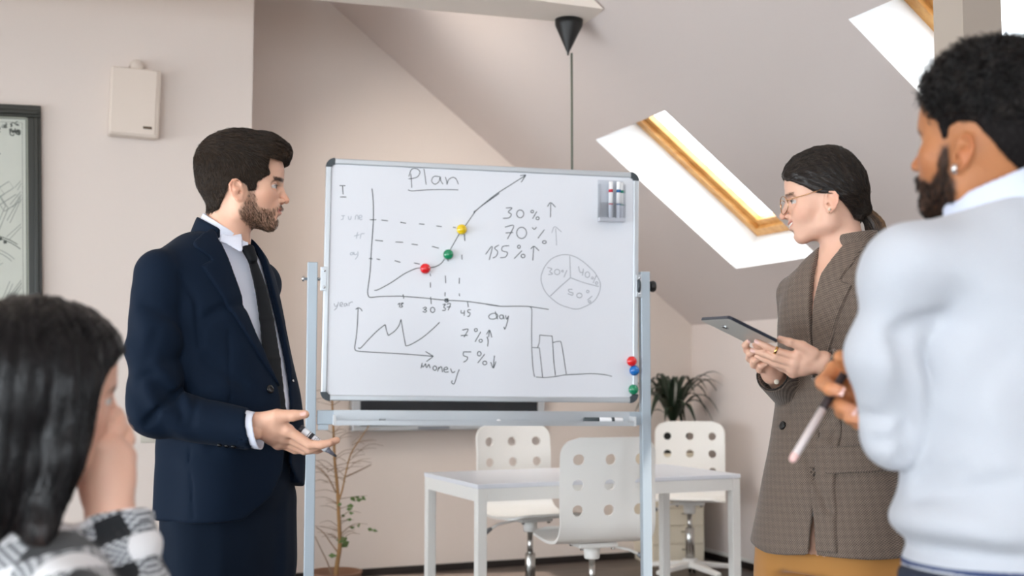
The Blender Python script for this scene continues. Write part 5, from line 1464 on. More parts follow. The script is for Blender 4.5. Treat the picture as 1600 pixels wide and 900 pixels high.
# rows of small print round the barrel
pr_ = MB(); e1 = md.cross(Vector((0, 1, 0))).normalized(); e2 = md.cross(e1)
rp = random.Random(2)
for t0 in (.52, .57, .62, .72, .77, .82):
    for q in range(18):
        a = q * 2 * math.pi / 18; rr1 = rr_ * 1.012
        if rp.random() < .3: continue
        c = Vector(ma) + md * (ML * t0); l_ = ML * (.018 + .018 * rp.random())
        vs_ = []
        for (u, w) in ((0, -.1), (1, -.1), (1, .1), (0, .1)):
            vs_.append(c + md * (l_ * u) + e1 * (rr1 * math.cos(a + w)) + e2 * (rr1 * math.sin(a + w)))
        pr_.add(vs_, [(0, 1, 2, 3)])
tag(pr_.build('small_print', blk, mk), kind='stuff')
# ================================================================== WOMAN IN THE CHECKED BLAZER, WITH A TABLET
WY = 2.89
def wm(x, y, dy=0.0): return np.array(at(x, y, WY + dy))
woman = thing('person', 'smiling woman with glasses and ponytail in brown checked blazer and tan trousers, holding a tablet', 'person', (wm(1305, 800)[0], WY, 0))
WPHI = math.radians(35)
wF = np.array((-math.cos(WPHI), -math.sin(WPHI), 0)); wL = np.array((math.sin(WPHI), -math.cos(WPHI), 0))   # facing, and her near (left) side
Hw = Head(wm(1295, 318), head_axes((-.972, .235), -.09), .97, female=True, smile=1.0)
wn0 = wm(1312, 338, .0); wn1 = wm(1317, 402, .0)
WT = [(378, 1330, .050, .060), (398, 1324, .066, .096), (420, 1320, .084, .134), (445, 1316, .098, .156), (500, 1311, .114, .160), (580, 1308, .116, .150), (650, 1306, .124, .156), (750, 1303, .150, .182), (862, 1303, .178, .210)]
def wlev(df=0.0, dw=0.0):
    o = []
    for y, x, af, aw in WT: c = wm(x, y); o.append((c[2], c[0], c[1], af + df, aw + dw))
    return o
WANG = math.atan2(wF[1], wF[0])
w_sh = wm(1316, 452) + wL * .148; w_el = wm(1388, 640, -.20); w_wr = wm(1281, 566, -.20)
w_shf = wm(1316, 455) - wL * .146; w_elf = wm(1256, 632, .10); w_wrf = wm(1206, 584, -.075)
def Zw(x, y, dy=0.0): return wm(1140 + x / 3.75, 490 + y / 3.75, -.20 + dy)
wnear = [([Zw(385, 250, -.012), Zw(285, 222, -.010), Zw(215, 192, -.006), Zw(158, 164, .0)], [.0095, .0082, .0074, .0062]),
         ([Zw(372, 292, -.004), Zw(262, 258, -.004), Zw(190, 232, .002), Zw(132, 216, .008)], [.0098, .0084, .0074, .0062]),
         ([Zw(365, 325, .006), Zw(268, 292, .006), Zw(205, 268, .012), Zw(160, 250, .018)], [.0094, .0080, .0070, .0060]),
         ([Zw(368, 350, .016), Zw(300, 318, .018), Zw(255, 296, .022), Zw(225, 280, .026)], [.0084, .0072, .0064, .0055])]
def w_hand1(P):
    d = hand_field(P, Zw(545, 285, .0), [Zw(395, 245, -.010), Zw(380, 290, -.004), Zw(372, 322, .006), Zw(374, 346, .015)], wnear,
                   ([Zw(490, 235, -.016), Zw(425, 190, -.022), Zw(350, 168, -.024), Zw(296, 150, -.022)], [.015, .0115, .0095, .0078]), .022, .0112)
    return smin(d, s_cone(P, w_wr * .7 + w_el * .3, Zw(545, 285, .0), .028, .021), .012)
def Zf(x, y, dy=0.0): return wm(1140 + x / 3.75, 490 + y / 3.75, -.10 + dy)
wfar = [([Zf(150, 232, .0), Zf(104, 214, -.012), Zf(92, 185, -.024), Zf(104, 168, -.030)], [.0095, .0088, .0078, .0066]),
        ([Zf(172, 268, .0), Zf(118, 262, -.014), Zf(116, 236, -.030), Zf(150, 222, -.036)], [.0098, .0090, .0080, .0068]),
        ([Zf(198, 296, .0), Zf(142, 300, -.014), Zf(150, 276, -.032), Zf(188, 258, -.038)], [.0096, .0086, .0078, .0066]),
        ([Zf(226, 318, .0), Zf(176, 330, -.012), Zf(186, 308, -.030), Zf(220, 292, -.036)], [.0088, .0078, .0070, .0060])]
def w_hand2(P):
    d = hand_field(P, w_wrf, [Zf(160, 240, .0), Zf(180, 270, .0), Zf(205, 296, .0), Zf(230, 318, .0)], wfar,
                   ([Zf(230, 290, .01), Zf(200, 240, .02), Zf(170, 205, .022), Zf(150, 180, .018)], [.014, .011, .0095, .0075]), .020, .0112)
    return smin(d, s_cone(P, w_wrf * .7 + w_elf * .3, w_wrf, .027, .021), .012)
wsk = srgb(230, 184, 160)
def w_headneck(P):
    q = Hw.loc(P); d = Hw.field(q)
    d = smin(d, s_chain(P, [wn0, wn1], [.046, .052], .02), .028)
    d = smin(d, s_loft(P, wlev(-.014, -.014), WANG), .035)
    return smax(d, wm(0, 640)[2] - P[..., 2], .01)
HWL = np.array((Hw.O[0] - .24, Hw.O[1] - .24, wm(0, 640)[2] - .01)); HWH = np.array((Hw.O[0] + .24, Hw.O[1] + .24, Hw.O[2] + .17))
def w_extra(c, q, a):
    # teeth of the smile
    z = q[:, 2] - Hw.smile * np.abs(q[:, 1]) * 0.35
    t = (np.abs(z + .0485) < .0040) & (q[:, 0] > .078) & (q[:, 0] < .1045) & (a[:, 1] < .024)
    return c
Vw, Qw = polygonise(w_headneck, HWL, HWH, .0024); Vw = relax(Vw, Qw, 1, .4)
pv = [Vw]; pq = [Qw]; pcx = [skin_cols(Hw, wsk, srgb(206, 134, 122), w_extra)(Vw.astype(np.float32))]
def add_w(fn, lo, hi, h, rel=1):
    v, q = polygonise(fn, lo, hi, h); v = relax(v, q, rel, .4); q = q + sum(len(x) for x in pv); pv.append(v); pq.append(q); pcx.append(np.tile(np.array(wsk[:3]), (len(v), 1)))
c1 = Zw(350, 260); add_w(w_hand1, c1 - .14, c1 + .14, .0019)
c2 = Zf(170, 260); add_w(w_hand2, c2 - .13, c2 + .13, .0019)
def w_under(P):
    d = s_loft(P, wlev(-.05, -.04), WANG)
    d = smin(d, s_chain(P, [w_sh, w_el, w_wr], [.036, .032, .022], .01), .03)
    d = smin(d, s_chain(P, [w_shf, w_elf, w_wrf], [.036, .032, .022], .01), .03)
    for s_ in (.085, -.085):
        h = wm(1305, 830) + wL * s_; d = smin(d, s_chain(P, [h, (h[0], h[1], .48), (h[0] + .02, h[1], .09)], [.07, .045, .034], .01), .03)
    return smax(d, P[..., 2] - wm(0, 430)[2], .01)
cb = wm(1305, 800) * (1, 1, 0); add_w(w_under, cb - (.42, .42, 0), cb + (.42, .42, 1.55), .012)
wbody = mesh_obj('body', np.concatenate(pv), np.concatenate(pq), skin_m, woman, True); set_colors(wbody, np.concatenate(pcx))
add_eyes(Hw, woman, (0.08, 0.05, 0.03)); add_lashes(Hw, woman, .0007)
teeth = MB().ball((0, 0, 0), 1, 18, 10, (.013, .030, .0058)); tv_ = [Hw.wor((x + .0925 - abs(y) ** 2 * 9 + 0, y, z - .0482 + abs(y) * .3)) for x, y, z in teeth.v]
mesh_obj('teeth', tv_, teeth.f, mat('tooth_enamel', srgb(244, 240, 232), .2), woman, True)
for fi in (0, 1): 
    tp_ = wnear[fi][0]; nail(tp_[3] + np.array((-.001, -.006, .001)), tp_[3] - tp_[2], (0, -1, .3), .0052, .011, woman)
th_ = [Zw(350, 168, -.024), Zw(296, 150, -.022)]; nail(th_[1] + np.array((0, -.004, .0055)), th_[1] - th_[0], (0, -.6, .8), .0058, .012, woman)
for fi in (0, 1, 2):
    tp_ = wfar[fi][0]; nail(tp_[3] + np.array((0, -.0065, .001)), tp_[3] - tp_[2], (-.2, -1, .2), .0052, .010, woman)
# ---- hair
HAIR_W = [(.098, .112), (.110, .088), (.101, .074), (.084, .066), (.0586, .053), (.030, .032), (.0075, .027), (-.012, .024), (-.023, .012), (-.043, -.018), (-.056, -.046), (-.071, -.054), (-.085, -.040), (-.13, -.03), (-.14, .1), (-.05, .2), (.07, .18)]
pony = np.array((-.083, 0, -.022))
def w_hair(P):
    q = Hw.loc(P); d = Hw.field(q, False)
    d = smin(d, s_ell(q, (-.058, 0, .02), (.034, .055, .055)), .03); d = smin(d, s_chain(P, [wn0, wn1], [.046, .052], .02), .028)
    off = .0075 + .003 * sstep(q[..., 2], .02, .1)
    v = q - A3(pony); ang = np.arctan2(v[..., 2], v[..., 0]) ; g = np.sin(ang * 46 + q[..., 1] * 60) * .0010 + fbm(q, (60, 40, 60), 2) * .003
    d = d - off + g * sstep(vlen(v), .02, .06)
    d = smin(d, s_cone(q, (-.066, 0, -.004), pony - (.004, 0, .004), .028, .016), .015)
    sx_, sz_ = side_q(q, .0, .011); return smax(d, poly2(sx_, sz_ + fbm(q, 150, 1) * .003, HAIR_W), .004)
wdark = lambda V: np.tile(np.array((0.014, 0.010, 0.009)), (len(V), 1))
wo, whv, whn = hair_cap('hair', w_hair, Hw.O - .17, Hw.O + .2, .0028, hair_m, woman, 1, wdark)
def w_comb(P):
    q = Hw.loc(P.astype(np.float32)); v = pony - q; v = v / np.maximum(vlen(v), .02)[:, None]
    back = np.array((-1.0, 0, .18)); t = sstep(q[:, 0], -.03, .08)[:, None]
    return (v * (1 - t * .75) + back * t * .75) @ Hw.R.T
rgw = np.random.default_rng(31)
lw_ = lambda R: np.full(len(R), .06)
comb('hair_strands', whv, whn, w_comb, 5200, lw_, 6, .05, .00045, hair_m, woman, ((0.010, 0.008, 0.007), (0.075, 0.048, 0.032)), rgw, fn=w_hair, rise=(.0, .0012))
# hair tie and ponytail
pw = Hw.wor(pony)
MB().lathe([(.012, -.008), (.0165, -.006), (.018, 0), (.0165, .006), (.012, .008)], pw, Vector((.9, 0, -.35)), 18).build('hair_tie', mat('hair_tie', srgb(16, 14, 14), .8), woman, True)
def pony_path(t, a, r):
    """ponytail centre line with a hair offset"""
    P = np.array([(1350, 331), (1359, 345), (1368, 362), (1371, 378), (1366, 396)]); 
    return P
npy = 1500; k_ = 10
cl = np.array(catmull([wm(1345, 329), wm(1356, 337), wm(1367, 352), wm(1373, 372), wm(1370, 392)], 3)); cl = cl[np.linspace(0, len(cl) - 1, k_).astype(int)]
wid = np.interp(np.linspace(0, 1, k_), [0, .25, .6, 1], [.010, .019, .026, .017])
ph = rgw.uniform(0, 6.283, npy); rr = np.sqrt(rgw.uniform(0, 1, npy))
tang = np.gradient(cl, axis=0); tang /= vlen(tang)[:, None]; sx = np.cross(tang, (0, 1, 0)); sx /= vlen(sx)[:, None]
pp = cl[None] + (np.cos(ph) * rr)[:, None, None] * wid[None, :, None] * sx[None] + (np.sin(ph) * rr)[:, None, None] * wid[None, :, None] * np.array((0, .8, 0))
pp += rgw.normal(0, .0015, pp.shape) * np.linspace(0, 1, k_)[None, :, None]
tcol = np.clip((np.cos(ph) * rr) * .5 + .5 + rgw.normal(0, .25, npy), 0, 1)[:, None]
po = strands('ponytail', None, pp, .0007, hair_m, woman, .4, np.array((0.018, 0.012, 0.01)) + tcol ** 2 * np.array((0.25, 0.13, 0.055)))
po['kind'] = 'stuff'
core = MB().tube([tuple(p) for p in cl], list(wid * .82), 12).build('ponytail_core', hair_m, woman, True); set_colors(core, np.tile(np.array((0.03, 0.018, 0.012)), (len(core.data.vertices), 1)))
wqv = Hw.loc(Vw.astype(np.float32)); way = np.abs(wqv[:, 1])
webm = (np.abs(wqv[:, 2] - .0295) < .0018) & (way > .014) & (way < .050) & (wqv[:, 0] > .055)
comb('eyebrows', Vw, mesh_normals(Vw, Qw), lambda P: np.stack([np.full(len(P), -.4), np.sign(Hw.loc(P.astype(np.float32))[:, 1]), np.full(len(P), .1)], -1) @ Hw.R.T, 260, .006, 3, .05, .00026, hair_m, woman, ((0.03, 0.02, 0.015), (0.06, 0.04, 0.03)), rgw, keep=webm)
# ---- glasses and earring
gold = mat('gold_wire', srgb(214, 170, 128), 0.25, 1.0)
lens_m = glass_mat('spectacle_lens', (1, 1, 1, 1), .01)
GX = .1195
gl = MB(); hw_ = lambda x, y, z: tuple(Hw.wor((x, y, z)))
for s_ in (1, -1):
    rim = [hw_(GX - .014 * (abs(.034 + .025 * math.cos(a)) / .05) ** 2, s_ * (.034 + .025 * math.cos(a)), .004 + .0225 * math.sin(a)) for a in np.linspace(0, 2 * math.pi, 25)]
    gl.tube(rim, .0012, 6, False)
gl.tube([hw_(.117, .010, .009), hw_(.1165, 0, .0115), hw_(.117, -.010, .009)], .0011, 6)
glo = gl.build('glasses', gold, woman, True)
for s_ in (1, -1):
    vs_ = [hw_(GX - .014 * (abs(.034 + .024 * math.cos(a)) / .05) ** 2, s_ * (.034 + .024 * math.cos(a)), .004 + .0215 * math.sin(a)) for a in np.linspace(0, 2 * math.pi, 24, endpoint=False)]
    mesh_obj('lens', vs_, [tuple(range(24))], lens_m, glo)
    MB().tube([hw_(.1035, s_ * .0595, .011), hw_(.093, s_ * .066, .0135), hw_(.06, s_ * .073, .018), hw_(.015, s_ * .0835, .026)], .0011, 6).build('temple', gold, glo, True)
    MB().tube([hw_(.015, s_ * .0835, .026), hw_(-.008, s_ * .0865, .024), hw_(-.024, s_ * .083, .010), hw_(-.032, s_ * .080, -.002)], [.0014, .0018, .0024, .0022], 6).build('temple_tip', black, glo, True)
    MB().ball(hw_(.0035, s_ * .0872, -.0265), .0035, 12, 8).build('earring', mat('pearl_stud', srgb(240, 226, 206), .15), woman, True)
    MB().ball(hw_(.004, s_ * .0862, -.0335), .0016, 8, 6).build('earring_drop', gold, woman, True)
# ---- blazer
check = weave_mat('brown_check_wool', srgb(74, 62, 54), srgb(128, 112, 100), .0028)
lining = mat('dark_lining', srgb(26, 22, 22), .5)
def w_fs(P): q = P - A3(wm(1308, 500)); return q @ wF.astype(np.float32), q @ wL.astype(np.float32)
wz = lambda y: wm(1300, y)[2]
warm = (w_wr - w_el) / np.linalg.norm(w_wr - w_el); warf = (w_wrf - w_elf) / np.linalg.norm(w_wrf - w_elf)
def wfold(P, c, d, fr, amp, rad):
    q = P - A3(c); return amp * np.exp(-(q * q).sum(-1) / (rad * rad)) * np.sin(q @ A3(d) * fr + fbm(P, 9, 2) * 3)
def sleeve(P, s, e, w, ar, r0, r1, r2, r3):
    d = smin(s_chain(P, [s, (s + e) / 2, e], [r0, (r0 + r1) / 2, r1], .02), s_cone(P, e, w - ar * .004, r2, r3), .02)
    c = (P - A3(w - ar * .006)) @ A3(ar); c = np.where((P - A3(e)) @ A3(ar) > .05, c, -1)
    d = smax(d, c, .003)
    d = smax(d, -smax(s_cone(P, w - ar * .06, w + ar * .05, r3 - .008, r3 - .008), -c - .05, .002), .002)
    return d + wfold(P, e + np.array((-.02, -.02, .03)), (.7, 0, .7), 120, .004, .08)
def w_sl(P): return sleeve(P, w_sh, w_el, w_wr, warm, .056, .054, .054, .044)
def w_slf(P): return sleeve(P, w_shf, w_elf, w_wrf, warf, .050, .050, .050, .042)
def w_jacket00(P):
    d = s_loft(P, wlev(), WANG, 2.3, .02)
    d = smin(d, s_chain(P, [wm(1330, 392), w_sh * .8 + wm(1320, 425) * .2, w_sh], [.026, .046, .054], .02), .03)
    d = smin(d, s_chain(P, [wm(1322, 400), w_shf * .8 + wm(1320, 425) * .2, w_shf], [.026, .044, .048], .02), .03)
    f, s = w_fs(P)
    d = d + .005 * np.sin(s * 34 + 2.2 * fbm(P, (6, 6, 3), 1)) * sstep(wz(640) - P[..., 2], 0, .12)
    return d + wfold(P, wm(1330, 640, -.12), (.5, 0, .85), 60, .006, .12) + wfold(P, wm(1290, 760, -.14), (.9, 0, .3), 45, .006, .12)
wj_cr = Creases(w_jacket00, [([(1325, 600), (1300, 650), (1270, 690)], .012, .009), ([(1252, 690), (1280, 760), (1296, 800)], .012, .008), ([(1330, 620), (1300, 690)], .010, .006), ([(1400, 745), (1404, 850)], .0035, .005), ([(1240, 560), (1236, 640)], .010, .006)], 2.4, 3.2)
def w_jacket0(P): return w_jacket00(P) + wj_cr(P)
def w_near(z): return np.interp(z, [wz(865), wz(850), wz(753), wz(665), wz(585), wz(520), wz(470), wz(430), wz(400), wz(370)], [.085, .074, .050, .044, .034, .022, .018, .022, .040, .058])
def w_far(z): return np.interp(z, [wz(865), wz(740), wz(720), wz(585), wz(575), wz(560), wz(500), wz(450), wz(400), wz(370)], [.048, .046, .090, .090, .040, .024, .010, -.002, -.022, -.050])
def w_open(P): f, s = w_fs(P); z = P[..., 2]; return np.maximum(np.maximum(s - w_near(z), w_far(z) - s), -f)
def w_jacket(P):
    d = smin(w_jacket0(P), w_sl(P), .006); d = smin(d, w_slf(P), .006)
    inner = s_loft(P, wlev(-.012, -.012), WANG)
    op = w_open(P)
    d = smax(d, -smax(inner, op - .05, .01), .003)
    d = smax(d, -np.where(P[..., 2] > wz(590), op, op + .004), .003)
    d = smax(d, -s_chain(P, [wm(1312, 418), wm(1322, 385), wm(1316, 350)], [.050, .056, .060]), .003)
    return smax(d, wz(857) + .006 * np.sin(w_fs(P)[1] * 14) - P[..., 2], .004)
wc = wm(1310, 620)
def w_uv(V): q = V - wm(1310, 600); return np.stack([q @ wL - .35 * (q @ wF) + .2 * q[:, 2], q[:, 2] - .06 * (q @ wL)], 1)
organic('blazer', w_jacket, wc - (.36, .40, .40), wc + (.36, .36, .42), .0045, check, woman, 1, uv=w_uv)
def w_lapel(P, near):
    f, s = w_fs(P); z = P[..., 2]; e = w_near(z) if near else -w_far(z); t = (s if near else -s) - e
    wd = np.interp(z, [wz(610), wz(590), wz(540), wz(470), wz(452), wz(444), wz(436), wz(420), wz(375)], [0, .010, .046, .082, .088, .058, .062, .066, .040])
    j = w_jacket0(P); d = smax(j - .0065, -j - .006, .002); d = smax(d, np.maximum(-t, t - wd) * .8, .003)
    d = smax(d, -s_chain(P, [wm(1312, 418), wm(1322, 385), wm(1316, 350)], [.049, .055, .058]), .003)
    return smax(d, .0 - f, .003)
def lap_uv(V): q = V - wm(1310, 600); a = .5; u = q @ wL; return np.stack([u * math.cos(a) + q[:, 2] * math.sin(a), -u * math.sin(a) + q[:, 2] * math.cos(a)], 1)
organic('lapel', lambda P: w_lapel(P, True), wc - (.28, .36, .02), wc + (.25, .2, .42), .0034, check, woman, 1, uv=lap_uv)
organic('lapel', lambda P: w_lapel(P, False), wc - (.28, .36, .02), wc + (.25, .2, .42), .0034, check, woman, 1, uv=w_uv)
def w_collar(P):
    d = np.abs(s_chain(P, [wm(1322, 425), wm(1330, 395), wm(1330, 360)], [.075, .064, .058], .01)) - .0045
    f, s = w_fs(P)
    top = (P - A3(wm(1344, 364))) @ (A3((-.15, 0, 1)) / 1.01); d = smax(d, top, .003); d = smax(d, wm(0, 412)[2] - P[..., 2], .004)
    return smax(d, f - .0 - .03, .004)
organic('collar', w_collar, wm(1330, 395) - .14, wm(1330, 395) + .14, .003, check, woman, 1, uv=w_uv)
def w_edge(P):
    f, s = w_fs(P); z = P[..., 2]; t = s - w_near(z)
    j = w_jacket0(P); d = smax(j - .0055, -j - .006, .002); d = smax(d, np.maximum(-t, t - .05), .002)
    d = smax(d, np.maximum(z - wz(575), wz(846) - z), .002); return smax(d, .0 - f, .003)
organic('front_edge', w_edge, wm(1270, 715) - (.16, .4, .26), wm(1270, 715) + (.16, .1, .26), .0034, check, woman, 1, uv=w_uv)
def w_btn(px, py, fn, r, Y0, Y1):
    t = np.linspace(Y0, Y1, 200); pts = np.array([np.array(at(px, py, y)) for y in t], dtype=np.float32); d = fn(pts); i = int(np.argmax(d < 0.0015)); n = grad(fn, pts[i:i + 1])[0]
    MB().lathe([(r, -.002), (r, .003), (r * .8, .0042), (r * .5, .003), (.0005, .003)], pts[i], Vector(n), 16).build('button', btn_m, woman, True)
w_btn(1223, 665, w_jacket0, .0105, 2.55, 3.1)
# pocket flap
def w_flap(P):
    j = w_jacket0(P); f, s = w_fs(P); z = P[..., 2]
    up_ = wz(690) + (s - .12) * .10; d = smax(j - .010, -j - .006, .002)
    d = smax(d, np.maximum(np.maximum(z - up_, up_ - .062 - z), np.maximum(.082 - s, -.2 + 0 * s)), .004)
    return smax(d, -.08 - f, .003)
organic('pocket_flap', w_flap, wm(1330, 715) - (.14, .4, .07), wm(1330, 715) + (.2, .1, .07), .0032, check, woman, 1, uv=w_uv)
# dark lining seen in the far cuff, with a pale cuff button
organic('cuff_lining', lambda P: np.maximum(np.abs(s_cone(P, w_wrf - warf * .06, w_wrf + warf * .02, .0385, .0385)) - .0016, np.maximum((P - A3(w_wrf)) @ A3(warf) + .001, -((P - A3(w_wrf)) @ A3(warf)) - .05)), w_wrf - .09, w_wrf + .09, .0024, lining, woman, 1)
cbp = wm(1213, 597, -.14); MB().lathe([(.006, 0), (.006, .003), (.004, .004)], cbp, (0, -1, .2), 14).build('cuff_button', mat('pale_button', srgb(206, 196, 180), .3), woman, True)
# dark top edge inside the blazer is left plain; ring on her finger
rg = [Zw(272, 222, -.010), Zw(282, 226, -.010)]; rgd = Vector(wnear[0][0][1] - wnear[0][0][2]).normalized()
rc_ = wnear[0][0][1] * .80 + wnear[0][0][2] * .20
MB().lathe([(.0088, -.003), (.0098, -.003), (.0098, .003), (.0088, .003)], rc_, rgd, 22).build('ring', mat('gold_ring', srgb(226, 180, 116), .2, 1.0), woman, True)
# ---- trousers and shoes
tan = mat('tan_trouser_cloth', srgb(176, 122, 58), 0.8, bump=.08, scale=700, sheen=.2)
def w_trousers(P):
    d = None
    for s_, dx in ((.095, .01), (-.095, -.02)):
        h = wm(1296, 835) + wL * s_ + np.array((dx, 0, 0)); e = s_chain(P, [h, (h[0] - .01, h[1], .6), (h[0], h[1], .12)], [.088, .092, .085], .02)
        e = e + wfold(P, (h[0] - .03, h[1] - .08, .78), (1, 0, .12), 55, .006, .2); d = e if d is None else smin(d, e, .01)
    d = smin(d, s_loft(P, [(wz(780), wm(1304, 780)[0], WY, .085, .11), (wz(830), wm(1302, 830)[0], WY, .11, .14), (wz(890), wm(1296, 890)[0], WY, .125, .175)], WANG), .03)
    return smax(smax(d, P[..., 2] - wz(740), .01), .04 - P[..., 2], .006)
organic('trousers', w_trousers, (cb[0] - .36, cb[1] - .36, 0), (cb[0] + .36, cb[1] + .36, wz(735)), .0065, tan, woman, 1)
for s_, dx in ((.095, .01), (-.095, -.02)):
    h = wm(1300, 815) + wL * s_ + np.array((dx, 0, 0)); b = np.array((h[0], h[1], 0.0))
    organic('shoe', lambda P, b=b: smax(smin(s_flatcone(P, b + np.array((0, 0, .03)) - wF * .05, b + wF * .15 + np.array((0, 0, .02)), .03, .034, .032, .022, (0, 0, 1)), s_cone(P, b + np.array((0, 0, .03)), b + np.array((0, 0, .1)), .034, .034), .03), -P[..., 2], .004), b + (-.25, -.25, -.01), b + (.25, .25, .15), .005, shoe_m, woman, 1)
# ---- the tablet
B_ = Vector(wm(1138, 497.5, -.285)); A_ = Vector(wm(1093.5, 500, -.10)); C_ = Vector(wm(1212, 536, -.25))
ea = (A_ - B_).normalized(); la = (A_ - B_).length; eb = (C_ - B_); eb = (eb - ea * eb.dot(ea)); lb = eb.length; eb.normalize(); en = ea.cross(eb)
if en.z < 0: en = -en
MTb = frame_mat(B_, eb, ea, en)
tab = thing('tablet', 'slim grey tablet with dark edge, held in both hands by the woman in checked blazer', 'tablet', tuple((B_ + ea * la / 2 + eb * lb / 2)))
tgrey = mat('tablet_back', srgb(196, 194, 188), .35, .2); tdark = mat('tablet_edge', srgb(44, 48, 60), .3, .4)
def rrect(x0, x1, y0, y1, r, n=6):
    o = []
    for cx, cy, a in ((x1 - r, y1 - r, 0), (x0 + r, y1 - r, 1), (x0 + r, y0 + r, 2), (x1 - r, y0 + r, 3)):
        for q in range(n + 1): t = (a + q / n) * math.pi / 2; o.append((cx + r * math.cos(t), cy + r * math.sin(t)))
    return o
def slab(out, z0, z1, M):
    n = len(out); m = MB(); m.add([M @ Vector((x, y, z0)) for x, y in out] + [M @ Vector((x, y, z1)) for x, y in out], [tuple(range(n))[::-1], tuple(range(n, 2 * n))] + [(i, (i + 1) % n, (i + 1) % n + n, i + n) for i in range(n)]); return m
bevel(slab(rrect(0, lb, 0, la, .010), 0, .0075, MTb).build('casing', tdark, tab), .0015)
slab(rrect(.0025, lb - .0025, .0025, la - .0025, .009), -.0006, .0005, MTb).build('back_cover', tgrey, tab)
slab(rrect(.006, lb - .006, .012, la - .012, .004), .0073, .0079, MTb).build('screen', mat('tablet_glass', srgb(16, 18, 22), .08), tab)
lc_ = hit(1133, 511.5, B_ - en * .001, en); l2 = MTb.inverted() @ lc_
cm_ = slab([(l2.x + .009 * math.cos(a), l2.y + .011 * math.sin(a)) for a in np.linspace(0, 2 * math.pi, 18, endpoint=False)], -.0022, -.0004, MTb).build('camera_ring', steel, tab)
slab([(l2.x + .006 * math.cos(a), l2.y + .008 * math.sin(a)) for a in np.linspace(0, 2 * math.pi, 18, endpoint=False)], -.0030, -.0020, MTb).build('camera_lens', black, cm_)
# ================================================================== MAN IN THE WHITE SWEATER, SEEN FROM BEHIND ON THE RIGHT
BY = 1.68
def bm(x, y, dy=0.0): return np.array(at(x, y, BY + dy))
bman = thing('person', 'man with curly black hair and white sweater, from behind on the right, holding a stylus', 'person', (bm(1590, 800)[0], BY, 0))
ya = math.radians(50)
Hb = Head(bm(1548, 242), head_axes((-math.cos(ya), math.sin(ya)), .16), 1.0)
BA = math.radians(68)                                         # body faces further away than the head
bF = np.array((-math.cos(BA), math.sin(BA), 0)); bL = np.array((-math.sin(BA), -math.cos(BA), 0))
bn0 = bm(1558, 283, .0); bn1 = bm(1584, 348, -.0)
bsk = srgb(178, 118, 78)
BT = [(280, 1584, .066, .074), (318, 1588, .080, .098), (350, 1592, .096, .138), (390, 1600, .112, .182), (440, 1602, .126, .192), (540, 1602, .134, .174), (700, 1598, .134, .165), (800, 1594, .126, .166), (850, 1592, .122, .160), (905, 1594, .124, .164)]
def blev(df=0.0, dw=0.0):
    o = []
    for y, x, af, aw in BT: c = bm(x, y); o.append((c[2], c[0], c[1], af + df, aw + dw))
    return o
BANG = math.atan2(bF[1], bF[0])
b_sh = bm(1590, 434) + bL * .190; b_el = bm(1402, 678, -.02); b_wr = bm(1378, 640, .17)
b_shr = bm(1590, 412) - bL * .186; b_elr = bm(1770, 660, .02); b_wrr = bm(1720, 640, .24)
def b_headneck(P):
    q = Hb.loc(P); d = Hb.field(q)
    d = smin(d, s_chain(P, [bn0, bn1], [.060, .066], .02), .03)
    return smin(d, s_ball(P, Hb.wor((0.010, 0, -0.128)), 0.014), .02)
B_BEARD = [(.040, .006), (.026, .008), (.018, -.03), (.002, -.045), (.0, -.062), (.012, -.085), (.034, -.102), (.082, -.110), (.104, -.086), (.100, -.066), (.094, -.060), (.110, -.045), (.114, -.033), (.100, -.031), (.080, -.040), (.060, -.044), (.045, -.030)]
def b_extra(c, q, a):
    return mixc(c, (0.012, 0.008, 0.007), (1 - sstep(poly2(q[:, 0], q[:, 2], B_BEARD), -.008, .004)) * .85)
Vb, Qb = polygonise(b_headneck, Hb.O - .2, Hb.O + .2, .0028); Vb = relax(Vb, Qb, 1, .4)
bv = [Vb]; bq = [Qb]; bc = [skin_cols(Hb, bsk, srgb(130, 74, 62), b_extra)(Vb.astype(np.float32))]
def add_b(fn, lo, hi, h, c=None):
    v, q = polygonise(fn, lo, hi, h); v = relax(v, q, 1, .4); q = q + sum(len(x) for x in bv); bv.append(v); bq.append(q); bc.append(np.tile(np.array((c or bsk)[:3]), (len(v), 1)) if not callable(c) else c(v))
def Zb(x, y, dy=0.0): return bm(1140 + x / 3.75, 490 + y / 3.75, .12 + dy)
# curled hand: knuckles to the left, finger tips turned back towards us
bfing = [([Zb(612, 330, .07), Zb(550, 405, .045), Zb(590, 440, -.004), Zb(645, 452, -.016)], [.0130, .0125, .0108, .0092]),
         ([Zb(650, 410, .07), Zb(612, 505, .045), Zb(660, 545, .0), Zb(722, 566, -.014)], [.0130, .0122, .0106, .0090]),
         ([Zb(680, 470, .065), Zb(662, 575, .035), Zb(708, 608, -.006), Zb(768, 620, -.020)], [.0124, .0115, .0100, .0086]),
         ([Zb(715, 515, .065), Zb(712, 612, .04), Zb(752, 644, .0), Zb(792, 644, -.014)], [.0112, .0100, .0090, .0078])]
def b_hand(P):
    d = hand_field(P, Zb(800, 440, .06), [Zb(618, 335, .072), Zb(655, 410, .072), Zb(695, 470, .072), Zb(738, 515, .07)], bfing,
                   ([Zb(770, 380, .05), Zb(715, 320, .03), Zb(680, 285, .010), Zb(650, 255, -.004)], [.020, .016, .0135, .0108]), .027, .0145)
    return smin(d, s_cone(P, b_wr, Zb(800, 440, .06), .030, .026), .015)
hb_ = Zb(690, 450, .04)
def b_cols(v):
    c = np.tile(np.array(srgb(206, 138, 92)[:3]), (len(v), 1)); t = 0
    for pts, rs in bfing: t = np.maximum(t, np.exp(-((v - pts[3]) ** 2).sum(1) / .014 ** 2))
    return mixc(c, srgb(226, 160, 128), t)
add_b(b_hand, hb_ - .15, hb_ + .15, .0028, b_cols)
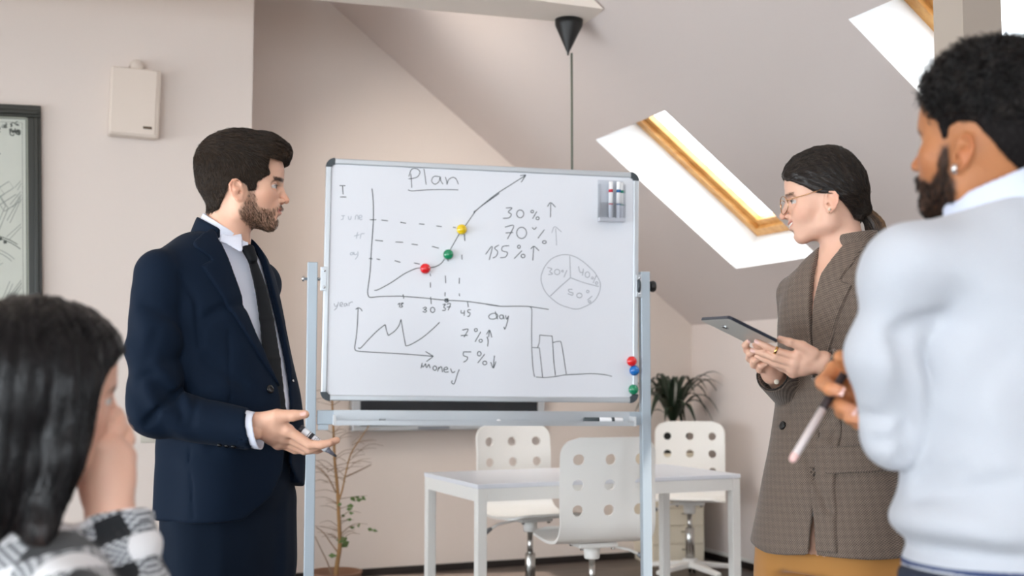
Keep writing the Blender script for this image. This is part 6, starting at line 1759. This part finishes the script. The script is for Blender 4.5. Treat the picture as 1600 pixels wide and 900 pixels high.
def b_under(P):
    d = s_loft(P, blev(-.05, -.04), BANG)
    d = smin(d, s_chain(P, [b_sh, b_el, b_wr], [.036, .032, .024], .01), .03)
    d = smin(d, s_chain(P, [b_shr, b_elr, b_wrr], [.036, .032, .024], .01), .03)
    for s_ in (.06, -.06):
        h = bm(1606, 960) + bL * s_; d = smin(d, s_chain(P, [h, (h[0], h[1], .5), (h[0], h[1], .09)], [.06, .05, .038], .01), .03)
    return smax(d, P[..., 2] - bm(0, 350)[2], .01)
bdr = b_wrr - b_elr; add_b(lambda P: smin(plain_hand(P, b_wrr, bdr, (0, 0, -1), bL), s_cone(P, b_wrr - bdr * .3, b_wrr, .032, .024), .012), b_wrr - .24, b_wrr + .24, .003)
bc0 = bm(1600, 800) * (1, 1, 0); add_b(b_under, bc0 - (.45, .45, 0), bc0 + (.45, .45, 1.5), .014)
bbody = mesh_obj('body', np.concatenate(bv), np.concatenate(bq), skin_m, bman, True); set_colors(bbody, np.concatenate(bc))
add_eyes(Hb, bman, (0.03, 0.018, 0.01))
for (pts, rs), w_ in zip(bfing, (.0075, .0075, .007, .006)): nail(pts[3] + np.array((0, -rs[3] * .93, .0)), pts[3] - pts[2], (0, -1, .15), w_, .012, bman)
MB().lathe([(.0052, -.0035), (.0075, -.003), (.0075, .003), (.0052, .0035)], Hb.wor((.000, .0885, -.030)), Hb.R @ np.array((1, 0, 0.1)), 18).build('earring', mat('silver_hoop', srgb(226, 224, 222), .2, 1.0), bman, True)
rgb_ = np.random.default_rng(41)
bvb = mesh_normals(Vb, Qb); qb_ = Hb.loc(Vb.astype(np.float32))
bk = (poly2(qb_[:, 0], qb_[:, 2], B_BEARD) < -.002) & (qb_[:, 0] > 0)
comb('beard', Vb, bvb, lambda P: np.stack([np.full(len(P), .3), P[:, 1] * 0, -np.ones(len(P))], -1) @ Hb.R.T, 3000, .008, 3, .5, .0004, hair_m, bman, ((0.008, 0.006, 0.006), (0.03, 0.02, 0.016)), rgb_, keep=bk)
# curly hair: a cap with faded sides, covered with small coils
HAIR_B = [(.090, .20), (.110, .15), (.109, .108), (.096, .088), (.080, .076), (.064, .050), (.046, .036), (.040, .014), (.030, .014), (.026, .030), (.012, .037), (-.014, .036), (-.036, .014), (-.060, -.018), (-.084, -.046), (-.13, -.05), (-.16, .06), (-.12, .21)]
def b_hair(P):
    q = Hb.loc(P); d = Hb.field(q, False); d = smin(d, s_chain(P, [bn0, bn1], [.060, .066], .02), .03)
    top = sstep(q[..., 2], .025, .095)
    d = d - (.0035 + .020 * top * (1 - .55 * sstep(q[..., 0], .04, .10))) + fbm(q, (46, 46, 46), 2) * .020 * top
    return smax(d, poly2(q[..., 0], q[..., 2], HAIR_B), .006)
bh_o, bhv, bhn = hair_cap('hair', b_hair, Hb.O - .19, Hb.O + .23, .0034, hair_matte, bman, 1, lambda V: np.tile(np.array((0.010, 0.008, 0.008)), (len(V), 1)))
qh = Hb.loc(bhv.astype(np.float32)); tp_m = qh[:, 2] > .045
ncurl = 2600; ki = rgb_.choice(np.nonzero(tp_m)[0], ncurl); kk = 11; tt = np.linspace(0, 1, kk)
ro = bhv[ki]; nn_ = bhn[ki]; e1 = np.cross(nn_, rgb_.normal(0, 1, (ncurl, 3))); e1 /= vlen(e1)[:, None]; e2 = np.cross(nn_, e1)
rad = rgb_.uniform(.003, .0075, ncurl)[:, None, None]; ht = rgb_.uniform(.005, .017, ncurl)[:, None, None]; ph_ = rgb_.uniform(0, 6.28, ncurl)[:, None]; an_ = ph_ + tt[None] * rgb_.uniform(6, 12, ncurl)[:, None]
pc_ = ro[:, None] + nn_[:, None] * (ht * (tt[None, :, None]) - .003) + e1[:, None] * rad * np.cos(an_)[..., None] + e2[:, None] * rad * np.sin(an_)[..., None] + (e1 * rgb_.normal(0, .006, (ncurl, 1)))[:, None] * tt[None, :, None]
strands('curls', None, pc_, .0011, hair_m, bman, .5, np.array((0.006, 0.005, 0.005)) + (rgb_.random(ncurl)[:, None] ** 3) * np.array((0.03, 0.022, 0.018)))
comb('short_hair', bhv, bhn, lambda P: np.stack([np.full(len(P), -.3), P[:, 1] * 0, -np.ones(len(P))], -1) @ Hb.R.T, 2500, .006, 3, .3, .0004, hair_m, bman, ((0.008, 0.006, 0.006), (0.02, 0.015, 0.012)), rgb_, keep=~tp_m)
# sweater with ribbed hem and navy stripe
knit = mat('white_knit', srgb(190, 193, 200), 0.9, bump=.25, scale=420, sheen=.2)
navy = mat('navy_knit_stripe', srgb(52, 66, 104), 0.9)
polo = mat('pale_polo_cotton', srgb(206, 212, 230), 0.85, bump=.1, scale=600)
bz = lambda y: bm(1590, y)[2]
barm = (b_wr - b_el) / np.linalg.norm(b_wr - b_el)
def bfold(P, c, d, fr, amp, rad):
    q = P - A3(c); return amp * np.exp(-(q * q).sum(-1) / (rad * rad)) * np.sin(q @ A3(d) * fr + fbm(P, 8, 2) * 3.4)
def b_sleeve(P):
    d = s_chain(P, [b_sh, b_sh * .5 + b_el * .5 + np.array((-.024, 0, 0)), b_el], [.050, .053, .046], .02)
    d = smin(d, s_cone(P, b_el, b_wr, .046, .038), .02)
    c = np.where((P - A3(b_el)) @ A3(barm) > .05, (P - A3(b_wr)) @ A3(barm), -1); d = smax(d, c, .004)
    return d + bfold(P, b_el + np.array((.03, -.05, .05)), (.75, .1, .66), 90, .0075, .075) + bfold(P, b_sh * .35 + b_el * .65 + np.array((.02, -.05, 0)), (.4, .1, .9), 60, .005, .08)
def b_sleeve_r(P):
    d = s_chain(P, [b_shr, b_elr], [.066, .056], .02); return smin(d, s_cone(P, b_elr, b_wrr, .056, .042), .02)
def b_sweater0(P):
    d = s_loft(P, blev(.004, .004), BANG, 2.3, .02)
    d = smin(d, s_chain(P, [bm(1556, 366, .0), b_sh * .5 + bm(1565, 388) * .5, b_sh], [.036, .046, .050], .02), .03)
    d = smin(d, s_chain(P, [bm(1606, 352), b_shr * .75 + bm(1590, 380) * .25, b_shr], [.03, .056, .062], .02), .04)
    # blouson fullness above the rib, drape from the arm-pit
    z = P[..., 2]
    d = d - .014 * np.exp(-((z - bz(812)) / .035) ** 2) + .010 * np.exp(-((z - bz(846)) / .014) ** 2)
    d = d + bfold(P, bm(1440, 520, -.08), (.75, 0, .66), 48, .006, .15) + bfold(P, bm(1480, 800, -.12), (.2, 0, .98), 80, .004, .12) + bfold(P, bm(1560, 620, -.12), (.75, 0, .66), 22, .003, .2)
    sl = b_sleeve(P); d = smin(d, sl, .006 + .075 * sstep(P[..., 2], bz(540), bz(420))); d = smin(d, b_sleeve_r(P), .014)
    d = smax(d, -s_chain(P, [bm(1578, 338), bm(1566, 268)], [.072, .075]), .006)
    above = (P - A3(bm(1552, 322))) @ (A3((-.26, .05, 1)) / 1.035)
    d = smax(d, np.minimum(above, .16 - vlen((P - A3(bm(1584, 322)))[..., :2])), .006)
    return smax(d, bz(915) - z, .01)
bs_cr = Creases(b_sweater0, [([(1408, 520), (1418, 580), (1422, 650), (1418, 712)], .012, .020), ([(1406, 524), (1432, 505), (1462, 500)], .014, .014), ([(1440, 720), (1500, 650), (1560, 560)], .022, .007), ([(1436, 775), (1500, 768), (1580, 752)], .014, .007), ([(1350, 650), (1385, 652), (1412, 640)], .010, .008), ([(1366, 690), (1396, 690), (1414, 672)], .009, .007), ([(1410, 590), (1392, 640)], .010, .006), ([(1432, 750), (1500, 735)], .012, .005)], 1.2, 1.8)
def b_sweater(P): return b_sweater0(P) + bs_cr(P)
so_ = bm(1590, 600); organic('sweater', b_sweater, so_ - (.42, .42, .31), so_ + (.42, .42, .40), .0055, knit, bman, 1)
for y_, h_ in ((875, .0042), (889, .0022)):
    def st(P, y_=y_, h_=h_):
        d = s_loft(P, blev(.0055, .0055), BANG, 2.3, .02); k = P[..., 2] - (bz(y_) - .018 * ((P[..., 0] - bm(1425, 875)[0]) * 0 ))
        return np.maximum(np.maximum(d, -d - .006), np.abs(k) - h_)
    organic('hem_stripe', st, (so_[0] - .25, so_[1] - .25, bz(y_) - .03), (so_[0] + .25, so_[1] + .25, bz(y_) + .03), .0030, navy, bman, 0)
def b_collar(P):
    d = np.abs(s_chain(P, [bm(1596, 352), bm(1580, 318), bm(1566, 268)], [.102, .086, .074], .02)) - .004
    d = smax(d, (P - A3(bm(1552, 286))) @ (A3((-.40, .06, 1)) / 1.08), .004)
    d = smax(d, -((P - A3(bm(1552, 336))) @ (A3((-.26, .05, 1)) / 1.035)), .004)
    return smax(d, (P - A3(bn1)) @ bF.astype(np.float32) - .055, .004)
organic('polo_collar', b_collar, bm(1575, 306) - .17, bm(1575, 306) + .17, .0036, polo, bman, 1)
jeans = mat('dark_navy_jeans', srgb(32, 40, 58), .85)
def b_tr(P):
    d = None
    for s_ in (.09, -.09):
        h = bm(1600, 900) + bL * s_; e = s_chain(P, [h, (h[0], h[1], .5), (h[0], h[1], .10)], [.10, .082, .07], .02); d = e if d is None else smin(d, e, .015)
    d = smin(d, s_loft(P, [(bz(870), bm(1600, 870)[0], BY, .11, .15), (bz(960), bm(1602, 960)[0], BY, .12, .165)], BANG), .03)
    return smax(smax(d, P[..., 2] - bz(880), .01), .04 - P[..., 2], .006)
organic('trousers', b_tr, (bc0[0] - .36, bc0[1] - .36, 0), (bc0[0] + .36, bc0[1] + .36, bz(872)), .008, jeans, bman, 1)
for s_ in (.09, -.09):
    h = bm(1600, 900) + bL * s_; b = np.array((h[0], h[1], 0.0))
    organic('shoe', lambda P, b=b: smax(smin(s_flatcone(P, b + np.array((0, 0, .03)) - bF * .06, b + bF * .17 + np.array((0, 0, .022)), .036, .042, .036, .026, (0, 0, 1)), s_cone(P, b + np.array((0, 0, .03)), b + np.array((0, 0, .10)), .04, .04), .03), -P[..., 2], .004), b + (-.25, -.25, -.01), b + (.25, .25, .15), .006, shoe_m, bman, 1)
# stylus in his hand
p0 = Vector(bm(1236, 722, .115)); p1 = Vector(bm(1318, 585, .145)); pdv = (p1 - p0).normalized(); PL = (p1 - p0).length
sty = thing('stylus', 'white stylus with a pink rubber tip in the hand of the man in white sweater', 'stylus', tuple(p0))
stw = mat('stylus_white', srgb(226, 214, 212), .35)
MB().lathe([(.0056, .013), (.0060, .016), (.0060, PL * .60)], p0, pdv, 18).build('barrel', stw, sty, True)
MB().lathe([(.001, 0), (.004, .0012), (.0058, .005), (.0064, .011), (.0064, .014)], p0, pdv, 18).build('rubber_tip', mat('pink_rubber', srgb(240, 196, 190), .5), sty, True)
MB().lathe([(.0066, PL * .60), (.0070, PL * .61), (.0062, PL * 1.12), (.003, PL * 1.16)], p0, pdv, 18).build('dark_barrel', mat('stylus_dark', srgb(52, 40, 42), .4), sty, True)

# ================================================================== SEATED WOMAN IN THE LEFT FOREGROUND
GY = 1.58
def gm(x, y, dy=0.0): return np.array(at(x, y, GY + dy))
gw = thing('person', 'seated woman with long black hair, seen from behind at lower left, hand on her cheek', 'person', (gm(60, 900)[0], GY, 0.0))
ga = math.radians(38)
Hg = Head(gm(55, 632), head_axes((math.cos(ga), math.sin(ga)), -.06, 0.03), .97, female=True)
gF = np.array((math.cos(ga), math.sin(ga), 0)); gR = np.array((math.sin(ga), -math.cos(ga), 0))
gsk = srgb(232, 184, 160)
gn0, gn1 = gm(40, 700), gm(26, 810)
GT = [(815, 26, .060, .075), (845, 26, .080, .120), (875, 28, .098, .155), (925, 30, .112, .176), (1000, 36, .118, .180), (1080, 38, .120, .172), (1300, 40, .135, .18), (1420, 42, .13, .18)]
def glev(df=0.0, dw=0.0):
    o = []
    for y, x, af, aw in GT: c = gm(x, y); o.append((c[2], c[0], c[1], af + df, aw + dw))
    return o
GANG = math.atan2(gF[1], gF[0])
g_sh = gm(30, 930) + gR * .160; g_el = gm(205, 1010, .02); g_wr = gm(172, 800, .07)
g_shl = gm(30, 930) - gR * .160; g_ell = gm(90, 1090, .30); g_wrl = gm(190, 1070, .42)
def g_headneck(P):
    q = Hg.loc(P); d = Hg.field(q); return smin(d, s_chain(P, [gn0, gn1], [.048, .056], .02), .03)
vg, qg = polygonise(g_headneck, Hg.O - .2, Hg.O + .2, .003); vg = relax(vg, qg, 1, .4)
gvs = [vg]; gqs = [qg]; gcs = [skin_cols(Hg, gsk, srgb(196, 110, 104))(vg.astype(np.float32))]
def add_g(fn, lo, hi, h, c=gsk):
    v, q = polygonise(fn, lo, hi, h); v = relax(v, q, 1, .4); q = q + sum(len(x) for x in gvs); gvs.append(v); gqs.append(q); gcs.append(np.tile(np.array(c[:3]), (len(v), 1)))
def Zg(x, y, dy=0.0): return gm(x / 1.957, 440 + y / 1.957, .045 + dy)
gf = [([Zg(270, 500, -.012), Zg(278, 462, -.006), Zg(298, 432, .010), Zg(318, 412, .024)], [.0112, .0102, .0094, .0080]),
      ([Zg(305, 480, -.010), Zg(320, 435, .0), Zg(336, 408, .014), Zg(346, 390, .028)], [.0114, .0104, .0094, .0080]),
      ([Zg(345, 488, .0), Zg(362, 450, .010), Zg(366, 425, .022), Zg(362, 402, .034)], [.0110, .0100, .0092, .0078]),
      ([Zg(378, 512, .014), Zg(392, 482, .022), Zg(386, 458, .032), Zg(376, 438, .040)], [.0100, .0092, .0084, .0072])]
def g_hand(P):
    d = hand_field(P, Zg(338, 720, .0), [Zg(268, 520, -.010), Zg(305, 505, -.012), Zg(345, 510, -.006), Zg(380, 535, .008)], gf,
                   ([Zg(290, 670, .015), Zg(262, 600, .03), Zg(262, 540, .04), Zg(275, 490, .045)], [.017, .014, .012, .0095]), .029, .0145, .018)
    d = smin(d, s_ell(P, Zg(322, 600, .0), (.038, .017, .048)), .014)
    return smin(d, s_cone(P, Zg(338, 720, .0), g_wr + (g_el - g_wr) * .3, .027, .032), .015)
gc_ = Zg(320, 560); add_g(g_hand, gc_ - .16, gc_ + .16, .0026)
gdr = g_wrl - g_ell; add_g(lambda P: smin(plain_hand(P, g_wrl, gdr, (0, 0, -1), gR, .92), s_cone(P, g_wrl - gdr * .3, g_wrl, .028, .022), .012), g_wrl - .24, g_wrl + .24, .003)
def g_under(P):
    d = s_loft(P, glev(-.05, -.04), GANG)
    d = smin(d, s_chain(P, [g_sh, g_el, g_wr], [.034, .03, .022], .01), .03)
    d = smin(d, s_chain(P, [g_shl, g_ell, g_wrl], [.034, .03, .022], .01), .03)
    for s_ in (.09, -.09):
        h = gm(42, 1400) + gR * s_; k = h + gF * .40; k[2] = .47; f = k + gF * .02; f[2] = .09
        d = smin(d, s_chain(P, [h, k, f], [.075, .055, .036], .01), .03)
    return smax(d, P[..., 2] - gm(0, 850)[2], .01)
gb = gm(60, 900) * (1, 1, 0); add_g(g_under, gb - (.5, .5, 0), gb + (.85, .9, 1.2), .014)
gbody = mesh_obj('body', np.concatenate(gvs), np.concatenate(gqs), skin_m, gw, True); set_colors(gbody, np.concatenate(gcs))
add_eyes(Hg, gw, (0.05, 0.03, 0.02))
# long straight hair
hair_black = mat('sleek_black_hair', (1, 1, 1, 1), 0.30, spec=0.30, attr='Col')
HAIR_G = [(.112, .115), (.112, .080), (.094, .072), (.072, .050), (.058, .010), (.056, -.040), (.040, -.10), (.03, -.32), (-.24, -.36), (-.24, .2), (.06, .2)]
def g_hair(P):
    q = Hg.loc(P); d = Hg.field(q, False)
    d = smin(d, s_ell(q, (-.035, 0, .03), (.085, .090, .09)), .03) - .012
    fall = s_chain(q, [(-.035, 0, .02), (-.064, .0, -.08), (-.092, .0, -.26)], [.098, .098, .090], .02)
    a = np.stack([q[..., 0], np.abs(q[..., 1]), q[..., 2]], -1)
    fall = smin(fall, s_chain(a, [(.018, .066, .03), (.014, .078, -.06), (-.004, .088, -.16), (-.012, .086, -.25)], [.040, .034, .026, .020], .02), .02)
    d = smin(d, fall, .03)
    an = np.arctan2(q[..., 1], q[..., 0] + .03)
    d = d + np.sin(an * 34 + 3 * fbm(q, (20, 20, 5), 1)) * .0016 + fbm(q, (60, 60, 10), 2) * .006
    low = sstep(-q[..., 2], .10, .20)
    d = d + low * (np.sin(an * 11 + 1.3) * .010 + .006)
    d = smax(d, poly2(q[..., 0], q[..., 2] + 0 * q[..., 0], HAIR_G), .012)
    return smax(d, -.262 - q[..., 2] + fbm(q, (50, 50, 4), 1) * .05, .01)
gd = lambda V: mixc(np.tile(np.array((0.008, 0.007, 0.008)), (len(V), 1)), (0.045, 0.024, 0.018), sstep(-Hg.loc(V.astype(np.float32))[:, 2], .12, .22))
go, ghv, ghn = hair_cap('hair', g_hair, Hg.O - (.27, .27, .36), Hg.O + (.25, .25, .2), 0.0042, hair_black, gw, 1, gd)
def g_comb(P):
    q = Hg.loc(P.astype(np.float32)); t = sstep(q[:, 2], .05, .13)[:, None]
    part = np.stack([-.25 + 0 * q[:, 0], np.sign(q[:, 1]), np.zeros(len(q))], -1)
    return (np.array((-.05, 0, -1.0)) * (1 - t) + part * t) @ Hg.R.T
rgg = np.random.default_rng(51)
comb('hair_strands', ghv, ghn, g_comb, 6500, lambda R: np.full(len(R), .085), 7, .0, .00055, hair_black, gw, ((0.006, 0.005, 0.006), (0.014, 0.012, 0.012)), rgg, fn=g_hair, rise=(0, .001))
# plaid jacket
m = mat('black_white_plaid', srgb(210, 210, 212), .9, sheen=.3); nt = m.node_tree
uvn = nt.nodes.new('ShaderNodeUVMap'); sp = nt.nodes.new('ShaderNodeSeparateXYZ'); nt.links.new(uvn.outputs[0], sp.inputs[0])
def band(s):
    w = nt.nodes.new('ShaderNodeMath'); w.operation = 'PINGPONG'; w.inputs[1].default_value = .034
    g = nt.nodes.new('ShaderNodeMath'); g.operation = 'GREATER_THAN'; g.inputs[1].default_value = .017
    nt.links.new(s, w.inputs[0]); nt.links.new(w.outputs[0], g.inputs[0]); return g.outputs[0]
b1, b2 = band(sp.outputs[0]), band(sp.outputs[1]); ad = nt.nodes.new('ShaderNodeMath'); ad.operation = 'ADD'; nt.links.new(b1, ad.inputs[0]); nt.links.new(b2, ad.inputs[1])
ckf = nt.nodes.new('ShaderNodeTexChecker'); ckf.inputs['Scale'].default_value = 240; nt.links.new(uvn.outputs[0], ckf.inputs['Vector'])
ckf.inputs['Color1'].default_value = srgb(70, 74, 80); ckf.inputs['Color2'].default_value = srgb(206, 208, 212)
cr = nt.nodes.new('ShaderNodeValToRGB'); cr.color_ramp.interpolation = 'CONSTANT'
cr.color_ramp.elements[0].color = srgb(236, 236, 238); cr.color_ramp.elements[1].color = srgb(20, 22, 26); cr.color_ramp.elements[1].position = .75
dv = nt.nodes.new('ShaderNodeMath'); dv.operation = 'MULTIPLY'; dv.inputs[1].default_value = .5; nt.links.new(ad.outputs[0], dv.inputs[0]); nt.links.new(dv.outputs[0], cr.inputs[0])
eq = nt.nodes.new('ShaderNodeMath'); eq.operation = 'COMPARE'; eq.inputs[1].default_value = .5; eq.inputs[2].default_value = .1; nt.links.new(dv.outputs[0], eq.inputs[0])
mx = nt.nodes.new('ShaderNodeMix'); mx.data_type = 'RGBA'; nt.links.new(eq.outputs[0], mx.inputs['Factor']); nt.links.new(cr.outputs[0], mx.inputs['A']); nt.links.new(ckf.outputs[0], mx.inputs['B'])
nt.links.new(mx.outputs['Result'], nt.nodes['Principled BSDF'].inputs['Base Color'])
garm = (g_wr - g_el) / np.linalg.norm(g_wr - g_el)
def g_jacket(P):
    d = s_loft(P, glev(.004, .004), GANG, 2.3, .02)
    d = smin(d, s_chain(P, [gm(36, 872), g_sh], [.04, .058], .02), .04); d = smin(d, s_chain(P, [gm(26, 872), g_shl], [.04, .058], .02), .04)
    s1 = smin(s_chain(P, [g_sh, g_el], [.062, .060], .02), s_cone(P, g_el, g_wr - garm * .01, .064, .058), .02)
    s1 = smax(s1, np.where((P - A3(g_el)) @ A3(garm) > .05, (P - A3(g_wr)) @ A3(garm) + .012, -1), .005)
    s1 = smax(s1, -smax(s_cone(P, g_wr - garm * .08, g_wr + garm * .05, .046, .046), -((P - A3(g_wr)) @ A3(garm)) - .06, .003), .003)
    q = P - A3(g_wr - garm * .09); s1 = s1 + .006 * np.exp(-(q * q).sum(-1) / .09 ** 2) * np.sin(P[..., 2] * 120 + fbm(P, 10, 2) * 4)
    s2 = smin(s_chain(P, [g_shl, g_ell], [.060, .056], .02), s_cone(P, g_ell, g_wrl, .054, .046), .02)
    d = smin(smin(d, s1, .012), s2, .012)
    d = smax(d, -s_chain(P, [gn1 + np.array((0, 0, -.03)), gn0], [.062, .066]), .006)
    return smax(d, gm(0, 1300)[2] - P[..., 2], .01)
def g_uv(V):
    q = V - g_wr; u = q @ np.array((1, 0, 0)) - .4 * (q @ np.array((0, 1, 0))); return np.stack([u * .9 + q[:, 2] * .42, -u * .42 + q[:, 2] * .9], 1)
gj = gm(60, 980); organic('jacket', g_jacket, (gj[0] - .4, gj[1] - .4, gm(0, 1310)[2]), (gj[0] + .5, gj[1] + .65, gm(0, 735)[2]), .0065, m, gw, 1, uv=g_uv)
def g_tr(P):
    d = None
    for s_ in (.09, -.09):
        h = gm(42, 1400) + gR * s_; h[2] = .52; k = h + gF * .40; k[2] = .50; f = k + gF * .02; f[2] = .10
        e = s_chain(P, [h, k, f], [.095, .078, .062], .02); d = e if d is None else smin(d, e, .015)
    return smax(d, .03 - P[..., 2], .006)
organic('trousers', g_tr, gb - (.4, .4, 0), gb + (.85, .85, .65), .010, jeans, gw, 1)
for s_ in (.09, -.09):
    h = gm(42, 1400) + gR * s_ + gF * .42; b = np.array((h[0], h[1], 0.0))
    organic('shoe', lambda P, b=b: smax(smin(s_flatcone(P, b + np.array((0, 0, .03)) - gF * .05, b + gF * .16 + np.array((0, 0, .022)), .032, .036, .034, .024, (0, 0, 1)), s_cone(P, b + np.array((0, 0, .03)), b + np.array((0, 0, .10)), .036, .036), .03), -P[..., 2], .004), b + (-.25, -.25, -.01), b + (.25, .25, .15), .007, shoe_m, gw, 1)
# ================================================================== turn the whole place so that its walls run along the axes
_R = Matrix.Rotation(-TH, 4, 'Z')
bpy.context.view_layer.update()
_seen = set()
def _turn(o):
    if o.type == 'MESH' and o.data.name not in _seen:
        _seen.add(o.data.name); o.data.transform(_R); o.data.update()
    for ch in o.children: _turn(ch)
for o in list(SC.objects):
    if o.parent is not None: continue
    if o.type in ('MESH', 'EMPTY') and o.get('category') != 'chair':
        o.location = _R @ o.location; _turn(o)
    else: o.matrix_world = _R @ o.matrix_world
bpy.context.view_layer.update()
